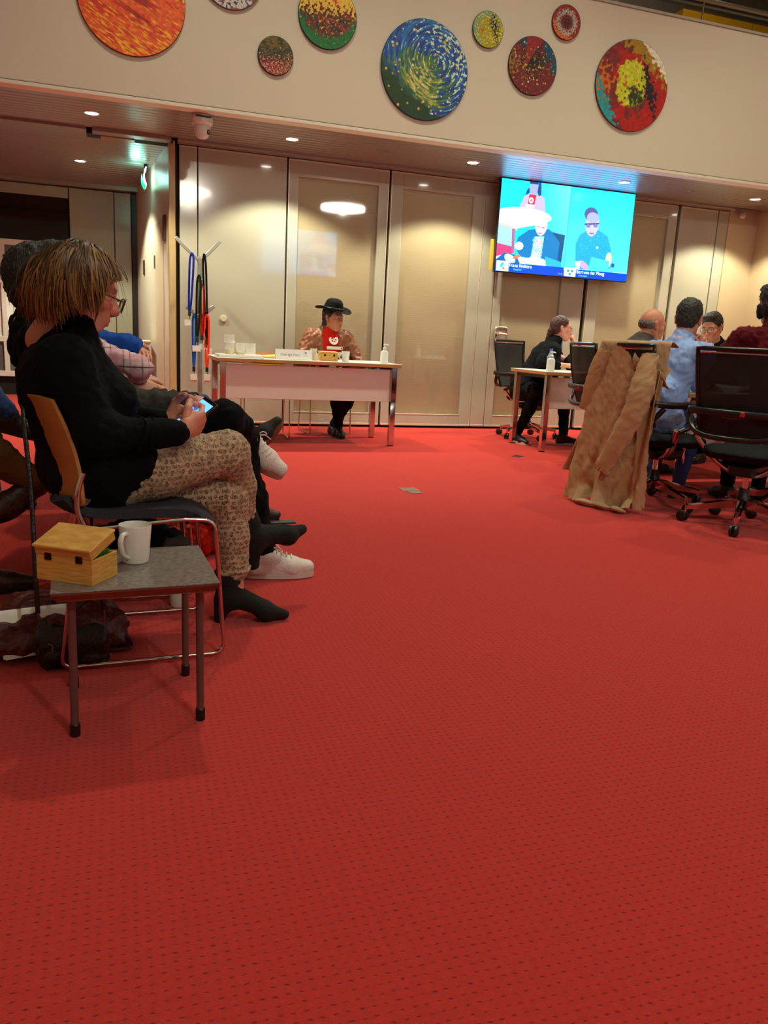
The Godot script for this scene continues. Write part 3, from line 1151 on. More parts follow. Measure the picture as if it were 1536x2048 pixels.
func seat_mesh(key: String, bones: Array) -> Array:
	if not sdf_cache.has(key):
		sdf_cache[key] = blob(bones, 0.012, 0.03)
	return sdf_cache[key]

func small_table() -> void:
	var t := thing("side_table", "small low side table with speckled grey top and four thin red brown legs", "table", V(0.026, 0, -1.99), 3.0)
	var tm := tri(M("grey laminate", Color.WHITE, 0.3), V(6, 6, 6))
	tm.albedo_texture = noise_tex(256, 256, noise(0.035, 5, 31), [Color(0.37, 0.345, 0.33), Color(0.47, 0.44, 0.42), Color(0.57, 0.535, 0.51)])
	var w := 0.375
	var d := 0.345
	var h := 0.38
	obj("table_top", bx(V(-w / 2, h - 0.004, -d / 2), V(w / 2, h, d / 2), 0.001), tm, t)
	var e := S()
	var pr := [[0.0, -0.004], [0.0, -0.007], [0.012, -0.024], [0.012, -0.026]]
	e.set_smooth_group(-1)
	for i in 3:
		var q := []
		for k in 2:
			var o: float = pr[i + k][0]
			var y: float = h + pr[i + k][1]
			q.append([V(-w / 2 + o, y, d / 2 - o), V(w / 2 - o, y, d / 2 - o), V(w / 2 - o, y, -d / 2 + o), V(-w / 2 + o, y, -d / 2 + o)])
		for k in 4:
			var l := (k + 1) % 4
			quad(e, q[1][k], q[1][l], q[0][l], q[0][k])
		if i == 2:
			quad(e, q[1][3], q[1][2], q[1][1], q[1][0])
	obj("edge_band", e, wood("red brown edge", Color(0.40, 0.17, 0.11), Color(0.50, 0.235, 0.15), V(2, 60, 2), 0.5), t)
	var lm := M("mauve leg paint", Color(0.40, 0.29, 0.275), 0.35, 0.3)
	for a in [[-0.145, 0.115], [0.148, 0.113], [-0.145, -0.155], [0.148, -0.165]]:
		var s := S()
		tube(s, [V(a[0], h - 0.024, a[1] * 0.96), V(a[0] * 1.01, 0.03, a[1])], [0.0095, 0.0095], 12)
		var l := obj("leg", s, lm, t)
		var f := S()
		lathe(f, [Vector2(0, 0), Vector2(0.0115, 0), Vector2(0.012, 0.004), Vector2(0.012, 0.030), Vector2(0.0095, 0.033)], 16, Transform3D(Basis(), V(a[0] * 1.01, 0, a[1])))
		obj("rubber_foot", f, black_plastic(), l)

func television(nm: String, label: String, at: Vector3, deg: float, tex: Texture2D, e: float) -> Node3D:
	var t := thing(nm, label, "television", at, deg)
	var w := 1.672
	var h := 0.955
	obj("casing", bx(V(-w / 2, -h / 2, -0.05), V(w / 2, h / 2, 0.0), 0.006), black_plastic(), t)
	obj("mount", bx(V(-0.3, -0.25, -0.185), V(0.3, 0.25, -0.05), 0.004), M("mount steel", Color(0.1, 0.1, 0.1), 0.5, 0.5), t)
	var s := S()
	s.set_smooth_group(-1)
	var x := w / 2 - 0.009
	var y := h / 2 - 0.009
	quv(s, V(-x, -y, 0.0015), V(x, -y, 0.0015), V(x, y, 0.0015), V(-x, y, 0.0015))
	var m := M(nm + " screen", Color(0.02, 0.02, 0.02), 0.25)
	m.emission_enabled = true
	m.emission = Color.BLACK
	m.emission_texture = tex
	m.emission_energy_multiplier = e
	obj("screen", s, m, t)
	var l := AreaLight3D.new()
	l.name = "screen_light"
	t.add_child(l)
	l.area_size = Vector2(w * 0.96, h * 0.94)
	l.position = V(0, 0, 0.02)
	l.rotation_degrees.y = 180
	l.light_color = Color(0.5, 0.72, 1.0)
	l.light_energy = 0.35
	l.area_range = 12
	l.area_attenuation = 2
	l.shadow_enabled = true
	return t
# ---------------------------------------------------------------- things on walls
func blotch(c: Color, col: Color, n: float, lo: float, hi: float) -> Color:
	return c.lerp(col, smoothstep(lo, hi, n))

func painting_image(kind: int, n: int) -> ImageTexture:
	var im := Image.create(n, n, false, Image.FORMAT_RGB8)
	var a := noise(1.0, 3, 100 + kind)
	var b := noise(1.0, 2, 200 + kind)
	for py in n:
		for px in n:
			var x := (px + 0.5) / n * 2.0 - 1.0
			var y := 1.0 - (py + 0.5) / n * 2.0
			var r := sqrt(x * x + y * y)
			var w1 := a.get_noise_2d(x * 2.2, y * 2.2)
			var w2 := b.get_noise_2d(x * 6.0, y * 6.0)
			var w3 := a.get_noise_2d(x * 8.0 + 9.0, y * 8.0)
			var c := Color.WHITE
			match kind:
				0:  # orange and yellow, streaked
					var s := a.get_noise_2d(x * 1.3 + y * 0.6, (y + x * 0.45) * 5.0)
					var s2 := b.get_noise_2d(x * 4.0, (y + x * 0.5) * 16.0)
					c = Color(0.90, 0.36, 0.10)
					c = blotch(c, Color(0.84, 0.20, 0.12), s + 0.3 * (0.4 - absf(y + 0.35)), -0.1, 0.3)
					c = blotch(c, Color(0.94, 0.66, 0.08), s2 + s * 0.4 - 0.4 * y - 0.2, 0.05, 0.4)
					c = blotch(c, Color(0.93, 0.80, 0.05), y * 1.4 + x * 0.9 - 0.95 + w2 * 0.3, 0.0, 0.15)
					c = blotch(c, Color(0.62, 0.10, 0.10), 0.35 - r * 0.9 + s * 0.7 + y * 0.2, 0.1, 0.5)
				1:  # white and grey with dark scrawls
					c = Color(0.80, 0.78, 0.76)
					c = blotch(c, Color(0.22, 0.20, 0.24), w2 + w3 * 0.6, 0.15, 0.35)
					c = blotch(c, Color(0.55, 0.28, 0.25), w1 + x * 0.3, 0.25, 0.4)
				2:  # yellow top, brown middle, green rim
					c = Color(0.34, 0.16, 0.11)
					c = blotch(c, Color(0.60, 0.18, 0.12), w1 + x * 0.25, 0.0, 0.4)
					c = blotch(c, Color(0.10, 0.17, 0.07), w2 + 0.3 * (0.5 - absf(y)), 0.12, 0.3)
					c = blotch(c, Color(0.03, 0.42, 0.18), r * 1.3 - y * 0.55 - 1.05 + w2 * 0.35, 0.0, 0.25)
					c = blotch(c, Color(0.88, 0.74, 0.24), y + w2 * 0.5 + w3 * 0.25 - 0.12, 0.0, 0.12)
					c = blotch(c, Color(0.80, 0.22, 0.14), 0.22 - absf(x - 0.25 - 0.1 * w2) + (y - 0.55) * 0.4, 0.1, 0.16)
					c = blotch(c, Color(0.80, 0.58, 0.20), w3 + w2 * 0.5 - absf(y + 0.05) * 0.5 - absf(x) * 0.3, 0.18, 0.26)
				3:  # olive above, pink and white flecks below
					c = Color(0.20, 0.19, 0.05)
					c = blotch(c, Color(0.40, 0.33, 0.06), w1 + y * 0.5, 0.1, 0.5)
					c = blotch(c, Color(0.62, 0.08, 0.14), -y - 0.15 + w2 * 0.7, 0.0, 0.2)
					c = blotch(c, Color(0.16, 0.08, 0.09), w3 - y * 0.3, 0.25, 0.35)
					c = blotch(c, Color(0.78, 0.68, 0.62), w3 + w2 * 0.4 - y * 0.35 - 0.25, 0.12, 0.2)
					c = blotch(c, Color(0.66, 0.42, 0.10), w2 - y * 0.5 + x * 0.3 - 0.55, 0.0, 0.15)
				4:  # blue swirl with yellow green
					var ang := atan2(y, x - 0.1)
					var rr := sqrt(pow(x - 0.25, 2) + pow(y - 0.2, 2))
					var s := a.get_noise_2d(rr * 9.0, ang * 1.1)
					var s2 := b.get_noise_2d(rr * 20.0, ang * 1.6)
					c = Color(0.06, 0.22, 0.56)
					c = blotch(c, Color(0.10, 0.40, 0.68), s + y * 0.2 + 0.1, -0.1, 0.4)
					c = blotch(c, Color(0.45, 0.68, 0.80), s2 + s * 0.3, 0.25, 0.6)
					var g := 0.75 - sqrt(pow(x + 0.1, 2) * 0.9 + pow(y + 0.3, 2)) + s * 0.5 + w1 * 0.3
					c = blotch(c, Color(0.16, 0.40, 0.34), g, 0.0, 0.25)
					c = blotch(c, Color(0.52, 0.58, 0.20), g + s2 * 0.4, 0.22, 0.5)
					c = blotch(c, Color(0.78, 0.74, 0.42), g + s2 * 0.6 - absf(x + 0.1) * 0.4, 0.40, 0.7)
					c = blotch(c, Color(0.06, 0.22, 0.08), -y - 0.55 - x * 0.7 + w1 * 0.2, 0.0, 0.25)
					c = blotch(c, Color(0.74, 0.82, 0.70), w3 + s2 * 0.5 + (x * 0.5 + y * 0.3) - 0.35, 0.2, 0.3)
				5:  # lime with navy
					c = Color(0.62, 0.58, 0.10)
					c = blotch(c, Color(0.42, 0.62, 0.52), r + w1 * 0.6 - 0.75 - x * 0.2 + y * 0.2, 0.0, 0.2)
					c = blotch(c, Color(0.05, 0.08, 0.20), 0.32 - absf(x - 0.45 + y * 0.2) + w3 * 0.4 - absf(y - 0.2) * 0.3, 0.0, 0.12)
					c = blotch(c, Color(0.82, 0.76, 0.08), w2 + w3 * 0.4 + x * 0.1, 0.2, 0.3)
					c = blotch(c, Color(0.72, 0.40, 0.10), 0.25 - sqrt(pow(x + 0.4, 2) + pow(y + 0.1, 2)) + w3 * 0.2, 0.05, 0.2)
				6:  # maroon with teal edge
					c = Color(0.42, 0.09, 0.12)
					c = blotch(c, Color(0.08, 0.07, 0.07), 0.55 - sqrt(x * x + pow(y - 0.15, 2)) + w2 * 0.5, 0.0, 0.3)
					c = blotch(c, Color(0.05, 0.28, 0.40), x * 0.9 + y * 0.7 - 0.65 + w1 * 0.5, 0.0, 0.2)
					c = blotch(c, Color(0.05, 0.26, 0.36), y - 0.55 - absf(x + 0.3) * 0.5 + w1 * 0.3, 0.0, 0.2)
					c = blotch(c, Color(0.55, 0.12, 0.15), 0.20 - absf(x + 0.15 - (y - 0.5) * 0.3) + (y - 0.35) * 0.3, 0.0, 0.1)
					c = blotch(c, Color(0.55, 0.45, 0.10), w3 + w2 - absf(y) * 0.9 - x * 0.3, 0.2, 0.35)
				7:  # red and grey ring
					c = Color(0.55, 0.13, 0.13)
					c = blotch(c, Color(0.80, 0.38, 0.08), -y - x * 0.6 - 0.45 + w1 * 0.3, 0.0, 0.3)
					c = blotch(c, Color(0.66, 0.62, 0.58), 0.22 - absf(r - 0.58 + w2 * 0.18) + w3 * 0.12, 0.0, 0.1)
					c = blotch(c, Color(0.13, 0.09, 0.08), 0.38 - r + w3 * 0.4, 0.0, 0.15)
					c = blotch(c, Color(0.42, 0.17, 0.15), w2 - 0.1 + 0.3 * (0.35 - r), 0.05, 0.2)
				8:  # red with a yellow green shape and turquoise corner
					c = Color(0.66, 0.07, 0.06)
					c = blotch(c, Color(0.45, 0.12, 0.13), w1 - x * 0.5 - 0.05, 0.0, 0.3)
					c = blotch(c, Color(0.62, 0.48, 0.06), x * 0.55 + y * 0.9 - 0.62 + w2 * 0.28, 0.0, 0.06)
					c = blotch(c, Color(0.86, 0.84, 0.76), x * 0.7 + y * 0.7 - 0.80 + w2 * 0.16, 0.0, 0.05)
					c = blotch(c, Color(0.12, 0.56, 0.58), -x - y * 0.55 - 0.80 + w2 * 0.14, 0.0, 0.04)
					var q := 0.46 - sqrt(pow((x + 0.02) * 1.05, 2) + pow(maxf(absf(y - 0.05) - 0.18, 0.0) * 1.3, 2)) + w2 * 0.10
					c = blotch(c, Color(0.74, 0.76, 0.12), q, 0.0, 0.05)
					c = blotch(c, Color(0.16, 0.20, 0.10), 0.30 - sqrt(pow(x - 0.1, 2) + pow(y + 0.22, 2)) + w2 * 0.25, 0.0, 0.18)
					c = blotch(c, Color(0.04, 0.06, 0.14), 0.16 - absf(x - 0.52 + (y + 0.1) * 0.35) + w3 * 0.22 - absf(y + 0.05) * 0.22, 0.0, 0.05)
					c = blotch(c, Color(0.74, 0.40, 0.10), w2 - x * 0.5 - absf(y - 0.1) - 0.2, 0.05, 0.2)
			c = c * (1.0 + w3 * 0.16)
			im.set_pixel(px, py, Color(clampf(c.r, 0, 1), clampf(c.g, 0, 1), clampf(c.b, 0, 1)))
	# splashes of thrown paint
	if kind in [4, 5, 6]:
		var r := RandomNumberGenerator.new()
		r.seed = 50 + kind
		for i in 70:
			var p := Vector2(r.randf_range(-0.9, 0.9), r.randf_range(-0.95, 0.8))
			var rad := r.randf_range(0.006, 0.03)
			var cc: Color = [Color(0.86, 0.62, 0.08), Color(0.84, 0.70, 0.16), Color(0.80, 0.84, 0.70)][r.randi() % 3]
			var k := int(rad * n * 0.5) + 1
			for dy in range(-k, k + 1):
				for dx in range(-k, k + 1):
					if dx * dx + dy * dy <= k * k:
						var qx := int((p.x * 0.5 + 0.5) * n) + dx
						var qy := int((0.5 - p.y * 0.5) * n) + dy
						if qx >= 0 and qy >= 0 and qx < n and qy < n:
							im.set_pixel(qx, qy, cc)
	return ImageTexture.create_from_image(im)

func paintings() -> void:
	var list := [
		[0.165, 3.375, 0.395, 320, "large round painting in streaked orange and yellow on the balcony front", Color(0.42, 0.16, 0.06)],
		[0.91, 3.667, 0.245, 160, "round painting in white and grey cut off by the picture top", Color(0.4, 0.38, 0.36)],
		[1.69, 3.50, 0.245, 224, "round painting with yellow top, brown middle and green rim", Color(0.04, 0.20, 0.09)],
		[1.268, 3.146, 0.145, 144, "small round painting, olive above with pink and white flecks below", Color(0.16, 0.13, 0.05)],
		[2.559, 3.222, 0.397, 352, "large round painting of a blue swirl with yellow green strokes", Color(0.05, 0.16, 0.22)],
		[3.122, 3.625, 0.146, 144, "small round painting in lime yellow with navy patches", Color(0.24, 0.30, 0.20)],
		[3.581, 3.402, 0.241, 224, "medium round painting in maroon with teal edges", Color(0.14, 0.06, 0.07)],
		[3.88, 3.801, 0.144, 144, "small round painting in red and orange with a grey ring", Color(0.30, 0.10, 0.06)],
		[4.627, 3.381, 0.393, 320, "large round painting in red with a yellow green shape and turquoise corner", Color(0.30, 0.10, 0.06)]]
	for k in list.size():
		var a: Array = list[k]
		var t := thing("round_painting", a[4], "painting", V(a[0], a[1], -6.999))
		var R: float = a[2]
		var s := S()
		lathe(s, [Vector2(R - 0.006, 0.0), Vector2(R, 0.004), Vector2(R, 0.017), Vector2(R - 0.004, 0.020)], 72, Transform3D(Basis(Vector3.RIGHT, PI / 2), Vector3.ZERO))
		obj("rim", s, M("rim %d" % k, a[5], 0.6), t)
		var f := S()
		f.set_smooth_group(-1)
		for i in 72:
			var p := TAU * i / 72
			var q := TAU * (i + 1) / 72
			for w in [Vector2.ZERO, Vector2(cos(q), sin(q)), Vector2(cos(p), sin(p))]:
				f.set_uv(Vector2(0.5 + w.x * 0.5, 0.5 - w.y * 0.5))
				f.add_vertex(V(w.x * (R - 0.004), w.y * (R - 0.004), 0.020))
		var m := M("painting %d" % k, Color.WHITE, 0.5)
		m.albedo_texture = painting_image(k, a[3])
		m.heightmap_enabled = true
		m.heightmap_texture = weave()
		m.heightmap_scale = 0.2
		obj("canvas", f, m, t)

func ell(im: Image, cx: float, cy: float, rx: float, ry: float, c: Color, rot := 0.0) -> void:
	var w := im.get_width()
	var h := im.get_height()
	var k := maxf(rx, ry)
	for y in range(maxi(int(cy - k), 0), mini(int(cy + k) + 1, h)):
		for x in range(maxi(int(cx - k), 0), mini(int(cx + k) + 1, w)):
			var d := Vector2(x - cx, y - cy).rotated(-rot)
			var e := pow(d.x / rx, 2) + pow(d.y / ry, 2)
			if e < 1.0:
				im.set_pixel(x, y, im.get_pixel(x, y).lerp(c, clampf((1.0 - e) * 6.0, 0.0, 1.0)))

func poly(im: Image, p: Array, c: Color) -> void:
	var pk := PackedVector2Array(p)
	var lo := Vector2(1e9, 1e9)
	var hi := -lo
	for q in pk:
		lo = lo.min(q)
		hi = hi.max(q)
	for y in range(maxi(int(lo.y), 0), mini(int(hi.y) + 1, im.get_height())):
		for x in range(maxi(int(lo.x), 0), mini(int(hi.x) + 1, im.get_width())):
			if Geometry2D.is_point_in_polygon(Vector2(x + 0.5, y + 0.5), pk):
				im.set_pixel(x, y, c)

func screen_image() -> ImageTexture:
	# 672 x 378: two video panes, the left 372 wide
	var im := Image.create(672, 378, false, Image.FORMAT_RGB8)
	var cy := Color(0.20, 0.78, 0.98)
	im.fill(cy)
	for x in 672:
		for y in 378:
			var k := clampf((x - 130.0) / 230.0, 0, 1) if x < 338 else 0.0
			im.set_pixel(x, y, Color(0.10, 0.80, 1.0).lerp(Color(0.42, 0.78, 0.95), k * (1.0 - y / 700.0)) if x < 338 else Color(0.14, 0.76, 0.98).lerp(Color(0.30, 0.82, 0.98), y / 378.0))
	im.fill_rect(Rect2i(338, 0, 3, 340), Color(0.10, 0.62, 0.90))
	# left pane: the standing figure behind
	var jacket := Color(0.66, 0.62, 0.78)
	poly(im, [Vector2(96, 100), Vector2(112, 62), Vector2(140, 48), Vector2(186, 48), Vector2(212, 62), Vector2(222, 130), Vector2(205, 150), Vector2(96, 130)], jacket)
	poly(im, [Vector2(136, 52), Vector2(170, 52), Vector2(164, 98), Vector2(132, 100)], Color(0.82, 0.16, 0.24))
	ell(im, 147, 75, 12, 13, Color(0.95, 0.90, 0.94))
	ell(im, 147, 75, 6, 6, Color(0.80, 0.4, 0.5))
	im.fill_rect(Rect2i(124, 92, 40, 13), Color(0.96, 0.94, 1.0))
	ell(im, 155, 22, 21, 31, Color(0.55, 0.58, 0.86))
	poly(im, [Vector2(178, 0), Vector2(190, 0), Vector2(194, 50), Vector2(182, 56), Vector2(174, 40)], Color(0.12, 0.25, 0.48))
	poly(im, [Vector2(122, 38), Vector2(134, 24), Vector2(136, 46), Vector2(118, 58)], Color(0.12, 0.25, 0.48))
	im.fill_rect(Rect2i(134, 0, 42, 9), Color(0.10, 0.22, 0.42))
	# the white table
	ell(im, 118, 140, 140, 34, Color(1.0, 1.0, 0.98))
	poly(im, [Vector2(0, 140), Vector2(225, 132), Vector2(205, 168), Vector2(90, 196), Vector2(0, 178)], Color(1.0, 0.99, 0.97))
	poly(im, [Vector2(0, 178), Vector2(90, 196), Vector2(92, 204), Vector2(0, 186)], Color(0.80, 0.66, 0.62))
	poly(im, [Vector2(0, 186), Vector2(66, 200), Vector2(70, 270), Vector2(0, 262)], Color(0.55, 0.84, 0.98))
	poly(im, [Vector2(0, 262), Vector2(72, 272), Vector2(76, 312), Vector2(0, 326)], Color(0.80, 0.22, 0.42))
	poly(im, [Vector2(66, 200), Vector2(80, 198), Vector2(84, 300), Vector2(72, 300)], Color(0.62, 0.34, 0.50))
	# seated bald man at the left
	var suit := Color(0.06, 0.42, 0.64)
	poly(im, [Vector2(100, 230), Vector2(150, 196), Vector2(186, 190), Vector2(246, 186), Vector2(300, 214), Vector2(318, 262), Vector2(318, 330), Vector2(120, 318), Vector2(86, 268)], suit)
	poly(im, [Vector2(262, 196), Vector2(330, 204), Vector2(322, 330), Vector2(302, 330), Vector2(306, 236)], Color(0.05, 0.28, 0.45))
	poly(im, [Vector2(180, 222), Vector2(226, 218), Vector2(218, 310), Vector2(168, 308)], Color(0.72, 0.98, 0.92))
	var r := RandomNumberGenerator.new()
	r.seed = 6
	for i in 60:
		ell(im, r.randf_range(172, 222), r.randf_range(226, 304), 3, 2.5, Color(0.30, 0.82, 0.86))
	ell(im, 206, 172, 31, 46, Color(0.78, 0.72, 0.90))
	ell(im, 207, 152, 29, 30, Color(0.97, 0.95, 0.94))
	ell(im, 232, 172, 6, 11, Color(0.80, 0.66, 0.86))
	im.fill_rect(Rect2i(188, 178, 14, 4), Color(0.46, 0.42, 0.66))
	im.fill_rect(Rect2i(210, 180, 14, 4), Color(0.46, 0.42, 0.66))
	im.fill_rect(Rect2i(194, 204, 20, 4), Color(0.60, 0.42, 0.62))
	ell(im, 106, 266, 22, 18, Color(0.92, 0.86, 0.94))
	poly(im, [Vector2(0, 318), Vector2(52, 300), Vector2(130, 312), Vector2(230, 318), Vector2(338, 350), Vector2(338, 378), Vector2(0, 378)], Color(0.72, 0.96, 0.98))
	poly(im, [Vector2(0, 330), Vector2(40, 298), Vector2(96, 306), Vector2(124, 350), Vector2(0, 366)], Color(0.08, 0.34, 0.60))
	ell(im, 66, 322, 30, 18, Color(0.68, 0.96, 0.98), 0.4)
	ell(im, 98, 312, 20, 8, Color(0.92, 0.42, 0.30), -0.4)
	ell(im, 190, 318, 36, 15, Color(0.98, 0.90, 0.88))
	ell(im, 222, 322, 22, 12, Color(0.90, 0.84, 0.92))
	poly(im, [Vector2(238, 300), Vector2(322, 318), Vector2(326, 352), Vector2(248, 344)], Color(0.16, 0.62, 0.86))
	# right pane: the man bending over a laptop
	poly(im, [Vector2(388, 236), Vector2(404, 196), Vector2(446, 170), Vector2(500, 168), Vector2(548, 190), Vector2(570, 236), Vector2(590, 320), Vector2(560, 336), Vector2(420, 340), Vector2(396, 320)], Color(0.10, 0.58, 0.76))
	for i in 260:
		var p := Vector2(r.randf_range(396, 566), r.randf_range(180, 320))
		if im.get_pixelv(Vector2i(p)).is_equal_approx(Color(0.10, 0.58, 0.76)) or r.randf() < 0.4:
			ell(im, p.x, p.y, 2.6, 1.8, Color(0.14, 0.70, 0.84))
	ell(im, 462, 142, 36, 58, Color(0.66, 0.66, 0.88))
	ell(im, 452, 104, 36, 30, Color(0.30, 0.33, 0.52))
	ell(im, 462, 118, 32, 24, Color(0.58, 0.60, 0.82))
	poly(im, [Vector2(424, 146), Vector2(498, 138), Vector2(498, 143), Vector2(424, 152)], Color(0.14, 0.16, 0.36))
	ell(im, 442, 154, 12, 8, Color(0.40, 0.42, 0.66))
	ell(im, 480, 150, 12, 8, Color(0.40, 0.42, 0.66))
	im.fill_rect(Rect2i(452, 182, 24, 5), Color(0.44, 0.36, 0.58))
	ell(im, 438, 322, 32, 15, Color(0.68, 0.58, 0.80), 0.5)
	ell(im, 566, 290, 17, 34, Color(0.88, 0.86, 0.62))
	poly(im, [Vector2(474, 284), Vector2(574, 296), Vector2(566, 346), Vector2(464, 338)], Color(0.24, 0.74, 0.92))
	ell(im, 500, 242, 7, 5, Color(0.85, 0.90, 0.95))
	ell(im, 592, 312, 9, 10, Color(0.14, 0.30, 0.52))
	im.fill_rect(Rect2i(394, 308, 26, 36), Color(0.70, 0.98, 0.98))
	ell(im, 372, 328, 30, 14, Color(0.30, 0.80, 0.90))
	im.fill_rect(Rect2i(600, 340, 72, 10), Color(0.55, 0.90, 0.98))
	# the blue name bars with the party marks
	im.fill_rect(Rect2i(0, 352, 672, 26), Color(0.02, 0.24, 0.86))
	im.fill_rect(Rect2i(64, 340, 274, 38), Color(0.02, 0.26, 0.90))
	im.fill_rect(Rect2i(404, 344, 268, 34), Color(0.02, 0.24, 0.88))
	im.fill_rect(Rect2i(4, 334, 60, 42), Color(0.93, 0.98, 0.98))
	ell(im, 30, 350, 7, 14, Color(0.16, 0.70, 0.66), 0.5)
	ell(im, 38, 364, 6, 6, Color(0.94, 0.42, 0.32))
	im.fill_rect(Rect2i(342, 338, 60, 38), Color(0.93, 0.98, 0.98))
	ell(im, 362, 352, 7, 6, Color(0.20, 0.52, 0.52))
	ell(im, 382, 352, 7, 6, Color(0.20, 0.52, 0.52))
	ell(im, 372, 365, 7, 6, Color(0.20, 0.52, 0.52))
	return ImageTexture.create_from_image(im)

func screen_text(t: Node3D) -> void:
	var m := glow("screen lettering", Color(0.75, 0.97, 1.0), 0.5)
	var m2 := glow("screen small lettering", Color(0.25, 0.72, 1.0), 0.45)
	var px := func(x: float, y: float) -> Vector3: return V((x / 672.0 - 0.5) * 1.654, (0.5 - y / 378.0) * 0.937, 0.0025)
	for a in [["Frans Weltens", 122.0, 350.0, 0.044, m], ["Raadslid", 108.0, 366.0, 0.026, m2], ["Bart van der Ploeg", 478.0, 354.0, 0.044, m], ["Voorzitter", 440.0, 369.0, 0.026, m2], ["20:48", 322.0, 368.0, 0.022, m2]]:
		text_mesh("lettering", a[0], a[3], a[4], t, Transform3D(Basis(), px.call(a[1], a[2])), "Droid Sans")

func wall_things() -> void:
	paintings()
	var tex := screen_image()
	var tv := television("television", "large flat television showing two video panes on the wall panels", V(4.705, 2.198, -8.05), 0, tex, 0.45)
	screen_text(tv)
	obj("yellow_edge", bx(V(-0.862, -0.46, -0.09), V(-0.838, -0.14, -0.06)), M("yellow card", Color(0.80, 0.62, 0.12), 0.6), tv)
	television("television", "second television facing the panels, hung beside the seats", V(3.74, 2.66, 0.80), 180, tex, 0.9)
	# dome camera
	var c := thing("dome_camera", "white dome camera hanging from the edge of the slat ceiling", "camera", V(0.705, 2.679, -7.17))
	var w := M("camera white", Color(0.80, 0.78, 0.75), 0.35)
	var s := S()
	lathe(s, [Vector2(0.0, 0.0), Vector2(0.070, 0.0), Vector2(0.082, -0.012), Vector2(0.088, -0.04), Vector2(0.086, -0.072), Vector2(0.072, -0.088), Vector2(0.05, -0.09)], 36)
	obj("base", s, w, c)
	var d := S()
	lathe(d, [Vector2(0.060, -0.086), Vector2(0.064, -0.10), Vector2(0.062, -0.135), Vector2(0.052, -0.165), Vector2(0.030, -0.184), Vector2(0, -0.190)], 36)
	obj("dome", d, w, c)
	var b := S()
	sheet(b, 14, 2, func(u: float, v: float) -> Vector3:
		var a := 1.5 - (u - 0.5) * 1.5
		return V(cos(a) * 0.0895, -0.020 - v * 0.014 - 0.006 * cos((u - 0.5) * 3.0), sin(a) * 0.0895), 0.004)
	obj("sensor_window", b, black_plastic(), c)
	var l := S()
	var LB := Basis(Vector3.UP, -0.55) * Basis(Vector3.RIGHT, PI / 2)
	lathe(l, [Vector2(0.022, 0.0), Vector2(0.022, 0.062), Vector2(0.016, 0.064), Vector2(0, 0.060)], 20, Transform3D(Basis(Vector3.UP, 0.95) * Basis(Vector3.RIGHT, PI / 2), V(0, -0.135, 0)))
	obj("lens", l, black_plastic(), c)
	# exit light in the corridor
	var e := thing("exit_light", "curved glowing green and white exit light on the corridor ceiling beside the wall", "sign", V(0.34, 2.678, -9.6))
	obj("bracket", bx(V(-0.02, -0.05, -0.03), V(0.02, 0.0, 0.03), 0.003), M("dark steel", Color(0.25, 0.22, 0.19), 0.4, 0.8), e)
	var g1 := S()
	sheet(g1, 3, 14, func(u: float, v: float) -> Vector3:
		var a := -0.9 + v * 1.8
		return V(-0.055 * cos(a) + 0.04, -0.135 + sin(-a) * 0.11, (u - 0.5) * 0.30), 0.010)
	obj("exit_light_panel", g1, glow("exit white", Color(0.85, 1.0, 0.97), 1.6), e)
	var g2 := S()
	sheet(g2, 3, 10, func(u: float, v: float) -> Vector3:
		var a := -0.2 + v * 1.2
		return V(-0.075 * cos(a) + 0.035, -0.145 + sin(-a) * 0.11, (u - 0.5) * 0.30), 0.006)
	obj("exit_light_green", g2, glow("exit green", Color(0.10, 0.85, 0.60), 0.5), e)
	var ol := OmniLight3D.new()
	ol.name = "exit_lamp_light"
	e.add_child(ol)
	ol.position = V(-0.10, -0.13, 0)
	ol.light_color = Color(0.6, 1.0, 0.92)
	ol.light_energy = 0.035
	ol.light_size = 0.05
	ol.omni_range = 10
	ol.omni_attenuation = 2
	ol.shadow_enabled = true
	var k := thing("ball_lamp", "small round white fitting under the ceiling on the beige wall", "lamp", V(7.17, 2.678, -8.2))
	var ks := S()
	lathe(ks, [Vector2(0.0, 0.0), Vector2(0.008, 0.0), Vector2(0.008, -0.03), Vector2(0.0, -0.03)], 10)
	obj("stem", ks, w, k)
	var kb := S()
	lathe(kb, [Vector2(0.0, -0.02), Vector2(0.028, -0.03), Vector2(0.042, -0.055), Vector2(0.040, -0.08), Vector2(0.022, -0.098), Vector2(0, -0.102)], 24)
	obj("globe", kb, w, k)

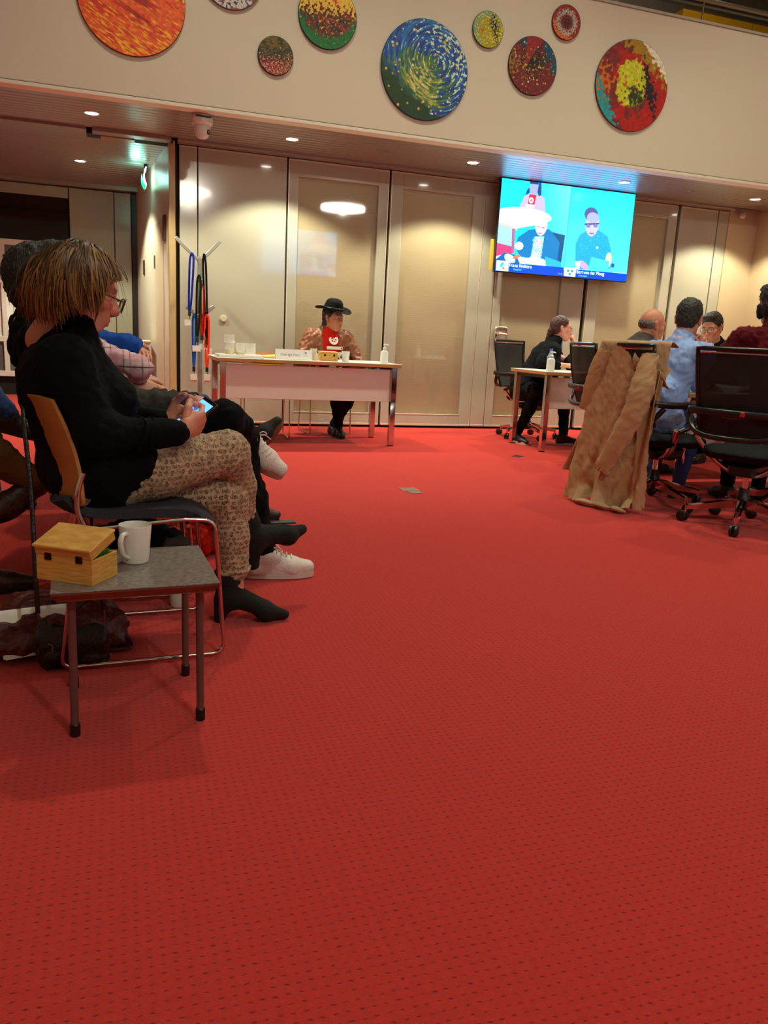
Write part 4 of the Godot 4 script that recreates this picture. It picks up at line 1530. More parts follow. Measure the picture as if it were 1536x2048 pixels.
func coat_stand() -> void:
	var gm := M("stand grey", Color(0.60, 0.59, 0.56), 0.35, 0.4)
	var t := thing("coat_stand", "grey coat stand with slanting arms hung with lanyards by the panels", "coat stand", V(0.765, 0, -7.99))
	obj("post", bx(V(-0.022, 0.02, -0.012), V(0.022, 1.63, 0.012), 0.004), gm, t)
	obj("cap", bx(V(-0.026, 1.41, -0.016), V(0.03, 1.425, 0.02), 0.002), M("stand white", Color(0.85, 0.84, 0.81), 0.4), t)
	var ft := S()
	box(ft, V(0, 0.012, 0), V(0.42, 0.024, 0.30), 0.008)
	obj("foot_plate", ft, gm, t)
	for a in [[V(-0.02, 1.60, 0), V(-0.225, 1.785, 0.02)], [V(0.02, 1.60, 0), V(0.19, 1.785, 0.02)], [V(0.01, 1.07, 0), V(0.13, 1.18, 0.04)], [V(-0.01, 1.07, 0), V(-0.13, 1.16, 0.05)]]:
		var s := S()
		var d: Vector3 = (a[1] - a[0])
		box(s, (a[0] + a[1]) * 0.5, V(d.length(), 0.034, 0.012), 0.004, Basis(Vector3.BACK, atan2(d.y, d.x)))
		obj("arm", s, gm, t)
	var card := M("badge card", Color(0.86, 0.84, 0.82), 0.5)
	var red := M("badge foot", Color(0.70, 0.42, 0.40), 0.5)
	var clip := M("clip metal", Color(0.45, 0.43, 0.40), 0.3, 0.9)
	var L := [
		["blue lanyard hanging from the left arm of the coat stand", Color(0.05, 0.14, 0.56), -0.075, 1.655, -0.100, 1.12, 0.030],
		["plain black lanyard hanging from the right arm of the coat stand", Color(0.02, 0.02, 0.02), 0.035, 1.655, 0.060, 0.86, 0.022],
		["black and green lanyard in the middle of the coat stand", Color(0.03, 0.10, 0.05), -0.012, 1.46, -0.030, 0.88, 0.030],
		["red lanyard in the middle of the coat stand", Color(0.68, 0.09, 0.05), 0.020, 1.38, 0.018, 0.90, 0.026],
		["light blue lanyard with the lowest badge on the left of the coat stand", Color(0.10, 0.30, 0.66), -0.058, 1.10, -0.062, 0.60, 0.022],
		["orange lanyard with the lowest badge on the right of the coat stand", Color(0.90, 0.20, 0.05), 0.062, 1.10, 0.062, 0.60, 0.030]]
	for i in L.size():
		var a: Array = L[i]
		var n := thing("lanyard", a[0], "lanyard", V(0.765, 0, -7.955 + 0.008 * (i % 3)), 0, "lanyards on the coat stand")
		var m := cloth("lanyard %d" % i, a[1], 0.0, 0.8, 60.0)
		var top := V(a[2], a[3], 0.0)
		var bot := V(a[4], a[5], 0.0)
		var w: float = a[6]
		for sx in [-1.0, 1.0]:
			var s := S()
			var pts := spline([top, top.lerp(bot, 0.12) + V(sx * w * 0.55, 0, 0.004 * sx), top.lerp(bot, 0.55) + V(sx * w * 0.5, 0, 0.006 * sx), top.lerp(bot, 0.9) + V(sx * w * 0.3, 0, 0.003), bot], 5)
			tube(s, pts, 0.010, 8, true, 0.16, Vector3.RIGHT)
			obj("strap", s, m, n)
		obj("buckle", bx(bot + V(-0.014, -0.045, -0.006), bot + V(0.014, 0.005, 0.006), 0.003), black_plastic(), n)
		var cs := S()
		tube(cs, [bot + V(0, -0.045, 0), bot + V(0.004, -0.06, 0.004), bot + V(0, -0.072, 0)], 0.004, 6)
		obj("clip", cs, clip, n)
		var c := S()
		var low := i >= 4
		box(c, bot + V(0.0 if low else (-0.008 if i % 2 == 0 else 0.012), -0.105, 0.004 * (i % 3)), V(0.062 if low else 0.078, 0.078 if low else 0.056, 0.002), 0.0006, Basis(Vector3.BACK, [0.05, -0.03, 0.02, 0.06, 0.12, -0.1][i]))
		var cd := obj("badge", c, card, n)
		if low:
			obj("badge_print", bx(bot + V(-0.028, -0.142, 0.008), bot + V(0.028, -0.125, 0.0095)), red, cd)

# ---------------------------------------------------------------- things on the tables and the floor
func mug(label: String, at: Vector3, deg: float, h := 0.098, handle := true) -> void:
	var t := thing("mug", label, "mug", at, deg)
	var w := M("white china", Color(0.84, 0.83, 0.80), 0.15)
	var s := S()
	var k := h / 0.098
	lathe(s, [Vector2(0, 0.004), Vector2(0.026 * k, 0.003), Vector2(0.029 * k, 0.0), Vector2(0.032 * k, 0.002), Vector2(0.0335 * k, 0.012 * k), Vector2(0.0405 * k, h - 0.002), Vector2(0.0395 * k, h), Vector2(0.038 * k, h - 0.002), Vector2(0.031 * k, 0.012), Vector2(0, 0.008)], 40)
	obj("cup", s, w, t)
	if handle:
		var hs := S()
		tube(hs, spline([V(0.037, h * 0.84, 0) * k, V(0.055, h * 0.82, 0), V(0.064, h * 0.66, 0), V(0.060, h * 0.45, 0), V(0.050, h * 0.28, 0), V(0.033, h * 0.18, 0)], 6), 0.0058, 10, true, 1.25)
		obj("handle", hs, w, t)

func tea_box(label: String, at: Vector3, deg: float, w: float, d: float, h: float, lift: float) -> void:
	# hinges on the +z face
	var t := thing("tea_box", label, "box", at, deg)
	var m := wood("pale pine", Color(0.72, 0.52, 0.22), Color(0.84, 0.66, 0.34), V(5.0, 40.0, 9.0), 0.5)
	var th := 0.006
	obj("base", bx(V(-w / 2, 0, -d / 2), V(w / 2, th, d / 2), 0.001), m, t)
	for sx in [-1.0, 1.0]:
		obj("end_wall", bx(V(sx * w / 2 - (th if sx > 0 else 0.0), th, -d / 2), V(sx * w / 2 + (th if sx < 0 else 0.0), h, d / 2), 0.001), m, t)
	for sz in [-1.0, 1.0]:
		obj("long_wall", bx(V(-w / 2 + th, th, sz * d / 2 - (th if sz > 0 else 0.0)), V(w / 2 - th, h, sz * d / 2 + (th if sz < 0 else 0.0)), 0.001), m, t)
	var lid := Node3D.new()
	lid.name = "lid"
	t.add_child(lid)
	lid.position = V(0, h, d / 2)
	lid.rotation.x = lift
	var ls := S()
	box(ls, V(0, 0.024, -d / 2), V(w + 0.006, 0.008, d + 0.006), 0.002)
	obj("lid_top", ls, m, lid)
	obj("lid_rim", bx(V(-w / 2, 0.0, -0.006), V(w / 2, 0.021, 0.0), 0.001), m, lid)
	obj("lid_rim", bx(V(-w / 2, 0.0, -d), V(w / 2, 0.021, -d + 0.006), 0.001), m, lid)
	for sx in [-1.0, 1.0]:
		obj("lid_rim", bx(V(sx * w / 2 - (0.006 if sx > 0 else 0.0), 0.0, -d + 0.006), V(sx * w / 2 + (0.006 if sx < 0 else 0.0), 0.021, -0.006), 0.001), m, lid)
	var br := M("bronze hinge", Color(0.16, 0.10, 0.06), 0.4, 0.7)
	for sx in [-0.55, 0.55]:
		obj("hinge", bx(V(sx * w / 2 - 0.009, h - 0.010, d / 2), V(sx * w / 2 + 0.009, h + 0.008, d / 2 + 0.003), 0.001), br, t)
	var cols := [Color(0.08, 0.34, 0.08), Color(0.14, 0.44, 0.10), Color(0.05, 0.24, 0.10), Color(0.20, 0.42, 0.14), Color(0.03, 0.05, 0.04)]
	for i in (7 if lift > 0.1 else 0):
		var s := S()
		box(s, V(0, 0.034, 0), V(0.004, 0.058, d * 0.7), 0.001, Basis(Vector3.BACK, -0.25))
		var b := obj("tea_bag", s, M("tea bag %d" % (i % 5), cols[i % 5], 0.5), null, Vector3.ZERO)
		tag(b, "green tea sachet standing in the open wooden tea box" if w > 0.13 and lift > 0.1 else "tea sachet in the wooden tea box on the press table", "tea bag", "tea sachets at " + label.left(24))
		b.transform = t.transform * Transform3D(Basis(), V(w * (-0.32 + 0.115 * i), th + 0.002, 0.0))

func tumbler(label: String, at: Vector3, r: float, h: float, fill: Color, lid := false) -> void:
	var t := thing("drinking_glass" if not lid else "glass_jug", label, "glass" if not lid else "jug", at)
	var s := S()
	lathe(s, [Vector2(0, 0), Vector2(r * 0.86, 0), Vector2(r * 0.90, 0.004), Vector2(r, h), Vector2(r * 0.96, h), Vector2(r * 0.85, 0.010), Vector2(0, 0.009)], 28)
	obj("glass", s, glass("tumbler glass", Color(0.95, 0.96, 0.95), 0.16), t)
	if fill.a > 0.0:
		var f := S()
		lathe(f, [Vector2(0, 0.011), Vector2(r * 0.82, 0.011), Vector2(r * 0.86, h * 0.3), Vector2(0, h * 0.3)], 24)
		obj("contents", f, M("contents " + str(fill), fill, 0.5), t)
	if lid:
		var l := S()
		lathe(l, [Vector2(r * 0.9, h * 0.62), Vector2(r * 1.03, h * 0.62), Vector2(r * 1.03, h * 0.68), Vector2(r * 0.9, h * 0.68)], 28)
		obj("collar", l, M("jug collar", Color(0.9, 0.89, 0.87), 0.4), t)

func pump_bottle(label: String, at: Vector3, k := 1.0) -> void:
	var t := thing("pump_bottle", label, "bottle", at)
	var w := M("bottle gel", Color(0.86, 0.86, 0.83), 0.2)
	var s := S()
	lathe(s, [Vector2(0, 0), Vector2(0.033 * k, 0), Vector2(0.036 * k, 0.004), Vector2(0.036 * k, 0.095 * k), Vector2(0.030 * k, 0.108 * k), Vector2(0.014 * k, 0.116 * k), Vector2(0.013 * k, 0.125 * k), Vector2(0, 0.125 * k)], 28)
	obj("bottle", s, w, t)
	var c := S()
	lathe(c, [Vector2(0.016 * k, 0.120 * k), Vector2(0.017 * k, 0.138 * k), Vector2(0.008 * k, 0.142 * k), Vector2(0.005 * k, 0.144 * k), Vector2(0.005 * k, 0.160 * k), Vector2(0.013 * k, 0.161 * k), Vector2(0.013 * k, 0.171 * k), Vector2(0, 0.173 * k)], 20)
	tube(c, [V(0, 0.166, 0) * k, V(0.024, 0.166, 0.008) * k, V(0.034, 0.160, 0.011) * k], 0.005 * k, 8)
	obj("pump", c, M("pump white", Color(0.88, 0.88, 0.86), 0.35), t)

func table_things() -> void:
	mug("white china mug with its handle towards the tea box on the small side table", V(0.034, 0.38, -2.035), 236)
	tea_box("open pale wooden tea box with two hinges on the small side table", V(-0.099, 0.38, -1.925), -33, 0.148, 0.100, 0.060, 0.30)
	mug("white mug standing on the carpet under the leopard trouser chair", V(0.19, 0, -2.76), 40, 0.085, false)
	var wm := M("tray white", Color(0.85, 0.84, 0.81), 0.35)
	# press table
	var t := thing("tray", "white serving tray at the left end of the press table", "tray", V(1.0, 0.74, -6.98))
	obj("tray_base", bx(V(-0.19, 0, -0.13), V(0.19, 0.008, 0.13), 0.003), wm, t)
	for a in [[-0.195, -0.135, -0.185, 0.135], [0.185, -0.135, 0.195, 0.135], [-0.195, -0.135, 0.195, -0.125], [-0.195, 0.125, 0.195, 0.135]]:
		obj("rim", bx(V(a[0], 0, a[1]), V(a[2], 0.026, a[3]), 0.003), wm, t)
	tumbler("tall glass jug with a white collar on the serving tray", V(0.925, 0.749, -7.05), 0.047, 0.178, Color(0.80, 0.70, 0.40, 1), true)
	tumbler("drinking glass on the tray beside the jug", V(1.02, 0.749, -7.05), 0.042, 0.112, Color(0.78, 0.66, 0.36, 1))
	tumbler("drinking glass at the right edge of the tray", V(1.102, 0.749, -7.02), 0.048, 0.112, Color(0, 0, 0, 0))
	var pf := thing("paper_folder", "yellow paper folder lying behind the name sign on the press table", "folder", V(1.33, 0.74, -7.16), 8)
	for i in 3:
		var s := S()
		box(s, V(0.01 * i, 0.006 + 0.009 * i, 0), V(0.30, 0.006, 0.22), 0.001, Basis(Vector3.BACK, 0.05 * i))
		obj("cover", s, M("manila", Color(0.80, 0.66, 0.36), 0.6), pf)
	var sg := thing("name_sign", "white folded name sign reading Overige Pers on the press table", "sign", V(1.455, 0.741, -6.885), 0)
	var sm := M("sign card", Color(0.88, 0.87, 0.85), 0.5)
	var s := S()
	box(s, V(0, 0.043, 0.0), V(0.315, 0.090, 0.003), 0.0008, Basis(Vector3.RIGHT, -0.28))
	obj("front", s, sm, sg)
	var s2 := S()
	box(s2, V(0, 0.043, -0.026), V(0.315, 0.090, 0.003), 0.0008, Basis(Vector3.RIGHT, 0.28))
	obj("back", s2, sm, sg)
	var TB := Basis(Vector3.RIGHT, -0.28)
	text_mesh("lettering", "Overige Pers", 0.030, M("sign grey", Color(0.30, 0.30, 0.31), 0.7), sg, Transform3D(TB, V(-0.03, 0.041, 0.0022)))
	text_mesh("lettering", "gemeente", 0.010, M("sign pale", Color(0.55, 0.55, 0.56), 0.7), sg, Transform3D(TB, V(0.108, 0.037, 0.0032)))
	var em := S()
	prism(em, PackedVector2Array([Vector2(-0.012, 0.008), Vector2(0, 0.012), Vector2(0.012, 0.008), Vector2(0.006, -0.004), Vector2(0, -0.010), Vector2(-0.006, -0.004)]), 0.0008, Transform3D(TB, V(0.108, 0.058, -0.0026)))
	obj("emblem", em, M("sign emblem", Color(0.50, 0.54, 0.50), 0.6), sg)
	tumbler("glass with a red brown drink beside the name sign", V(1.685, 0.741, -7.10), 0.034, 0.10, Color(0.35, 0.12, 0.06, 1))
	var cn := thing("paper_cup", "pale cream cup standing in front of the glass by the name sign", "cup", V(1.655, 0.74, -6.93))
	var cs := S()
	lathe(cs, [Vector2(0, 0), Vector2(0.026, 0), Vector2(0.034, 0.062), Vector2(0.032, 0.062), Vector2(0.025, 0.004), Vector2(0, 0.004)], 24)
	obj("cup", cs, M("cream card", Color(0.83, 0.78, 0.66), 0.6), cn)
	tea_box("closed pale wooden tea box in front of the man on the press table", V(1.785, 0.74, -6.97), 2, 0.155, 0.10, 0.052, 0.05)
	mug("white cup with its handle to the left in front of the man on the press table", V(1.945, 0.74, -6.96), 178, 0.09)
	pump_bottle("white hand gel pump bottle at the right end of the press table", V(2.30, 0.74, -6.93))
	# meeting tables
	pump_bottle("white hand gel pump bottle in front of the woman in the dark cardigan", V(3.80, 0.74, -6.56), 1.05)
	var wb := thing("water_bottle", "clear water bottle behind the hand gel on the meeting table", "bottle", V(3.92, 0.74, -6.78))
	var ws := S()
	lathe(ws, [Vector2(0, 0), Vector2(0.032, 0), Vector2(0.034, 0.006), Vector2(0.034, 0.13), Vector2(0.014, 0.17), Vector2(0.014, 0.19), Vector2(0, 0.19)], 24)
	obj("bottle", ws, glass("bottle plastic", Color(0.75, 0.82, 0.92), 0.25), wb)
	var wc := S()
	lathe(wc, [Vector2(0.015, 0.185), Vector2(0.015, 0.205), Vector2(0, 0.205)], 16)
	obj("cap", wc, M("cap blue", Color(0.35, 0.45, 0.70), 0.4), wb)
	tumbler("dark tall tumbler beside the hands of the woman in the dark cardigan", V(4.34, 0.74, -6.86), 0.034, 0.13, Color(0.05, 0.05, 0.05, 1))
	var pp := thing("paper_stack", "stack of white papers under the hands of the man in the blue blazer", "papers", V(3.78, 0.72, -4.55), 12)
	for i in 3:
		obj("sheet", bx(V(-0.105 + 0.004 * i, 0.003 * i, -0.148), V(0.105 + 0.004 * i, 0.003 * i + 0.0026, 0.148)), M("paper white", Color(0.86, 0.86, 0.84), 0.6), pp)
	var lp := thing("laptop", "open dark laptop on the table in front of the maroon shirt", "laptop", V(3.80, 0.72, -4.80), 180)
	obj("keyboard_half", bx(V(-0.16, 0, -0.11), V(0.16, 0.014, 0.11), 0.003), black_plastic(), lp)
	var ls := S()
	box(ls, V(0, 0.115, -0.135), V(0.32, 0.21, 0.008), 0.003, Basis(Vector3.RIGHT, -0.25))
	obj("screen_half", ls, M("laptop grey", Color(0.35, 0.36, 0.38), 0.4, 0.4), lp)
	var pn := thing("notebook", "white notebook on the table in front of the bald man", "notebook", V(4.40, 0.72, -5.45), 20)
	obj("cover", bx(V(-0.10, 0, -0.14), V(0.10, 0.012, 0.14), 0.002), M("paper white", Color(0.86, 0.86, 0.84), 0.6), pn)

func phone() -> void:
	var t := thing("phone", "dark phone with a glowing blue screen held in the woman's hands", "phone", V(0.212, 0.715, -2.425))
	var n := V(-0.52, 0.74, 0.43).normalized()
	var h := V(0.72, 0.66, -0.12)
	h = (h - n * h.dot(n)).normalized()
	t.basis = Basis(h.cross(n), h, n)
	obj("casing", bx(V(-0.037, -0.072, -0.011), V(0.037, 0.072, -0.001), 0.003), M("phone case", Color(0.07, 0.03, 0.025), 0.35), t)
	obj("glass_face", bx(V(-0.0355, -0.070, -0.001), V(0.0355, 0.070, 0.0005), 0.0004), M("phone glass", Color(0.02, 0.02, 0.022), 0.05), t)
	var s := S()
	s.set_smooth_group(-1)
	quv(s, V(-0.033, -0.060, 0.0008), V(0.033, -0.060, 0.0008), V(0.033, 0.058, 0.0008), V(-0.033, 0.058, 0.0008))
	obj("phone_screen", s, glow("phone glow", Color(0.30, 0.55, 1.0), 1.15), t)

func floor_things() -> void:
	var f := thing("floor_box", "square floor socket with steel rim and brown lid set in the carpet", "floor socket", V(1.805, 0, -4.785))
	var st := M("socket steel", Color(0.80, 0.76, 0.72), 0.25, 0.9)
	for a in [[-0.055, -0.055, 0.055, -0.047], [-0.055, 0.047, 0.055, 0.055], [-0.055, -0.047, -0.047, 0.047], [0.047, -0.047, 0.055, 0.047]]:
		obj("rim", bx(V(a[0], 0, a[1]), V(a[2], 0.004, a[3])), st, f)
	obj("lid", bx(V(-0.047, 0, -0.047), V(0.047, 0.002, 0.047)), M("socket brown", Color(0.42, 0.28, 0.20), 0.5), f)
	obj("flap", bx(V(-0.035, 0, 0.058), V(0.045, 0.003, 0.135)), M("socket brown", Color(0.42, 0.28, 0.20), 0.5), f)
	var f2 := thing("floor_hatch", "small dark flat hatch in the carpet before the meeting table", "floor socket", V(3.355, 0, -6.215), 40)
	obj("lid", bx(V(-0.055, 0, -0.04), V(0.055, 0.003, 0.04)), M("hatch dark", Color(0.16, 0.05, 0.05), 0.7), f2)
	var sp := thing("loose_strap", "flat dark strap end lying on the carpet by the brown shoe", "strap", V(0.79, 0, -3.96), 4)
	obj("strap", bx(V(-0.07, 0, -0.03), V(0.075, 0.008, 0.03), 0.002), M("strap dark", Color(0.07, 0.05, 0.05), 0.6), sp)
	# bags under the seats
	var burg := leather("burgundy leather", Color(0.30, 0.07, 0.06), 0.45)
	var wn := noise(9.0, 3, 33)
	var rb := thing("shoulder_bag", "large slouching burgundy leather bag on the carpet behind the black handbag", "bag", V(-0.17, 0, -2.47))
	solid("bag_body", blob([[V(-0.14, 0.05, 0.06), Basis(), V(0.15, 0.05, 0.10)], [V(0.04, 0.06, 0.02), Basis(), V(0.15, 0.065, 0.10)], [V(-0.12, 0.085, -0.06), V(0.08, 0.09, -0.07), 0.07, 0.065], [V(0.12, 0.03, 0.05), V(0.17, 0.02, 0.07), 0.03, 0.02], [V(-0.04, 0.15, 0.03), V(0.03, 0.15, 0.03), 0.05, 0.05, -1]], 0.009, 0.035, 0.012, wn), burg, rb)
	var hd := S()
	tube(hd, spline([V(-0.13, 0.12, 0.0), V(-0.09, 0.165, 0.03), V(0.02, 0.17, 0.03), V(0.09, 0.14, 0.01)], 6), 0.008, 8, true, 0.5)
	obj("handle", hd, burg, rb)
	hd = S()
	tube(hd, spline([V(0.14, 0.05, 0.05), V(0.19, 0.03, 0.09), V(0.185, 0.012, 0.10), V(0.10, 0.010, 0.10)], 6), 0.009, 8, true, 0.5)
	obj("handle", hd, burg, rb)
	var bb := thing("handbag", "small black leather handbag hung by its long strap from the chair back", "handbag", V(-0.138, 0, -2.29))
	var bl := leather("black bag leather", Color(0.018, 0.017, 0.018), 0.45)
	solid("bag_body", blob([[V(-0.060, 0.085, 0), V(-0.060, 0.035, 0), 0.032, 0.034], [V(0.062, 0.085, 0), V(0.062, 0.035, 0), 0.032, 0.034], [V(0, 0.06, 0), Basis(), V(0.09, 0.062, 0.036)], [V(-0.080, 0.14, 0), V(-0.07, 0.10, 0), 0.010, 0.022]], 0.006, 0.03, 0.010, wn), bl, bb)
	var fl := S()
	sheet(fl, 10, 8, func(u: float, v: float) -> Vector3: return V(-0.085 + u * 0.17, 0.128 - v * 0.07, 0.020 + 0.018 * sin(v * 2.0)), 0.003)
	obj("flap", fl, bl, bb)
	var zp := S()
	tube(zp, [V(-0.062, 0.088, 0.042), V(-0.050, 0.084, 0.044), V(-0.052, 0.060, 0.044)], 0.0022, 6)
	obj("zip_pull", zp, M("clip metal", Color(0.45, 0.43, 0.40), 0.3, 0.9), bb)
	var sr := S()
	tube(sr, spline([V(-0.088, 0.165, 0.0), V(-0.092, 0.30, -0.02), V(-0.098, 0.50, -0.07), V(-0.113, 0.70, -0.12), V(-0.108, 0.758, -0.145), V(-0.075, 0.765, -0.16)], 6), 0.0065, 8, true, 0.3, Vector3.RIGHT)
	obj("strap", sr, bl, bb)
	var rg := S()
	tube(rg, [V(-0.085, 0.14, 0), V(-0.086, 0.155, 0), V(-0.088, 0.168, 0)], 0.0035, 8)
	obj("ring", rg, M("clip metal", Color(0.45, 0.43, 0.40), 0.3, 0.9), bb)
	rg = S()
	tube(rg, [V(0.085, 0.13, 0), V(0.088, 0.15, 0), V(0.085, 0.165, 0)], 0.0035, 8)
	obj("ring", rg, M("clip metal", Color(0.45, 0.43, 0.40), 0.3, 0.9), bb)
	var s3 := S()
	tube(s3, spline([V(0.085, 0.165, 0), V(0.082, 0.20, 0.0), V(0.06, 0.21, -0.01), V(0.0, 0.15, -0.03)], 5), 0.0065, 8, true, 0.35)
	obj("strap", s3, bl, bb)
	var pa := thing("paper_sheet", "white sheets of paper leaning on the burgundy bag", "papers", V(-0.235, 0, -2.40), 12)
	for i in 2:
		var s := S()
		box(s, V(0, 0.075, 0), V(0.21, 0.17, 0.0012), 0.0, Basis(Vector3.RIGHT, -0.95 - 0.05 * i) * Basis(Vector3.BACK, 0.06 * i))
		obj("sheet", s, M("paper white", Color(0.86, 0.86, 0.84), 0.6), pa)
	var bp := thing("backpack", "dark backpack with a grey pocket lying under the second seat", "backpack", V(0.10, 0, -3.12))
	solid("bag_body", blob([[V(-0.05, 0.12, 0), Basis(), V(0.16, 0.12, 0.14)], [V(0.06, 0.09, 0.02), Basis(), V(0.12, 0.10, 0.12)]], 0.012, 0.04, 0.02, wn), cloth("backpack black", Color(0.03, 0.03, 0.032)), bp)
	solid("pocket", blob([[V(0.10, 0.11, 0.09), Basis(), V(0.09, 0.075, 0.06)]], 0.010, 0.03, 0.012, wn), cloth("backpack grey", Color(0.30, 0.285, 0.28)), bp)
	var rc := thing("folded_scarf", "orange red scarf bundled on the carpet under the front seats", "scarf", V(0.33, 0, -3.42))
	solid("cloth", blob([[V(0, 0.07, 0), Basis(), V(0.10, 0.07, 0.09)], [V(0.03, 0.13, -0.02), Basis(), V(0.07, 0.06, 0.07)]], 0.010, 0.03, 0.03, noise(16.0, 3, 8)), cloth("orange red cloth", Color(0.70, 0.12, 0.05)), rc)
	# side table in the corridor
	var t := thing("corridor_table", "narrow wooden topped table with a white leg against the corridor wall", "table", V(0.10, 0, -9.72))
	var ply := wood("plywood edge", Color(0.62, 0.43, 0.22), Color(0.74, 0.55, 0.31), V(1.0, 60.0, 1.0), 0.5)
	obj("table_top", bx(V(-0.30, 0.775, -0.24), V(0.268, 0.798, 0.22), 0.003), M("corridor top", Color(0.80, 0.74, 0.62), 0.4), t)
	obj("edge_band", bx(V(-0.30, 0.770, -0.24), V(0.269, 0.786, 0.221), 0.002), ply, t)
	for a in [[-0.27, 0.18], [0.235, 0.18], [-0.27, -0.21], [0.235, -0.21]]:
		obj("leg", bx(V(a[0] - 0.02, 0, a[1] - 0.02), V(a[0] + 0.02, 0.77, a[1] + 0.02), 0.003), M("leg white", Color(0.80, 0.80, 0.78), 0.4), t)
	obj("side_panel", bx(V(-0.25, 0.05, -0.2), V(0.2, 0.76, -0.18), 0.003), M("cabinet dark", Color(0.10, 0.065, 0.05), 0.5), t)

func trench_coat() -> void:
	var t := thing("trench_coat", "tan trench coat draped over an office chair, hem trailing on the carpet", "coat", V(2.955, 0, -4.215))
	var m := cloth("tan gabardine", Color(0.70, 0.575, 0.425), 0.0, 0.7, 50.0, 0.10)
	var U := V(0.342, 0, 0.94)
	var N := V(-0.94, 0, 0.342)
	var wn := noise(7.0, 3, 19)
	var wf := noise(22.0, 3, 29)
	var P := func(u: float, y: float, n: float) -> Vector3: return U * u + N * n + V(0, y, 0)
	var body := S()
	sheet(body, 48, 64, func(a: float, v: float) -> Vector3:
		var x := a * 2.0 - 1.0
		var k := maxf(v - 0.05, 0.0) / 0.95
		var w := 0.245 + 0.015 * k
		var u := x * w + 0.050 - 0.063 * k + 0.012 * k * sin(k * 6.0)
		var y := 1.022 - 1.01 * k
		var n := 0.035 + 0.07 * k - 0.05 * x * x * (1.0 - 0.3 * k)
		if v < 0.05:
			n = -0.09 + 0.125 * v / 0.05 - 0.05 * x * x * v / 0.05
			y = 0.995 + 0.03 * sin(v / 0.05 * PI * 0.5)
		n += k * (0.022 * sin(x * 7.0 + 1.0) + 0.014 * sin(x * 13.0 + k * 2.0)) + 0.012 * k * wn.get_noise_2d(x * 0.5, k * 0.7) * 2.0 + 0.008 * wf.get_noise_2d(x * 0.3, k)
		if k > 0.90:
			var e := (k - 0.90) / 0.10
			n += 0.035 * e * (1.0 + 0.7 * sin(x * 9.0))
			y = maxf(y, 0.012) + 0.03 * maxf(-sin(x * 5.0 - 0.5), 0.0) * e
		return P.call(u, y, n), 0.004)
	obj("back_panel", body, m, t)
	# right sleeve, hanging across the back
	var sl := S()
	var path := spline([P.call(0.205, 0.95, 0.055), P.call(0.216, 0.82, 0.10), P.call(0.218, 0.70, 0.13), P.call(0.182, 0.56, 0.148), P.call(0.109, 0.40, 0.155), P.call(0.025, 0.235, 0.152)], 8)
	sleeve_tube(sl, path, 0.052, 0.082, 0.056, U, wf)
	obj("sleeve", sl, m, t)
	var s2 := S()
	var p2 := spline([P.call(-0.13, 0.965, 0.02), P.call(-0.175, 0.86, 0.03), P.call(-0.215, 0.72, 0.03), P.call(-0.245, 0.585, 0.02)], 8)
	sleeve_tube(s2, p2, 0.05, 0.052, 0.042, U, wf)
	obj("sleeve", s2, m, t)
	# shoulder and collar falling over the right side
	var sh := S()
	sheet(sh, 18, 14, func(a: float, v: float) -> Vector3:
		var u := 0.10 + a * 0.20
		return P.call(u, 0.995 - 0.13 * a - v * (0.16 - 0.05 * a), 0.05 * sin(v * PI) + 0.02 - 0.06 * a + 0.012 * wf.get_noise_2d(a * 0.5, v * 0.5)), 0.004)
	obj("shoulder_flap", sh, m, t)
	# front panel showing on the left, shorter than the back
	var fp := S()
	sheet(fp, 14, 30, func(a: float, v: float) -> Vector3:
		var u := -0.155 - 0.17 * v - (0.5 - a) * (0.03 + 0.09 * v)
		return P.call(u, 0.70 - 0.53 * v, -0.03 + 0.03 * v + 0.015 * sin(a * 5.0 + v * 2.0)), 0.004)
	obj("front_panel", fp, m, t)
	var fr := S()
	sheet(fr, 14, 40, func(a: float, v: float) -> Vector3:
		var u := 0.235 + (a - 0.5) * 0.09 + 0.02 * v
		return P.call(u, 0.86 - 0.83 * v, 0.045 + 0.05 * v + 0.022 * sin(a * 6.0 + v * 5.0) + 0.012 * wf.get_noise_2d(a, v * 2.0)), 0.004)
	obj("front_panel", fr, m, t)
	var fo := S()
	for i in 3:
		tube(fo, spline([P.call(-0.14 + 0.13 * i, 0.014, 0.155 - 0.02 * i), P.call(-0.06 + 0.12 * i, 0.03, 0.185), P.call(0.03 + 0.10 * i, 0.014, 0.15)], 6), [0.004, 0.008, 0.011, 0.013, 0.014, 0.015, 0.016, 0.016, 0.015, 0.013, 0.010, 0.007, 0.004], 10, true, 1.8)
	obj("hem_fold", fo, m, t)

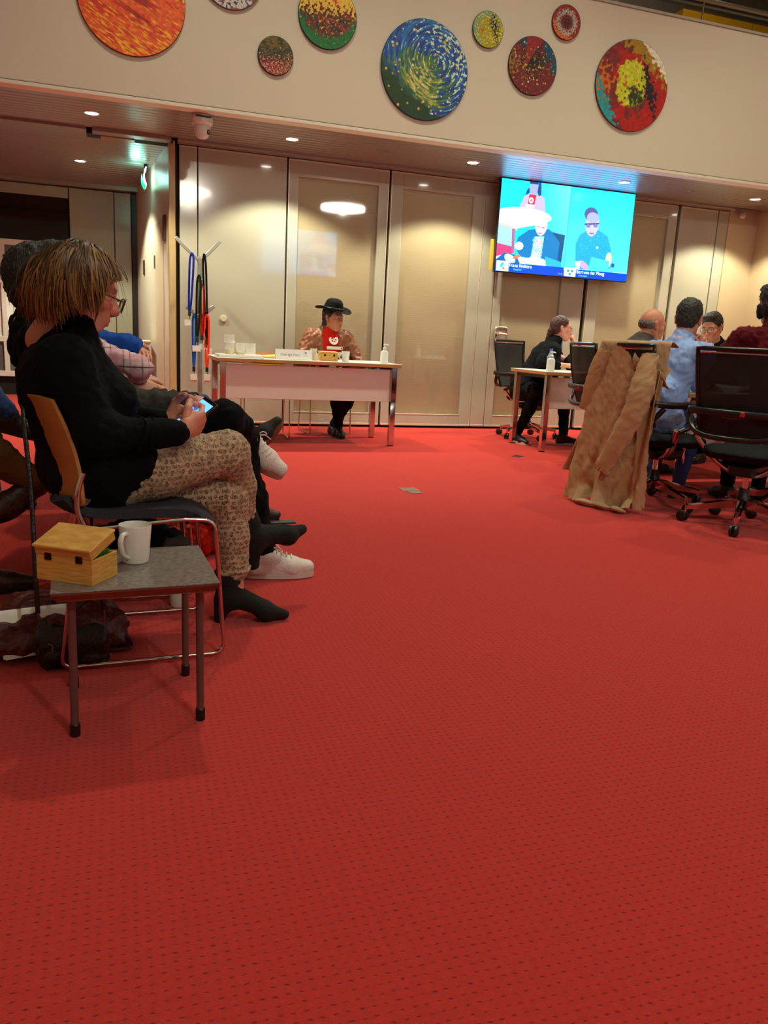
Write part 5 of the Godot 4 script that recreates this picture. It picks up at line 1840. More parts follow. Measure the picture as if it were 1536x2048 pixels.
func sleeve_tube(s: SurfaceTool, path: Array, r0: float, r1: float, r2: float, side: Vector3, wf: FastNoiseLite) -> void:
	var n := 24
	var cnt := path.size()
	s.set_smooth_group(0)
	var prev := []
	for i in cnt:
		var f := float(i) / (cnt - 1)
		var t: Vector3 = (path[mini(i + 1, cnt - 1)] - path[maxi(i - 1, 0)]).normalized()
		var u := (side - t * side.dot(t)).normalized()
		var w := t.cross(u)
		var r := lerpf(lerpf(r0, r1, minf(f * 3.0, 1.0)), r2, maxf(f - 0.33, 0.0) / 0.67)
		var ring := []
		for k in n:
			var a := TAU * k / n
			var wr := 1.0 + 0.035 * sin(f * 46.0 + sin(a) * 3.0) * absf(cos(a * 0.5)) + 0.22 * wf.get_noise_3d(cos(a) * 0.08, sin(a) * 0.08, f * 0.9)
			ring.append(path[i] + (u * cos(a) * r + w * sin(a) * r * 0.55) * wr)
		if i > 0:
			for k in n:
				var l := (k + 1) % n
				quad(s, prev[k], prev[l], ring[l], ring[k])
		prev = ring
	# turned in cuff
	var inner := []
	for k in n:
		inner.append(path[cnt - 1].lerp(prev[k], 0.86) - (path[cnt - 1] - path[cnt - 2]).normalized() * 0.05)
	for k in n:
		var l := (k + 1) % n
		quad(s, prev[k], prev[l], inner[l], inner[k])
# ---------------------------------------------------------------- people
func skin() -> StandardMaterial3D:
	if mats.has("skin"):
		return mats["skin"]
	var m := M("skin", Color.WHITE, 0.48)
	m.vertex_color_use_as_albedo = true
	m.subsurf_scatter_enabled = true
	m.subsurf_scatter_strength = 0.08
	return m

func lin(r: float, g: float, b: float) -> Color:
	return Color(r, g, b).srgb_to_linear()

func basis_zy(z: Vector3, y: Vector3) -> Basis:
	# columns x, y, z with z kept
	z = z.normalized()
	var x := y.cross(z).normalized()
	return Basis(x, z.cross(x).normalized(), z)

func head_mesh(cell: float, fem: bool) -> Array:
	# origin at the middle of the head, face towards +z
	var key := "head%f%s" % [cell, fem]
	if sdf_cache.has(key):
		return sdf_cache[key]
	var I := Basis()
	var j := 0.9 if fem else 1.0
	var b := [
		[V(0, 0.030, -0.012), I, V(0.075, 0.094, 0.098)],
		[V(0, -0.030, 0.030), I, V(0.058 * j, 0.085, 0.064)],
		[V(-0.034 * j, -0.072, 0.022), V(0.034 * j, -0.072, 0.022), 0.024, 0.024],
		[V(-0.016, -0.098, 0.066), V(0.016, -0.098, 0.066), 0.019 * j, 0.019 * j],
		[V(-0.05, -0.045, -0.005), V(-0.018, -0.095, 0.055), 0.018, 0.018],
		[V(0.05, -0.045, -0.005), V(0.018, -0.095, 0.055), 0.018, 0.018],
		[V(-0.034, 0.026, 0.074), V(0.034, 0.026, 0.074), 0.0135, 0.0135],
		[V(-0.044, -0.018, 0.060), V(-0.030, -0.020, 0.070), 0.020, 0.018],
		[V(0.044, -0.018, 0.060), V(0.030, -0.020, 0.070), 0.020, 0.018],
		[V(0, -0.062, 0.078), I, V(0.034, 0.028, 0.020)],
		[V(0, -0.06, -0.028), V(0, -0.19, -0.055), 0.050 * j, 0.056 * j],
		[V(-0.032, 0.008, 0.096), I, V(0.019, 0.011, 0.014), -1],
		[V(0.032, 0.008, 0.096), I, V(0.019, 0.011, 0.014), -1]]
	var soft := blob(b, cell, 0.022)
	# nose, lips, lids and ears keep sharper joins
	var d := [
		[V(0, 0.014, 0.086), V(0, -0.030, 0.110), 0.0085, 0.0125],
		[V(-0.012, -0.035, 0.098), V(0.012, -0.035, 0.098), 0.0095, 0.0095],
		[V(0, -0.02, 0.085), V(0, -0.036, 0.092), 0.012, 0.016]]
	var nose := blob(d, cell * 0.8, 0.012)
	var lip := blob([[V(-0.019, -0.066, 0.088), V(0, -0.062, 0.0975), 0.0045, 0.006], [V(0.019, -0.066, 0.088), V(0, -0.062, 0.0975), 0.0045, 0.006], [V(-0.016, -0.071, 0.088), V(0, -0.0745, 0.095), 0.0045, 0.0075], [V(0.016, -0.071, 0.088), V(0, -0.0745, 0.095), 0.0045, 0.0075]], cell * 0.7, 0.005)
	var ears := []
	for s in [-1.0, 1.0]:
		var B := Basis(Vector3.UP, s * 0.45) * Basis(Vector3.RIGHT, -0.2)
		ears.append(blob([[V(s * 0.074, -0.004, -0.008), B, V(0.009, 0.032, 0.019)], [V(s * 0.079, 0.008, -0.014), B, V(0.009, 0.022, 0.014)], [V(s * 0.083, 0.002, -0.002), B, V(0.007, 0.016, 0.009), -1], [V(s * 0.072, -0.03, 0.0), V(s * 0.072, -0.022, 0.0), 0.008, 0.008]], cell * 0.75, 0.008))
	var eyes := []
	for s in [-1.0, 1.0]:
		eyes.append(blob([[V(s * 0.032, 0.006, 0.0755), V(s * 0.0321, 0.006, 0.0755), 0.0125, 0.0125]], cell * 0.6, 0.004))
	var lids := []
	for s in [-1.0, 1.0]:
		lids.append(blob([[V(s * 0.021, 0.011, 0.084), V(s * 0.032, 0.0155, 0.0865), 0.0042, 0.0046], [V(s * 0.032, 0.0155, 0.0865), V(s * 0.044, 0.011, 0.081), 0.0046, 0.004], [V(s * 0.022, 0.001, 0.083), V(s * 0.042, 0.001, 0.081), 0.004, 0.004]], cell * 0.6, 0.004))
	sdf_cache[key] = [soft, nose, lip, ears, eyes, lids]
	return sdf_cache[key]

func head_parts(xf: Transform3D, cell: float, fem: bool, tone: Color, brow: Color) -> Array:
	var h := head_mesh(cell, fem)
	var out := []
	var shade := func(a: Array, kind: int) -> PackedColorArray:
		var c := PackedColorArray()
		c.resize(a[0].size())
		for i in c.size():
			var p: Vector3 = a[0][i]
			var k := tone
			if kind == 0:
				var ax := absf(p.x)
				if p.z > 0.06 and ax > 0.014 and ax < 0.048 and absf(p.y - 0.031 + ax * 0.04) < 0.0055:
					k = tone.lerp(brow, 0.75)
				elif p.z > 0.04 and p.y < -0.005 and p.y > -0.045 and ax > 0.022:
					k = tone * Color(1.03, 0.86, 0.84)
			elif kind == 1:
				k = tone * Color(1.02, 0.88, 0.84)
			elif kind == 2:
				k = tone * Color(0.86, 0.60, 0.58)
			elif kind == 4:
				k = Color(0.62, 0.60, 0.56)
				var q := Vector2(absf(p.x) - 0.032, p.y - 0.005)
				if q.length() < 0.0058 and p.z > 0.08:
					k = Color(0.05, 0.035, 0.025)
			elif kind == 5:
				k = tone * Color(0.86, 0.78, 0.76)
			c[i] = k
		return c
	out.append([h[0], xf, shade.call(h[0], 0)])
	out.append([h[1], xf, shade.call(h[1], 1)])
	out.append([h[2], xf, shade.call(h[2], 2)])
	for s in 2:
		out.append([h[3][s], xf, shade.call(h[3][s], 1)])
		out.append([h[4][s], xf, shade.call(h[4][s], 4)])
		out.append([h[5][s], xf, shade.call(h[5][s], 5)])
	return out

func hand_mesh(side: float, curl: float, cell := 0.0035, thumb_in := 0.4) -> Array:
	# wrist at the origin, fingers along +z, back of the hand +y, thumb towards side * x
	var key := "hand%f%f%f%f" % [side, curl, cell, thumb_in]
	if sdf_cache.has(key):
		return sdf_cache[key]
	var b := [
		[V(0, 0, -0.03), V(0, 0, 0.015), 0.025, 0.024],
		[V(side * 0.018, 0, 0.015), V(side * 0.028, 0.001, 0.078), 0.016, 0.0125],
		[V(side * 0.004, 0.002, 0.015), V(side * 0.009, 0.003, 0.082), 0.016, 0.0125],
		[V(side * -0.010, 0.001, 0.015), V(side * -0.011, 0.002, 0.078), 0.016, 0.012],
		[V(side * -0.018, -0.002, 0.012), V(side * -0.028, 0, 0.070), 0.0155, 0.0115],
		[V(side * 0.012, -0.008, 0.02), V(side * 0.03, -0.012, 0.05), 0.017, 0.014]]
	var body := blob(b, cell, 0.012)
	var parts := [[body]]
	var len := [[0.042, 0.026, 0.021], [0.046, 0.029, 0.022], [0.043, 0.027, 0.021], [0.034, 0.021, 0.019]]
	var root := [V(side * 0.028, 0.001, 0.074), V(side * 0.009, 0.003, 0.079), V(side * -0.011, 0.002, 0.075), V(side * -0.029, 0, 0.067)]
	for f in 4:
		var p: Vector3 = root[f]
		var a := curl * (0.55 + 0.08 * f)
		var spread: float = [0.10, 0.03, -0.03, -0.11][f] * side
		var fb := [[p - V(0, 0, 0.02), p, 0.0105, 0.0098]]
		for k in 3:
			var d := V(sin(spread) * cos(a), -sin(a), cos(spread) * cos(a)).normalized()
			var q: Vector3 = p + d * len[f][k]
			var r: float = [0.0096, 0.0086, 0.0077][k] * (0.9 if f == 3 else 1.0)
			fb.append([p, q, r, r * 0.93])
			p = q
			a += curl * (0.85 - 0.1 * k)
		parts.append([blob(fb, cell, 0.005)])
	var t0 := V(side * 0.024, -0.010, 0.022)
	var d0 := V(side * 0.72, -0.35 * thumb_in - 0.1, 0.62).normalized()
	var t1 := t0 + d0 * 0.036
	var d1 := V(side * (0.55 - 0.5 * thumb_in), -0.55 * thumb_in, 0.85).normalized()
	var t2 := t1 + d1 * 0.032
	var d2 := V(side * (0.35 - 0.7 * thumb_in), -0.6 * thumb_in, 0.85).normalized()
	var t3v := t2 + d2 * 0.025
	parts.append([blob([[t0, t1, 0.0145, 0.0115], [t1, t2, 0.0112, 0.0102], [t2, t3v, 0.0102, 0.0085]], cell, 0.006)])
	var j := join(parts)
	sdf_cache[key] = [j[0], j[1], j[2]]
	return sdf_cache[key]

func shoe(kind: String) -> Array:
	# ankle above the origin, sole on y = 0, toe towards +z
	if sdf_cache.has("shoe" + kind):
		return sdf_cache["shoe" + kind]
	var b := []
	if kind == "boot":
		b = [[V(0, 0.085, -0.006), V(0, 0.150, -0.014), 0.039, 0.042], [V(0, 0.078, -0.018), V(0, 0.10, -0.014), 0.036, 0.038], [V(0, 0.095, 0.0), V(0, 0.050, 0.095), 0.038, 0.031],
			[V(-0.013, 0.034, 0.11), V(0.013, 0.034, 0.11), 0.028, 0.028], [V(0, 0.032, 0.12), V(0, 0.021, 0.178), 0.031, 0.017], [V(0, 0.070, -0.030), V(0, 0.016, -0.040), 0.029, 0.016], [V(0, 0.035, -0.036), V(0, 0.010, -0.042), 0.018, 0.013]]
	elif kind == "sneaker":
		b = [[V(0, 0.045, -0.045), V(0, 0.085, -0.048), 0.033, 0.027], [V(0, 0.075, -0.02), V(0, 0.085, 0.005), 0.034, 0.036], [V(0, 0.075, 0.01), V(0, 0.050, 0.10), 0.038, 0.034],
			[V(-0.012, 0.040, 0.10), V(0.014, 0.040, 0.10), 0.031, 0.031], [V(0, 0.040, 0.12), V(0.004, 0.036, 0.170), 0.038, 0.030], [V(0, 0.035, -0.04), V(0, 0.035, 0.10), 0.033, 0.036], [V(0, 0.115, -0.015), V(0, 0.15, -0.025), 0.030, 0.034, -1]]
	else:
		b = [[V(0, 0.045, -0.045), V(0, 0.075, -0.045), 0.032, 0.029], [V(0, 0.075, -0.015), V(0, 0.085, 0.0), 0.036, 0.036], [V(0, 0.070, 0.01), V(0, 0.042, 0.11), 0.036, 0.030],
			[V(-0.014, 0.034, 0.11), V(0.014, 0.034, 0.11), 0.029, 0.029], [V(0, 0.034, 0.12), V(0, 0.030, 0.185), 0.036, 0.022], [V(0, 0.035, -0.04), V(0, 0.035, 0.10), 0.032, 0.034]]
	var a := blob(b, 0.006 if kind != "shoe" else 0.008, 0.02)
	# flatten the sole
	var v: PackedVector3Array = a[0]
	var floor_y := 0.0 if kind == "boot" else 0.018
	for i in v.size():
		if v[i].y < floor_y:
			v[i].y = floor_y
		if kind != "boot":
			v[i].x *= 1.08
	a[0] = v
	a[1] = normals_of(v, a[2])
	sdf_cache["shoe" + kind] = a
	return a

func sole(s: SurfaceTool, xf: Transform3D, h := 0.026) -> void:
	var out := []
	for i in 28:
		var t := TAU * i / 28
		var z := 0.058 - 0.140 * cos(t)
		var w := 0.036 + 0.010 * smoothstep(-0.02, 0.12, z)
		out.append(V(w * sin(t) * (1.0 if absf(sin(t)) > 0.5 else 1.08), 0, z))
	s.set_smooth_group(3)
	var c0 := xf * V(0, 0.0, 0.06)
	var c1 := xf * V(0, h, 0.06)
	for i in 28:
		var a: Vector3 = out[i]
		var b: Vector3 = out[(i + 1) % 28]
		quad(s, xf * a, xf * (a + V(0, h, 0)), xf * (b + V(0, h, 0)), xf * b)
	s.set_smooth_group(-1)
	for i in 28:
		var a: Vector3 = out[i]
		var b: Vector3 = out[(i + 1) % 28]
		t3(s, c1, xf * (b + V(0, h, 0)), xf * (a + V(0, h, 0)))
		t3(s, c0, xf * a, xf * b)

func foot(t: Node3D, kind: String, m: Material, ankle: Vector3, toe: Vector3, up: Vector3, sole_m: Material = null) -> void:
	# ankle: the joint; the shoe hangs 0.09 below it
	var B := basis_zy(toe, up)
	var xf := Transform3D(B, ankle - B.y * 0.092)
	var a := shoe(kind)
	var o := solid("shoe", join([[a, xf]]).slice(0, 3), m, t)
	if kind != "boot":
		var s := S()
		sole(s, xf, 0.028)
		obj("sole", s, sole_m if sole_m else M("dark sole", Color(0.06, 0.05, 0.045), 0.7), o)
	if kind == "sneaker":
		var l := S()
		for i in 5:
			var z := 0.025 + i * 0.019
			var y := 0.118 - i * 0.0075
			tube(l, [xf * V(-0.022, y - 0.004, z), xf * V(0, y + 0.004, z + 0.004), xf * V(0.022, y - 0.004, z)], 0.0028, 6)
		for sx in [-1.0, 1.0]:
			tube(l, spline([xf * V(0, 0.126, 0.025), xf * V(sx * 0.02, 0.145, 0.035), xf * V(sx * 0.035, 0.128, 0.05), xf * V(sx * 0.012, 0.122, 0.03)], 4), 0.0025, 6)
			tube(l, spline([xf * V(0, 0.126, 0.025), xf * V(sx * 0.03, 0.122, 0.045), xf * V(sx * 0.05, 0.098, 0.07)], 4), 0.0022, 6)
		obj("laces", l, M("lace white", Color(0.85, 0.82, 0.78), 0.8), o)
		var pt := S()
		tube(pt, spline([xf * V(-0.040, 0.092, -0.03), xf * V(-0.030, 0.10, 0.0), xf * V(-0.020, 0.118, 0.02)], 4), 0.005, 6)
		tube(pt, spline([xf * V(0.040, 0.092, -0.03), xf * V(0.030, 0.10, 0.0), xf * V(0.020, 0.118, 0.02)], 4), 0.005, 6)
		obj("collar", pt, M("shoe lining", Color(0.82, 0.78, 0.74), 0.8), o)

func elbow_of(a: Vector3, b: Vector3, l1: float, l2: float, pole: Vector3) -> Vector3:
	var d := a.distance_to(b)
	var l := minf(d, l1 + l2 - 0.002)
	var x := (l1 * l1 - l2 * l2 + l * l) / (2.0 * l)
	var h := sqrt(maxf(l1 * l1 - x * x, 0.0))
	var dir := (b - a).normalized()
	var p := (pole - dir * pole.dot(dir)).normalized()
	return a + dir * x + p * h

func hair_cap(t: Node3D, xf: Transform3D, style: String, m: Material, cell := 0.006) -> void:
	var I := Basis()
	var b := []
	match style:
		"short":
			b = [[V(0, 0.040, -0.020), I, V(0.082, 0.096, 0.104)], [V(0, -0.01, -0.055), I, V(0.070, 0.075, 0.062)], [V(0, 0.108, 0.045), I, V(0.060, 0.030, 0.050)],
				[V(0, -0.045, 0.085), I, V(0.10, 0.118, 0.075), -1], [V(0, -0.14, -0.02), I, V(0.12, 0.07, 0.14), -1], [V(-0.09, -0.03, 0.02), I, V(0.035, 0.05, 0.035), -1], [V(0.09, -0.03, 0.02), I, V(0.035, 0.05, 0.035), -1]]
		"bald":
			b = [[V(0, 0.0, -0.030), I, V(0.081, 0.055, 0.086)], [V(0, 0.03, 0.06), I, V(0.12, 0.16, 0.075), -1], [V(0, 0.125, -0.02), I, V(0.13, 0.10, 0.15), -1], [V(0, -0.13, -0.02), I, V(0.12, 0.07, 0.14), -1]]
		"tied":
			b = [[V(0, 0.036, -0.018), I, V(0.080, 0.094, 0.101)], [V(0, -0.005, -0.05), I, V(0.072, 0.07, 0.062)], [V(0, -0.045, 0.085), I, V(0.095, 0.130, 0.072), -1], [V(0, -0.14, 0.0), I, V(0.12, 0.075, 0.14), -1], [V(0, -0.03, -0.10), V(0.01, -0.15, -0.13), 0.034, 0.016]]
		"bob":
			b = [[V(0, 0.042, -0.018), I, V(0.088, 0.098, 0.108)], [V(0, -0.03, -0.04), I, V(0.088, 0.085, 0.075)], [V(-0.074, -0.02, 0.01), V(-0.07, -0.075, 0.02), 0.024, 0.022], [V(0.074, -0.02, 0.01), V(0.07, -0.075, 0.02), 0.024, 0.022], [V(0, 0.10, 0.06), I, V(0.065, 0.035, 0.045)],
				[V(0, -0.045, 0.09), I, V(0.062, 0.118, 0.075), -1]]
		"long":
			b = [[V(0, 0.040, -0.020), I, V(0.083, 0.097, 0.104)], [V(0, -0.03, -0.06), I, V(0.072, 0.09, 0.050)], [V(-0.05, -0.06, -0.07), V(-0.062, -0.115, -0.06), 0.020, 0.016], [V(0.05, -0.06, -0.07), V(0.06, -0.11, -0.06), 0.018, 0.014], [V(0, -0.045, 0.085), I, V(0.095, 0.125, 0.075), -1]]
	var a := blob(b, cell, 0.015, 0.006, noise(34.0, 3, 3))
	solid("hair", join([[a, xf]]).slice(0, 3), m, t)

func hair_mat(key: String, dark: Color, light: Color) -> StandardMaterial3D:
	if mats.has(key):
		return mats[key]
	var m := tri(M(key, Color.WHITE, 0.55), V(22, 3.5, 22))
	m.albedo_texture = noise_tex(128, 128, noise(0.05, 4, 8), [dark, light])
	m.heightmap_enabled = true
	m.heightmap_texture = noise_tex(128, 128, noise(0.07, 3, 18), [Color.BLACK, Color.WHITE])
	m.heightmap_scale = 0.35
	return m

func glasses(t: Node3D, xf: Transform3D, m: Material, r := 0.0017, shape := 3.0) -> void:
	var s := S()
	for sx in [-1.0, 1.0]:
		var p := []
		for i in 25:
			var a := TAU * i / 24
			var q := Vector2(cos(a), sin(a))
			var k := pow(pow(absf(q.x), shape) + pow(absf(q.y), shape), -1.0 / shape)
			var w := 0.025 * (1.0 + 0.12 * q.y)
			p.append(xf * V(sx * 0.034 + q.x * k * w, 0.0 + q.y * k * 0.020, 0.106 - 0.18 * pow(absf(sx * 0.034 + q.x * k * w), 1.3)))
		tube(s, p, r, 6, false)
		tube(s, spline([xf * V(sx * 0.060, 0.010, 0.098), xf * V(sx * 0.078, 0.010, 0.04), xf * V(sx * 0.080, 0.012, -0.005), xf * V(sx * 0.079, -0.01, -0.025)], 4), r * 1.15, 6)
	tube(s, [xf * V(-0.010, 0.006, 0.1035), xf * V(0, 0.009, 0.107), xf * V(0.010, 0.006, 0.1035)], r, 6)
	var g := obj("glasses", s, m, t)
	var l := S()
	for sx in [-1.0, 1.0]:
		quad(l, xf * V(sx * 0.034 - 0.022, -0.017, 0.102), xf * V(sx * 0.034 + 0.022, -0.017, 0.102), xf * V(sx * 0.034 + 0.022, 0.017, 0.102), xf * V(sx * 0.034 - 0.022, 0.017, 0.102))
	obj("lens", l, glass("lens glass", Color(1, 1, 1), 0.04), g)

# o: pose and clothes in the person's own axes (forward +z, left +x, floor y = 0)
func person(label: String, at: Vector3, deg: float, o: Dictionary) -> Node3D:
	var t := thing("person", label, "person", at, deg)
	var g: float = o.get("girth", 1.0)
	var fem: bool = o.get("fem", false)
	var cell: float = o.get("cell", 0.015)
	var hip: Vector3 = o.get("hip", V(0, 0.54, 0))
	var chest: Vector3 = o.get("chest", V(0, 0.99, -0.05))
	var hc: Vector3 = o.get("head", chest + V(0, 0.21, 0.06))
	var look: Vector3 = o.get("look", V(0, 0, 1))
	var hup: Vector3 = o.get("head_up", V(0, 1, 0))
	var HB := basis_zy(look, hup)
	chest = hc + HB * (V(0, -0.188, -0.052) * float(o.get("head_scale", 1.0)))
	chest.y += float(o.get("chest_up", 0.0))
	var sw: float = o.get("sw", 0.175 if not fem else 0.155)
	var tilt: Vector3 = o.get("shoulder_axis", V(1, 0, 0)).normalized()
	var up := (chest - hip).normalized()
	var fwd := tilt.cross(up).normalized()
	var TB := Basis(tilt, up, fwd).orthonormalized()
	var shL: Vector3 = chest + tilt * sw - up * 0.045
	var shR: Vector3 = chest - tilt * sw - up * 0.045
	var wL: Vector3 = o.get("wrist_l", V(0.12, 0.66, 0.28))
	var wR: Vector3 = o.get("wrist_r", V(-0.12, 0.66, 0.28))
	var al: float = o.get("arm", 0.29)
	var eL: Vector3 = o.get("elbow_l", elbow_of(shL, wL, al, al * 0.9, o.get("pole_l", V(0.6, -1, -0.5))))
	var eR: Vector3 = o.get("elbow_r", elbow_of(shR, wR, al, al * 0.9, o.get("pole_r", V(-0.6, -1, -0.5))))
	# top
	var ps := func(f: float, z: float, x := 0.0) -> Vector3: return hip.lerp(chest, f) + fwd * z + tilt * x
	var torso := [
		[ps.call(0.02, 0.0), TB, V(0.165 * g, 0.11, 0.125 * g)],
		[ps.call(0.35, 0.012), TB, V(0.150 * g, 0.15, 0.118 * g)],
		[ps.call(0.70, 0.0), TB, V(0.162 * g, 0.16, 0.112 * g)],
		[ps.call(0.85, -0.012), TB, V(0.165, 0.10, 0.095)],
		[shL.lerp(shR, 0.08), shR.lerp(shL, 0.08), 0.062 * sqrt(g), 0.062 * sqrt(g)],
		[ps.call(0.90, -0.005), ps.call(1.0, 0.0), 0.088, 0.066],
		[chest, chest.lerp(hc, o.get("collar", 0.30)), 0.074, 0.067]]
	if fem:
		for sx in [-1.0, 1.0]:
			torso.append([ps.call(0.66, 0.075 * g, sx * 0.075), ps.call(0.66, 0.085 * g, sx * 0.07), 0.066 * g, 0.062 * g])
	var sl: float = o.get("sleeve", 1.0)
	var arms := []
	for q in [[shL, eL, wL], [shR, eR, wR]]:
		arms.append([q[0], q[1], 0.060 * sqrt(g), 0.049 * sqrt(g)])
		if sl > 0.5:
			var e: Vector3 = (q[1] as Vector3).lerp(q[2], (sl - 0.5) * 2.0 - 0.04)
			arms.append([q[1], e, 0.048 * sqrt(g), 0.037])
	var wn := noise(o.get("wrinkle_freq", 11.0), 3, 21)
	var wr: float = o.get("wrinkle", 0.010)
	if o.has("shirt"):
		solid("shirt", blob(torso, cell, 0.05, wr * 0.4, wn), o.shirt, t)
		var jk := []
		for b in torso:
			if b[1] is Basis:
				jk.append([b[0], b[1], b[2] + V(0.016, 0.010, 0.016)])
			else:
				jk.append([b[0], b[1], b[2] + 0.012, b[3] + 0.012])
		for a in arms:
			jk.append([a[0], a[1], a[2] + 0.008, a[3] + 0.007])
		var ow: float = o.get("open", 0.06)
		jk.append([ps.call(1.12, 0.10), ps.call(-0.1, 0.19 * g), ow * 0.9, ow, -1])
		solid("jacket", blob(jk, cell, 0.045, wr, wn), o.top, t)
	else:
		var all := torso + arms
		if o.has("hem"):
			all.append_array(o.hem)
		solid(o.get("top_name", "top"), blob(all, cell, 0.045, wr, wn), o.top, t)
	# trousers
	var kL: Vector3 = o.get("knee_l", V(0.11, 0.53, 0.42))
	var kR: Vector3 = o.get("knee_r", V(-0.11, 0.53, 0.42))
	var aL: Vector3 = o.get("ankle_l", V(0.11, 0.09, 0.40))
	var aR: Vector3 = o.get("ankle_r", V(-0.11, 0.09, 0.40))
	var leg := [[hip + V(0, -0.02, 0.0), Basis(), V(0.17 * g, 0.10, 0.13 * g)]]
	for q in [[0.085, kL, aL], [-0.085, kR, aR]]:
		leg.append([hip + V(q[0], -0.02, 0.01), q[1], 0.088 * g, 0.063])
		leg.append([q[1], (q[1] as Vector3).lerp(q[2], 0.45), 0.062, 0.058])
		leg.append([(q[1] as Vector3).lerp(q[2], 0.45), (q[1] as Vector3).lerp(q[2], 0.94), 0.057, 0.047])
	solid("trousers", blob(leg, cell, 0.035, 0.009, wn), o.get("legs"), t)
	# shoes
	var tl: Vector3 = o.get("toe_l", V(0.1, 0, 1))
	var tR: Vector3 = o.get("toe_r", V(-0.1, 0, 1))
	foot(t, o.get("shoe_kind", "shoe"), o.get("shoe"), aL, tl, o.get("up_l", V(0, 1, 0)), o.get("sole_mat", null))
	foot(t, o.get("shoe_kind", "shoe"), o.get("shoe"), aR, tR, o.get("up_r", V(0, 1, 0)), o.get("sole_mat", null))
	# body: head, hands, and a slim core under the clothes
	var tone: Color = o.get("tone", lin(0.80, 0.58, 0.47))
	var hs: float = o.get("head_scale", 1.0)
	var HX := Transform3D(basis_zy(look, hup) * Basis.from_scale(Vector3.ONE * hs), hc)
	var parts := head_parts(HX, o.get("head_cell", 0.0048), fem, tone, o.get("brow", lin(0.16, 0.10, 0.07)))
	var core := [[hip, chest, 0.09, 0.085], [chest, hc - up * 0.06, 0.052, 0.05], [shL, shR, 0.04, 0.04], [shL, eL, 0.036, 0.033], [eL, wL, 0.030, 0.023], [shR, eR, 0.036, 0.033], [eR, wR, 0.030, 0.023], [hip + V(0.085, 0, 0), kL, 0.05, 0.045], [hip - V(0.085, 0, 0), kR, 0.05, 0.045], [kL, aL, 0.042, 0.032], [kR, aR, 0.042, 0.032]]
	parts.append([blob(core, 0.013, 0.03), null, tone])
	var hl: Array = o.get("hand_l", [(wL - eL).normalized() + V(-0.2, -0.15, 0), V(0.2, 1, 0.1), 0.5])
	var hr: Array = o.get("hand_r", [(wR - eR).normalized() + V(0.2, -0.15, 0), V(-0.2, 1, 0.1), 0.5])
	parts.append([hand_mesh(-1.0, hl[2], 0.0042), Transform3D(basis_zy(hl[0], hl[1]), wL), tone])
	parts.append([hand_mesh(1.0, hr[2], 0.0042), Transform3D(basis_zy(hr[0], hr[1]), wR), tone])
	solid("body", join(parts), skin(), t)
	if o.has("hair"):
		hair_cap(t, HX, o.hair[0], o.hair[1], o.get("hair_cell", 0.007))
	if o.has("glasses"):
		glasses(t, HX * Transform3D(Basis(), V(0, 0.004, 0)), o.glasses)
	t.set_meta("head_at", HX)
	return t
func w2(at: Vector3, deg: float, x: float, y: float, z: float) -> Vector3:
	return turn_y(deg).inverse() * (V(x, y, z) - at)

func d2(deg: float, x: float, y: float, z: float) -> Vector3:
	return turn_y(deg).inverse() * V(x, y, z)

func leather(key: String, c: Color, rough := 0.4) -> StandardMaterial3D:
	var m := cloth(key, c, 0.0, rough, 30.0, 0.15)
	m.rim_enabled = false
	m.metallic_specular = 0.5
	return m

func denim() -> StandardMaterial3D:
	if mats.has("denim"):
		return mats["denim"]
	var m := cloth("denim", Color.WHITE, 0.0, 0.85, 40.0)
	m.albedo_texture = noise_tex(128, 128, noise(0.02, 4, 77), [Color(0.10, 0.17, 0.33), Color(0.24, 0.36, 0.56)])
	m.uv1_scale = V(7, 7, 7)
	return m

func plaid() -> StandardMaterial3D:
	var im := Image.create(128, 128, false, Image.FORMAT_RGB8)
	im.fill(Color(0.80, 0.66, 0.68))
	for i in 128:
		for j in 128:
			var c := Color(0.82, 0.72, 0.74)
			if posmod(i, 64) < 22: c = c.lerp(Color(0.78, 0.50, 0.56), 0.5)
			if posmod(j, 64) < 22: c = c.lerp(Color(0.78, 0.50, 0.56), 0.5)
			if posmod(i - 40, 64) < 5: c = c.lerp(Color(0.12, 0.10, 0.11), 0.7)
			if posmod(j - 40, 64) < 5: c = c.lerp(Color(0.12, 0.10, 0.11), 0.7)
			im.set_pixel(i, j, c)
	var m := tri(M("pink plaid", Color.WHITE, 0.9), V(6, 6, 6))
	m.albedo_texture = ImageTexture.create_from_image(im)
	return m

func speckled(key: String, a: Color, b: Color, sc: float) -> StandardMaterial3D:
	var m := tri(M(key, Color.WHITE, 0.85), V(sc, sc, sc))
	m.albedo_texture = noise_tex(128, 128, noise(0.11, 2, 61), [a, b])
	return m

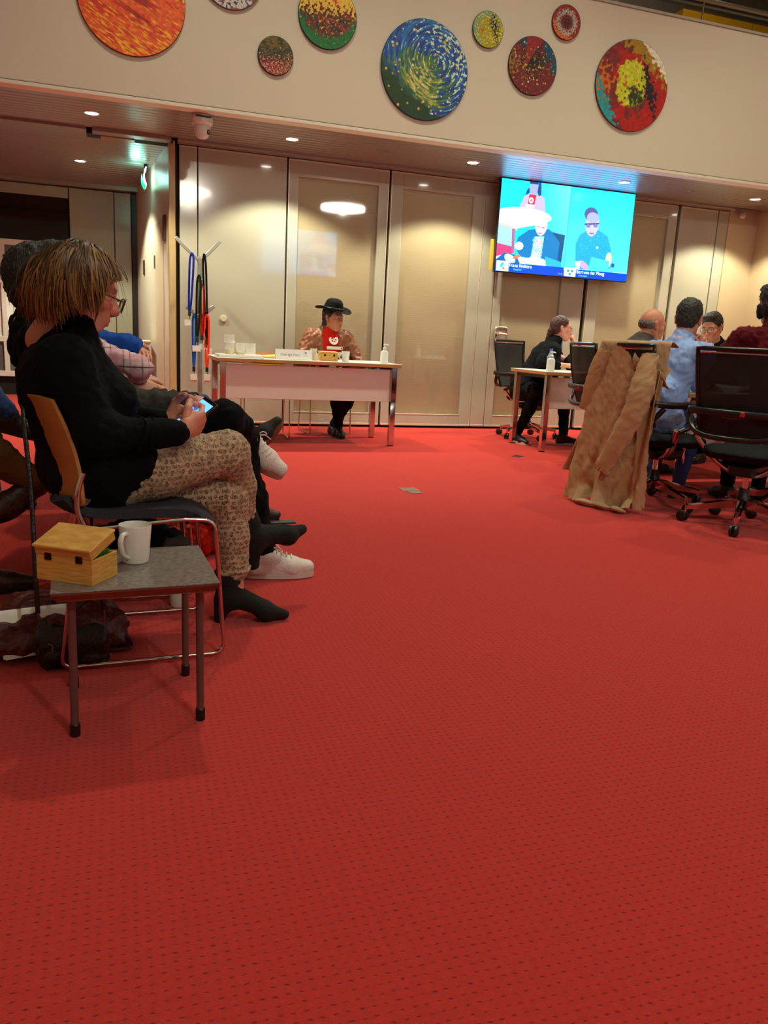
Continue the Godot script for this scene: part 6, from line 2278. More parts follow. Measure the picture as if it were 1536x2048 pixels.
func people() -> void:
	var black := cloth("black cloth", Color(0.022, 0.022, 0.024))
	var dark_shoe := leather("dark shoe leather", Color(0.05, 0.04, 0.035))
	var brown_shoe := leather("brown shoe leather", Color(0.20, 0.11, 0.07))
	var white_shoe := leather("white shoe leather", Color(0.84, 0.80, 0.77), 0.5)
	var white_sole := M("white sole", Color(0.80, 0.74, 0.70), 0.6)
	var grey_hair := hair_mat("greying hair", Color(0.06, 0.045, 0.035), Color(0.22, 0.19, 0.16))
	var dark_hair := hair_mat("dark hair", Color(0.012, 0.010, 0.009), Color(0.045, 0.035, 0.03))
	var brown_hair := hair_mat("brown hair", Color(0.06, 0.035, 0.02), Color(0.20, 0.11, 0.06))
	var red_hair := hair_mat("auburn hair", Color(0.14, 0.05, 0.035), Color(0.36, 0.15, 0.10))
	# the man behind the press table
	var at := V(1.97, 0, -7.74)
	var tan := leather("tan jacket leather", Color(0.50, 0.27, 0.16), 0.45)
	var h := person("seated man in a black hat and tan leather jacket over a red printed shirt", at, 3, {
		"hip": V(0, 0.53, 0), "chest": V(0.0, 0.955, 0.03), "head": V(0.02, 1.125, 0.10), "look": V(0.50, -0.02, 0.87), "chest_up": 0.045, "collar": 0.12, "sw": 0.185, "girth": 1.05, "shirt": cloth("red shirt", Color(0.74, 0.085, 0.05)), "top": tan, "legs": cloth("dark jeans", Color(0.03, 0.035, 0.05)),
		"shoe": dark_shoe, "wrist_l": V(0.09, 0.655, 0.27), "wrist_r": V(-0.09, 0.655, 0.27), "pole_l": V(1, -0.5, -0.3), "pole_r": V(-1, -0.5, -0.3), "ankle_l": V(0.02, 0.09, 0.22), "ankle_r": V(0.05, 0.09, 0.30), "knee_l": V(0.19, 0.53, 0.42), "knee_r": V(-0.04, 0.53, 0.43),
		"tone": lin(0.66, 0.42, 0.32), "hair": ["long", dark_hair], "wrinkle": 0.018, "wrinkle_freq": 16.0, "open": 0.085})
	hat(h.get_meta("head_at"), h)
	shirt_print(h)
	# the woman at the end of the first meeting table
	at = V(3.98, 0, -7.36)
	person("seated woman in a dark cardigan, auburn hair tied back, chin resting on her hand", at, 68, {
		"fem": true, "girth": 1.22, "hip": V(0, 0.54, 0), "chest": w2(at, 68, 4.15, 0.985, -7.27), "head": w2(at, 68, 4.275, 1.145, -7.24), "look": d2(68, 1, -0.06, 0.28), "shirt": speckled("blue print", Color(0.10, 0.16, 0.45), Color(0.62, 0.66, 0.75), 8.0), "open": 0.085,
		"top": cloth("navy knit", Color(0.025, 0.028, 0.045)), "legs": black, "shoe": dark_shoe, "sole_mat": white_sole, "wrist_r": w2(at, 68, 4.27, 0.785, -7.03), "elbow_r": w2(at, 68, 4.02, 0.80, -7.09), "sleeve": 0.8,
		"wrist_l": w2(at, 68, 4.42, 1.0, -7.20), "elbow_l": w2(at, 68, 4.36, 0.80, -7.11), "hand_l": [d2(68, -0.35, 0.9, -0.05), d2(68, 0.7, 0.3, 0.5), 1.1], "hand_r": [d2(68, 1, 0.0, 0.15), V(0, 1, 0), 0.5],
		"knee_l": w2(at, 68, 4.35, 0.55, -7.20), "knee_r": w2(at, 68, 3.93, 0.52, -6.98), "ankle_l": w2(at, 68, 4.25, 0.09, -6.95), "ankle_r": w2(at, 68, 3.80, 0.09, -7.10), "toe_r": d2(68, 0.1, 0, 1), "tone": lin(0.84, 0.58, 0.49), "hair": ["tied", red_hair], "glasses": M("thin glasses frame", Color(0.5, 0.4, 0.35), 0.3, 0.8)})
	# bald man in grey
	at = V(3.74, 0, -5.50)
	person("seated bald man in a grey suit jacket looking down at the table", at, 84, {
		"hip": V(0, 0.55, 0), "chest": w2(at, 84, 3.83, 1.02, -5.44), "head": w2(at, 84, 3.985, 1.165, -5.38), "look": d2(84, 0.92, -0.22, 0.12), "head_up": d2(84, 0.22, 1, 0), "girth": 1.15, "sw": 0.19, "shirt": speckled("floral shirt", Color(0.30, 0.30, 0.33), Color(0.85, 0.83, 0.80), 14.0), "open": 0.07,
		"top": cloth("grey suit", Color(0.30, 0.275, 0.265)), "legs": cloth("grey suit", Color(0.125, 0.115, 0.11)), "shoe": dark_shoe, "wrist_r": w2(at, 84, 4.06, 0.79, -5.22), "wrist_l": w2(at, 84, 4.25, 0.77, -5.50), "elbow_r": w2(at, 84, 3.72, 0.80, -5.19), "tone": lin(0.78, 0.52, 0.40), "hair": ["bald", M("shaved hair", Color(0.42, 0.37, 0.34), 0.8)]})
	# man in the blue blazer
	at = V(3.29, 0, -4.36)
	var bl := cloth("blue blazer cloth", Color(0.56, 0.66, 0.86))
	person("man with greying hair in a light blue blazer leaning forward with clasped hands", at, 105, {
		"hip": V(0, 0.55, 0.02), "chest": w2(at, 105, 3.42, 1.02, -4.44), "head": w2(at, 105, 3.555, 1.185, -4.43), "look": d2(105, 0.72, -0.20, -0.62), "head_up": d2(105, 0.2, 1, -0.1), "girth": 1.12, "sw": 0.20, "top": bl, "top_name": "blazer", "legs": cloth("blue trousers", Color(0.20, 0.24, 0.42)), "shoe": dark_shoe,
		"hem": [[V(0, 0.53, 0.0), Basis(), V(0.195, 0.13, 0.165)], [w2(at, 105, 3.30, 0.72, -4.26), w2(at, 105, 3.40, 0.52, -4.24), 0.085, 0.055], [w2(at, 105, 3.22, 0.72, -4.34), w2(at, 105, 3.24, 0.60, -4.28), 0.09, 0.07]],
		"wrist_r": w2(at, 105, 3.655, 1.005, -4.36), "wrist_l": w2(at, 105, 3.68, 1.0, -4.47), "elbow_r": w2(at, 105, 3.60, 0.775, -4.30), "elbow_l": w2(at, 105, 3.66, 0.775, -4.62), "hand_r": [d2(105, -0.05, 0.8, -0.6), d2(105, 0.6, 0.3, 0.7), 0.9], "hand_l": [d2(105, -0.1, 0.8, 0.6), d2(105, 0.7, 0.3, -0.7), 0.9],
		"knee_r": w2(at, 105, 3.70, 0.53, -4.42), "knee_l": w2(at, 105, 3.64, 0.53, -4.66), "ankle_r": w2(at, 105, 3.62, 0.09, -4.40), "ankle_l": w2(at, 105, 3.58, 0.09, -4.64), "tone": lin(0.80, 0.54, 0.45), "hair": ["short", grey_hair], "hair_cell": 0.006, "cell": 0.012, "wrinkle": 0.012, "wrinkle_freq": 9.0})
	# woman opposite
	at = V(5.36, 0, -6.02)
	person("woman with short brown hair and glasses in a dark jacket across the table, looking down", at, 282, {
		"fem": true, "chest": w2(at, 282, 5.22, 1.0, -6.03), "head": w2(at, 282, 5.13, 1.205, -6.06), "look": d2(282, -0.85, -0.35, 0.42), "head_up": d2(282, -0.3, 1, 0.1), "girth": 1.05, "top": cloth("charcoal jacket", Color(0.03, 0.03, 0.035)), "legs": black, "shoe": dark_shoe, "wrist_l": w2(at, 282, 4.95, 0.77, -5.88), "wrist_r": w2(at, 282, 4.95, 0.77, -6.2), "tone": lin(0.78, 0.53, 0.42), "hair": ["short", brown_hair], "glasses": M("dark glasses frame", Color(0.1, 0.06, 0.05), 0.4), "head_scale": 1.04})
	# man in maroon
	at = V(3.96, 0, -3.90)
	person("man in a maroon shirt seen from behind at the table, cut by the picture edge", at, 165, {
		"hip": V(0, 0.55, 0), "chest": w2(at, 165, 3.90, 1.055, -4.06), "head": w2(at, 165, 3.945, 1.300, -4.13), "look": d2(165, 0.35, -0.12, -0.9), "girth": 1.25, "sw": 0.215, "top": cloth("maroon shirt", Color(0.33, 0.045, 0.085)), "top_name": "shirt", "legs": cloth("dark jeans", Color(0.03, 0.035, 0.05)), "shoe": dark_shoe,
		"wrist_l": w2(at, 165, 3.78, 0.77, -4.42), "wrist_r": w2(at, 165, 4.15, 0.77, -4.42), "pole_l": d2(165, -1, -0.4, 0.3), "pole_r": d2(165, 1, -0.4, 0.3), "tone": lin(0.80, 0.55, 0.45), "hair": ["bob", brown_hair], "cell": 0.012, "hair_cell": 0.006, "wrinkle": 0.014, "wrinkle_freq": 13.0})
	# public seats, front row
	at = V(0.0, 0, -3.05)
	person("seated person with black hair in a navy jacket and white sneakers, ankle on knee", at, 90, {
		"hip": V(0, 0.53, -0.10), "chest": w2(at, 90, -0.165, 0.925, -3.05), "head": w2(at, 90, -0.232, 1.088, -3.05), "look": d2(90, 1, 0.12, 0), "head_up": d2(90, -0.32, 1, 0), "collar": 0.62, "chest_up": 0.05, "girth": 0.92, "top": cloth("navy jacket", Color(0.022, 0.028, 0.060)), "top_name": "jacket", "legs": black, "shoe": white_shoe, "shoe_kind": "sneaker", "sole_mat": white_sole, "head_scale": 1.06,
		"knee_r": w2(at, 90, 0.365, 0.655, -2.905), "ankle_r": w2(at, 90, 0.495, 0.555, -3.15), "toe_r": d2(90, 0.72, -0.52, 0.35), "up_r": d2(90, 0.25, 0.55, 0.75), "knee_l": w2(at, 90, 0.455, 0.505, -3.12), "ankle_l": w2(at, 90, 0.548, 0.095, -3.04), "toe_l": d2(90, 1, 0, 0.06),
		"wrist_r": w2(at, 90, 0.16, 0.66, -3.0), "wrist_l": w2(at, 90, 0.14, 0.64, -3.13), "hair": ["short", dark_hair], "cell": 0.012, "hair_cell": 0.006, "wrinkle": 0.012})
	at = V(0.0, 0, -3.60)
	person("seated person in a grey jacket and brown suede shoe, second after the leopard trousers", at, 90, {
		"hip": V(0, 0.53, -0.03), "chest": w2(at, 90, -0.10, 0.95, -3.60), "head": w2(at, 90, -0.13, 1.10, -3.60), "look": d2(90, 1, -0.1, 0), "top": cloth("grey jacket cloth", Color(0.21, 0.205, 0.20)), "top_name": "jacket", "legs": cloth("dark jeans", Color(0.03, 0.035, 0.05)), "shoe": leather("brown suede", Color(0.10, 0.065, 0.04), 0.8), "sole_mat": M("tan sole", Color(0.40, 0.21, 0.09), 0.6),
		"knee_r": w2(at, 90, 0.34, 0.60, -3.55), "ankle_r": w2(at, 90, 0.545, 0.46, -3.70), "toe_r": d2(90, 0.66, 0.74, 0.10), "up_r": d2(90, -0.5, 0.7, 0.3), "knee_l": w2(at, 90, 0.42, 0.52, -3.68), "ankle_l": w2(at, 90, 0.45, 0.09, -3.68),
		"wrist_r": w2(at, 90, 0.30, 0.665, -3.52), "elbow_r": w2(at, 90, 0.06, 0.66, -3.42), "wrist_l": w2(at, 90, 0.2, 0.66, -3.72), "hair": ["short", grey_hair], "wrinkle": 0.014})
	at = V(0.0, 0, -4.15)
	person("seated person in a pink plaid shirt and blue jeans in the front row", at, 90, {
		"hip": V(0, 0.53, -0.03), "chest": w2(at, 90, -0.11, 0.95, -4.15), "head": w2(at, 90, -0.15, 1.10, -4.15), "look": d2(90, 1, -0.1, 0), "top": plaid(), "legs": denim(), "shoe": brown_shoe, "fem": true, "hem": [],
		"knee_r": w2(at, 90, 0.40, 0.575, -4.08), "ankle_r": w2(at, 90, 0.60, 0.09, -4.05), "knee_l": w2(at, 90, 0.42, 0.54, -4.25), "ankle_l": w2(at, 90, 0.45, 0.09, -4.25), "elbow_r": w2(at, 90, 0.10, 0.775, -3.93), "wrist_r": w2(at, 90, 0.09, 0.70, -4.0), "elbow_l": w2(at, 90, 0.05, 0.72, -4.38), "wrist_l": w2(at, 90, 0.17, 0.68, -4.2), "hand_r": [d2(90, 0.6, -0.3, 0.1), d2(90, -0.2, 0.5, 0.8), 0.7], "hair": ["bob", brown_hair]})
	at = V(0.0, 0, -4.70)
	person("seated person in a bright blue top with folded arms, last in the front row", at, 90, {
		"hip": V(0, 0.53, -0.03), "chest": w2(at, 90, -0.11, 0.97, -4.70), "head": w2(at, 90, -0.15, 1.12, -4.70), "look": d2(90, 1, -0.1, 0), "top": cloth("bright blue cloth", Color(0.10, 0.28, 0.62)), "legs": black, "shoe": dark_shoe, "elbow_r": w2(at, 90, 0.06, 0.86, -4.50), "wrist_r": w2(at, 90, 0.12, 0.86, -4.72), "elbow_l": w2(at, 90, 0.04, 0.80, -4.90), "wrist_l": w2(at, 90, 0.12, 0.83, -4.62), "sleeve": 0.9, "hair": ["short", dark_hair], "girth": 1.1})
	# second row, only their legs reach into the picture
	at = V(-0.92, 0, -2.92)
	person("person in khaki trousers and brown leather shoes in the second row", at, 90, {
		"hip": V(0, 0.53, 0), "top": cloth("olive top", Color(0.14, 0.13, 0.09)), "legs": cloth("khaki cloth", Color(0.42, 0.31, 0.17)), "shoe": brown_shoe, "knee_r": w2(at, 90, -0.50, 0.60, -2.86), "ankle_r": w2(at, 90, -0.275, 0.43, -2.90), "toe_r": d2(90, -0.55, -0.25, 0.8), "up_r": d2(90, 0.5, 0.75, 0.4), "knee_l": w2(at, 90, -0.62, 0.52, -3.02), "ankle_l": w2(at, 90, -0.50, 0.09, -3.02), "hair": ["short", grey_hair]})
	at = V(-1.10, 0, -4.30)
	person("person in blue jeans and black shoes in the second row", at, 90, {
		"hip": V(0, 0.53, 0), "top": black, "legs": denim(), "shoe": dark_shoe, "knee_r": w2(at, 90, -0.70, 0.72, -4.28), "ankle_r": w2(at, 90, -0.50, 0.50, -4.30), "toe_r": d2(90, 0.9, -0.22, 0.1), "knee_l": w2(at, 90, -0.70, 0.52, -4.40), "ankle_l": w2(at, 90, -0.62, 0.09, -4.40), "hair": ["short", dark_hair]})
	at = V(-1.25, 0, -5.40)
	person("person in dark trousers and white soled sneakers, farthest in the second row", at, 90, {
		"hip": V(0, 0.53, 0), "top": cloth("grey jumper", Color(0.10, 0.10, 0.11)), "legs": black, "shoe": dark_shoe, "sole_mat": white_sole, "ankle_r": w2(at, 90, -0.76, 0.09, -5.34), "ankle_l": w2(at, 90, -0.74, 0.09, -5.55), "knee_r": w2(at, 90, -0.82, 0.52, -5.36), "knee_l": w2(at, 90, -0.80, 0.52, -5.55), "hair": ["short", brown_hair]})

func hat(xf: Transform3D, t: Node3D) -> void:
	var felt := cloth("black felt", Color(0.018, 0.018, 0.018), 0.0, 0.75, 40.0, 0.06)
	var B := xf * Transform3D(Basis(Vector3.RIGHT, 0.12), V(0, 0.068, -0.005))
	var crown := blob([[V(0, 0.03, 0), Basis(), V(0.087, 0.055, 0.103)], [V(0, 0.075, 0.005), Basis(), V(0.074, 0.050, 0.090)], [V(0, 0.142, -0.02), V(0, 0.128, 0.07), 0.022, 0.034, -1], [V(-0.075, 0.115, 0.075), V(-0.07, 0.10, 0.09), 0.03, 0.03, -1], [V(0.075, 0.115, 0.075), V(0.07, 0.10, 0.09), 0.03, 0.03, -1]], 0.005, 0.02)
	var o := solid("hat", join([[crown, B]]).slice(0, 3), felt, t)
	var s := S()
	sheet(s, 48, 6, func(u: float, v: float) -> Vector3:
		var a := -u * TAU
		var r := 0.80 + v * 0.85
		var c := cos(a)
		return B * V(c * (0.100 * r), 0.012 + 0.030 * c * c * v * v - 0.016 * absf(sin(a)) * v, sin(a) * (0.115 * r)), 0.004)
	obj("brim", s, felt, o)
	var b := S()
	var pts := []
	for i in 33:
		var a := TAU * i / 32
		pts.append(B * V(cos(a) * 0.0885, 0.026, sin(a) * 0.1045))
	tube(b, pts, 0.012, 6, false, 0.25, Vector3.UP)
	obj("band", b, M("hat band", Color(0.01, 0.01, 0.01), 0.35), o)

func shirt_print(t: Node3D) -> void:
	var white := M("shirt print white", Color(0.85, 0.82, 0.78), 0.8)
	var hip := V(0, 0.53, 0)
	var chest := V(0.0, 0.985, 0.05)
	var f := func(x: float, y: float) -> Vector3:
		# front of the shirt below the neck
		var k := (y - hip.y) / (chest.y - hip.y)
		var c := hip.lerp(chest, k)
		return V(x, y, c.z + 0.140 * sqrt(maxf(1.0 - pow(x / 0.185, 2.0), 0.05)) - 0.025 * smoothstep(0.72, 0.92, k) - 0.03 * smoothstep(0.85, 1.0, k))
	var s := S()
	sheet(s, 20, 4, func(u: float, v: float) -> Vector3:
		var a := u * TAU
		return f.call(0.015 + cos(a) * 0.048 * (1.0 - v * 0.9), 0.925 + sin(a) * 0.048 * (1.0 - v * 0.9)), 0.0015)
	var p := obj("print", s, white, t)
	var r := S()
	for i in 5:
		var a := TAU * i / 5
		sheet(r, 3, 3, func(u: float, v: float) -> Vector3: return f.call(0.015 + cos(a) * 0.02 + (u - 0.5) * 0.018, 0.925 + sin(a) * 0.02 + (v - 0.5) * 0.012) + V(0, 0, 0.002), 0.001)
	obj("emblem", r, M("print red", Color(0.68, 0.09, 0.06), 0.8), p)
	for a in [[0.03, 0.845, 0.17, 0.030], [0.03, 0.785, 0.20, 0.032]]:
		var b := S()
		sheet(b, 12, 3, func(u: float, v: float) -> Vector3: return f.call(a[0] + (u - 0.5) * a[2], a[1] + (v - 0.5) * a[3]), 0.0015)
		obj("print", b, white, t)
	var nk := S()
	tube(nk, spline([V(-0.075, 1.015, 0.06), V(-0.055, 0.985, 0.108), V(0.005, 0.968, 0.135), V(0.065, 0.985, 0.108), V(0.08, 1.015, 0.06)], 5), 0.0085, 8)
	obj("neck_trim", nk, white, t)
func leopard() -> StandardMaterial3D:
	var n := 512
	var im := Image.create(n, n, false, Image.FORMAT_RGB8)
	var base := noise(0.02, 2, 41)
	for y in n:
		for x in n:
			var v := base.get_noise_2d(x, y)
			im.set_pixel(x, y, Color(0.70 + v * 0.10, 0.595 + v * 0.10, 0.475 + v * 0.10))
	var r := RandomNumberGenerator.new()
	r.seed = 11
	var wob := noise(0.11, 2, 43)
	var k := 23
	var st := float(n) / k
	for j in k:
		for i in k:
			var cx := (i + 0.5 + (0.5 if j % 2 == 1 else 0.0)) * st + r.randf_range(-4, 4)
			var cy := (j + 0.5) * st + r.randf_range(-4, 4)
			var rad := r.randf_range(6.5, 9.5)
			var sq := r.randf_range(0.75, 1.25)
			var gap := r.randf_range(0, TAU)
			var gw := r.randf_range(0.2, 0.55)
			var inner := Color(0.50, 0.365, 0.25)
			for dy in range(-13, 14):
				for dx in range(-13, 14):
					var q := Vector2(dx * sq, dy / sq)
					var e := q.length() + wob.get_noise_2d(cx + dx, cy + dy) * 5.0
					var xx := posmod(int(cx) + dx, n)
					var yy := posmod(int(cy) + dy, n)
					if e < rad * 0.55:
						im.set_pixel(xx, yy, im.get_pixel(xx, yy).lerp(inner, 0.7))
					elif e < rad:
						var a := absf(angle_difference(q.angle(), gap))
						var b := absf(angle_difference(q.angle(), gap + 2.4))
						if a > gw and b > gw * 0.6:
							im.set_pixel(xx, yy, Color(0.125, 0.075, 0.055))
	var m := tri(M("leopard cloth", Color.WHITE, 0.85), V(2.5, 2.5, 2.5))
	m.albedo_texture = ImageTexture.create_from_image(im)
	m.rim_enabled = true
	m.rim = 0.2
	return m

func woman() -> void:
	# her own axes are the world's, moved to z = -2.49: x ahead of her, +z towards the viewer
	var t := thing("person", "woman with a brown bob, black turtleneck and leopard trousers looking at her phone", "person", V(0, 0, -2.49))
	var I := Basis()
	var knit := cloth("black knit", Color(0.020, 0.020, 0.021), 0.0, 0.88, 70.0, 0.10)
	var wn := noise(13.0, 3, 5)
	var top := [
		[V(-0.085, 0.555, 0), I, V(0.145, 0.12, 0.175)],
		[V(-0.105, 0.66, 0), I, V(0.130, 0.13, 0.155)],
		[V(-0.130, 0.775, 0), Basis(Vector3.BACK, 0.12), V(0.142, 0.15, 0.165)],
		[V(-0.150, 0.835, 0), I, V(0.105, 0.085, 0.17)],
		[V(-0.015, 0.748, 0.075), V(-0.018, 0.755, 0.07), 0.074, 0.07],
		[V(-0.015, 0.748, -0.075), V(-0.018, 0.755, -0.07), 0.074, 0.07],
		[V(-0.130, 0.868, 0.135), V(-0.130, 0.868, -0.135), 0.058, 0.058],
		[V(-0.132, 0.895, 0), V(-0.108, 0.975, 0), 0.075, 0.062],
		[V(-0.135, 0.865, 0.150), V(-0.055, 0.675, 0.205), 0.066, 0.056],
		[V(-0.055, 0.672, 0.205), V(0.155, 0.672, 0.150), 0.053, 0.040],
		[V(-0.135, 0.865, -0.150), V(-0.035, 0.67, -0.215), 0.064, 0.052],
		[V(-0.035, 0.67, -0.215), V(0.135, 0.685, -0.03), 0.050, 0.036],
		[V(-0.050, 0.545, 0.065), V(0.030, 0.572, 0.055), 0.135, 0.100],
		[V(-0.045, 0.54, -0.06), V(0.03, 0.55, -0.05), 0.125, 0.085]]
	var sw := solid("sweater", blob(top, 0.008, 0.04, 0.005, wn), knit, t)
	var cf := S()
	for i in 3:
		var a := TAU * i / 3
		tube(cf, spline([V(-0.130, 0.985, 0.055), V(-0.175, 0.955, 0.02), V(-0.182, 0.95, -0.02), V(-0.13, 0.985, -0.055)], 5), 0.01 + 0.0 * a, 6)
		break
	obj("collar_fold", cf, knit, sw)
	for k in 3:
		var c := S()
		var p0 := V(-0.055, 0.672, 0.205).lerp(V(0.155, 0.672, 0.150), 0.52 + k * 0.13)
		var d := V(0.21, 0, -0.055).normalized()
		var pts := []
		for i in 17:
			var a := TAU * i / 16
			pts.append(p0 + (V(0, 1, 0) * cos(a) + d.cross(V(0, 1, 0)) * sin(a)) * (0.046 - 0.004 * k) + d * (0.012 * sin(a * 2.0 + k)))
		tube(c, pts, 0.005, 6, false)
		obj("sleeve_fold", c, knit, sw)
	var legs := [
		[V(-0.075, 0.50, 0), I, V(0.130, 0.085, 0.185)],
		[V(-0.05, 0.520, 0.080), V(0.10, 0.548, 0.03), 0.088, 0.090], [V(0.10, 0.548, 0.03), V(0.325, 0.583, -0.055), 0.090, 0.068],
		[V(0.335, 0.583, -0.06), V(0.376, 0.46, -0.135), 0.067, 0.057],
		[V(0.376, 0.46, -0.135), V(0.398, 0.335, -0.178), 0.056, 0.048]]
	var legs2 := [
		[V(-0.05, 0.495, -0.085), V(0.330, 0.428, -0.095), 0.088, 0.067],
		[V(0.335, 0.425, -0.095), V(0.348, 0.30, -0.085), 0.066, 0.056],
		[V(0.348, 0.30, -0.085), V(0.357, 0.19, -0.080), 0.055, 0.052]]
	var lm := leopard()
	var ln := noise(26.0, 3, 15)
	solid("trousers", join([[blob(legs, 0.007, 0.03, 0.003, ln)], [blob(legs2, 0.007, 0.03, 0.003, ln)]]).slice(0, 3), lm, t)
	for q in [[V(0.398, 0.335, -0.178), V(0.02, -0.12, -0.04), 0.047], [V(0.357, 0.186, -0.080), V(0.01, -0.1, 0.0), 0.052]]:
		var c := S()
		var d: Vector3 = (q[1] as Vector3).normalized()
		var u := d.cross(V(0, 0, 1)).normalized()
		var w := d.cross(u)
		var pts := []
		for i in 25:
			var a := TAU * i / 24
			pts.append(q[0] + (u * cos(a) + w * sin(a)) * (q[2] + 0.003 * sin(a * 7.0)) + d * 0.004 * sin(a * 5.0))
		tube(c, pts, 0.0075, 6, false)
		obj("cuff", c, lm, t)
	# boots
	var suede := leather("black suede", Color(0.014, 0.013, 0.013), 0.9)
	var a := shoe("boot")
	var xl := Transform3D(basis_zy(V(1, 0, 0.12), V(0, 1, 0)), V(0.352, 0.0, -0.078))
	var fw := V(0.80, 0.36, -0.42).normalized()
	var uu := V(-0.34, 0.93, 0.10)
	var BR := basis_zy(fw, uu)
	BR = BR * Basis.from_scale(Vector3.ONE * 1.1)
	var xr := Transform3D(BR, V(0.412, 0.318, -0.180) - BR.y * 0.150 + BR.z * 0.012)
	for X in [xl, xr]:
		var b := solid("boot", join([[a, X]]).slice(0, 3), suede, t)
		var st := S()
		var ring := []
		for i in 21:
			var g := TAU * i / 20
			ring.append(X * V(cos(g) * 0.0415, 0.095, -0.008 + sin(g) * 0.0425))
		tube(st, ring, 0.006, 6, false, 0.4, X.basis.y)
		obj("ankle_strap", st, suede, b)
		var top_r := []
		for i in 21:
			var g := TAU * i / 20
			top_r.append(X * V(cos(g) * 0.043, 0.175 + 0.006 * sin(g * 2.0), -0.014 + sin(g) * 0.044))
		var sh := S()
		sheet(sh, 20, 2, func(u: float, v: float) -> Vector3:
			var g := u * TAU
			return X * V(cos(g) * 0.0425, 0.14 + 0.04 * v, -0.013 + sin(g) * 0.0435), 0.003)
		obj("shaft", sh, suede, b)
	# head, hands, shins, core
	var tone := lin(0.80, 0.545, 0.44)
	var look := V(0.935, -0.345, -0.10)
	var HX := Transform3D(basis_zy(look, V(0.345, 0.93, 0)) * Basis.from_scale(Vector3.ONE * 0.94), V(-0.088, 1.064, 0))
	var parts := head_parts(HX, 0.0033, true, tone, lin(0.36, 0.23, 0.14))
	parts.append([blob([[V(-0.1, 0.55, 0), V(-0.12, 0.85, 0), 0.09, 0.085], [V(-0.125, 0.88, 0), V(-0.085, 1.02, 0), 0.052, 0.05], [V(-0.13, 0.865, 0.135), V(-0.13, 0.865, -0.135), 0.04, 0.04], [V(-0.13, 0.86, 0.15), V(-0.055, 0.675, 0.205), 0.036, 0.034], [V(-0.055, 0.675, 0.205), V(0.17, 0.672, 0.145), 0.028, 0.022],
		[V(-0.13, 0.86, -0.15), V(-0.035, 0.67, -0.215), 0.036, 0.034], [V(-0.035, 0.67, -0.215), V(0.15, 0.687, -0.02), 0.028, 0.022], [V(-0.05, 0.525, 0.08), V(0.33, 0.58, -0.055), 0.06, 0.045], [V(0.33, 0.58, -0.06), V(0.425, 0.255, -0.20), 0.045, 0.033], [V(-0.05, 0.50, -0.08), V(0.33, 0.425, -0.09), 0.06, 0.045], [V(0.33, 0.425, -0.09), V(0.360, 0.10, -0.08), 0.045, 0.034]], 0.010, 0.03), null, tone])
	parts.append([hand_mesh(1.0, 0.95, 0.003, 0.9), Transform3D(basis_zy(V(0.62, 0.20, -0.62), V(0.66, -0.30, 0.62)), V(0.178, 0.678, 0.135)), tone])
	parts.append([hand_mesh(-1.0, 0.85, 0.003, 0.8), Transform3D(basis_zy(V(0.72, 0.22, 0.45), V(0.55, -0.45, -0.60)), V(0.140, 0.683, -0.025)), tone])
	solid("body", join(parts), skin(), t)
	# glasses
	var gm := tri(M("tortoise frame", Color.WHITE, 0.25), V(60, 60, 60))
	gm.albedo_texture = noise_tex(64, 64, noise(0.08, 2, 3), [Color(0.06, 0.035, 0.02), Color(0.55, 0.36, 0.14)])
	glasses(t, HX * Transform3D(Basis(), V(0, -0.004, 0.006)) * Transform3D(Basis.from_scale(V(1.08, 1.12, 1.12)), Vector3.ZERO), gm, 0.0018, 2.6)
	hair_bob(t, HX)

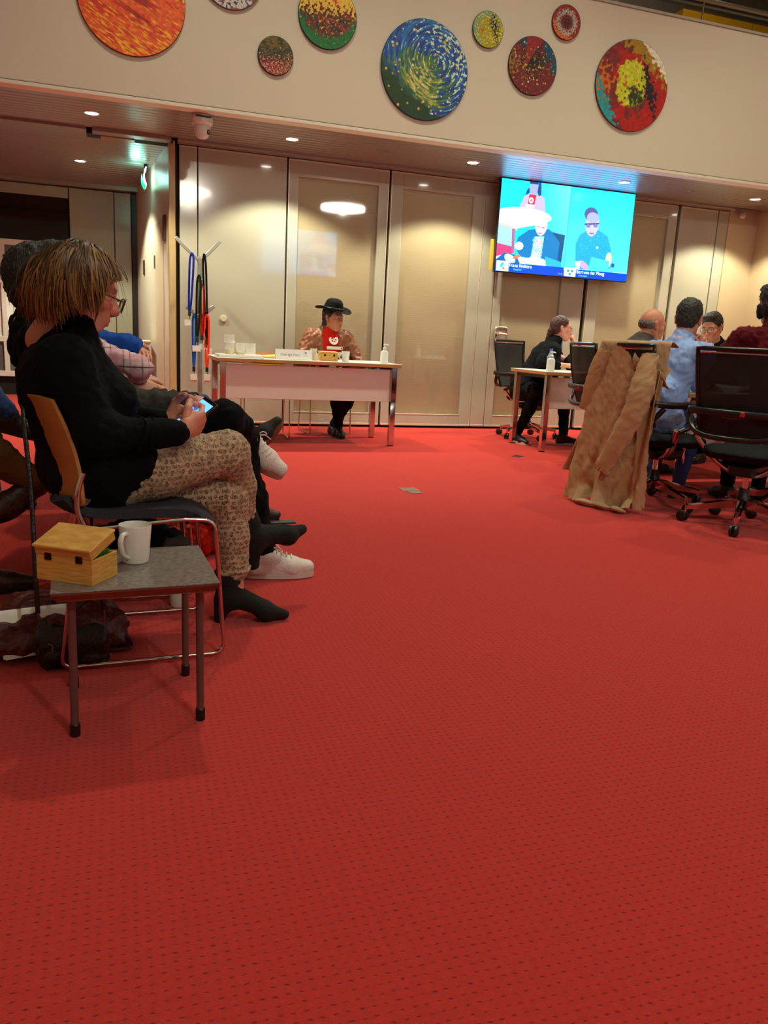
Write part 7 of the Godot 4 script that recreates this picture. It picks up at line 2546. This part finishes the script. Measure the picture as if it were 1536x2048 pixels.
func hair_bob(t: Node3D, HX: Transform3D) -> void:
	var I := Basis()
	var hm := hair_mat("bob underhair", Color(0.07, 0.035, 0.018), Color(0.20, 0.10, 0.045))
	var under := blob([[V(0, 0.040, -0.020), I, V(0.084, 0.096, 0.106)], [V(0, -0.03, -0.05), I, V(0.082, 0.085, 0.062)], [V(-0.070, 0.0, -0.005), V(-0.072, -0.075, -0.012), 0.026, 0.02], [V(0.070, 0.0, -0.005), V(0.072, -0.075, -0.012), 0.026, 0.02],
		[V(0, -0.045, 0.085), I, V(0.095, 0.125, 0.070), -1], [V(0, -0.17, -0.03), I, V(0.12, 0.06, 0.14), -1]], 0.005, 0.015, 0.004, noise(40.0, 2, 4))
	var o := solid("hair", join([[under, HX]]).slice(0, 3), hm, t)
	var m := M("hair strands", Color.WHITE, 0.38)
	m.vertex_color_use_as_albedo = true
	m.anisotropy_enabled = false
	var r := RandomNumberGenerator.new()
	r.seed = 71
	var v := PackedVector3Array()
	var nn := PackedVector3Array()
	var cc := PackedColorArray()
	var ix := PackedInt32Array()
	var inv := HX.affine_inverse()
	var down := (inv.basis * Vector3.DOWN).normalized()
	var curl := noise(9.0, 2, 13)
	var total := 3000
	for q in total:
		# root on the scalp, in the head's axes
		var side := -1.0 if r.randf() < 0.42 else 1.0
		var back := r.randf()
		var ang := lerpf(-0.52, 1.9, pow(back, 0.8))
		var spread := pow(r.randf(), 0.7) * 1.15 + 0.02
		var c := V(0, 0.034, -0.018)
		var rad := V(0.083, 0.094, 0.106)
		var dir0 := V(side * -sin(spread), cos(spread) * cos(ang), -cos(spread) * sin(ang))
		# nearer (right) side of her head is -x in the head's axes
		var p := c + dir0 * rad
		if p.z > 0.062 and p.y < 0.085:
			continue
		var n0 := (dir0 / rad).normalized()
		var dir := (n0 * 0.05 + V(-side * 0.9, -0.1, -0.45 * sin(ang) + (0.30 if ang < 0.0 else 0.0))).normalized()
		var lock := floorf(curl.get_noise_3dv(p * 7.0) * 12.0)
		var lift := r.randf_range(0.001, 0.012)
		var length := r.randf_range(0.19, 0.225) * (0.86 if p.z > 0.03 else 1.0)
		var steps := 13
		var h := length / steps
		var wide := r.randf_range(0.0009, 0.0032)
		var fly := r.randf() < 0.07
		if fly:
			lift += r.randf_range(0.003, 0.010)
			wide = 0.0006
		var gold := clampf(0.42 + 1.6 * p.z + r.randf_range(-0.34, 0.34) + 0.10 * sin(lock * 2.1) + 0.6 * lift * 10.0 - 0.1, 0.0, 1.0)
		var col := lin(0.22, 0.145, 0.085).lerp(lin(0.66, 0.52, 0.31), gold)
		var base := v.size()
		var jit := V(r.randf_range(-1, 1), r.randf_range(-1, 1), r.randf_range(-1, 1)) * 0.10
		for s in steps + 1:
			var f := float(s) / steps
			var nrm := ((p - c) / rad / rad).normalized()
			var sd := dir.cross(nrm).normalized()
			var w := wide * (1.0 - 0.75 * pow(f, 3.0))
			var n2 := (nrm + sd * 0.35 * sin(q * 1.7)).normalized()
			v.append(HX * (p - sd * w))
			v.append(HX * (p + sd * w))
			nn.append(HX.basis * n2)
			nn.append(HX.basis * n2)
			var cs := col * (0.82 + 0.3 * r.randf())
			cs = cs.lerp(lin(0.72, 0.52, 0.26), 0.35 * f * gold)
			cc.append(cs)
			cc.append(cs)
			if s > 0:
				var b := v.size() - 4
				ix.append_array(PackedInt32Array([b, b + 2, b + 1, b + 1, b + 2, b + 3]))
			if s == steps:
				break
			dir = (dir + down * (0.10 + 0.42 * f) + jit * 0.35 + V(curl.get_noise_3dv(p * 16.0 + V(q % 7, 0, 0)), 0, curl.get_noise_3dv(p * 16.0 + V(0, 9, q % 5))) * 0.22).normalized()
			if f > 0.55:
				dir = (dir + V(side * 0.10 * f, 0, 0.07 * f)).normalized()
			p += dir * h
			# keep outside the skull, grown by the strand's own layer
			var e := (p - c) / (rad + Vector3.ONE * lift)
			if e.length() < 1.0:
				p = c + e.normalized() * (rad + Vector3.ONE * lift)
			# keep off the near cheek and outside the neck
			if p.y < -0.02 and absf(p.x) < 0.076 + lift * 0.4 and p.z > -0.08:
				p.x = -side * (0.076 + lift * 0.4)
			if p.z > 0.045 and p.y < 0.06 and not fly:
				p.z = lerpf(p.z, 0.045, 0.55)
	var arr := []
	arr.resize(Mesh.ARRAY_MAX)
	arr[Mesh.ARRAY_VERTEX] = v
	arr[Mesh.ARRAY_NORMAL] = nn
	arr[Mesh.ARRAY_COLOR] = cc
	arr[Mesh.ARRAY_INDEX] = ix
	var me := ArrayMesh.new()
	me.add_surface_from_arrays(Mesh.PRIMITIVE_TRIANGLES, arr)
	me.surface_set_material(0, m)
	var mi := MeshInstance3D.new()
	mi.name = "strands"
	mi.mesh = me
	o.add_child(mi, true)
	stuff(mi)
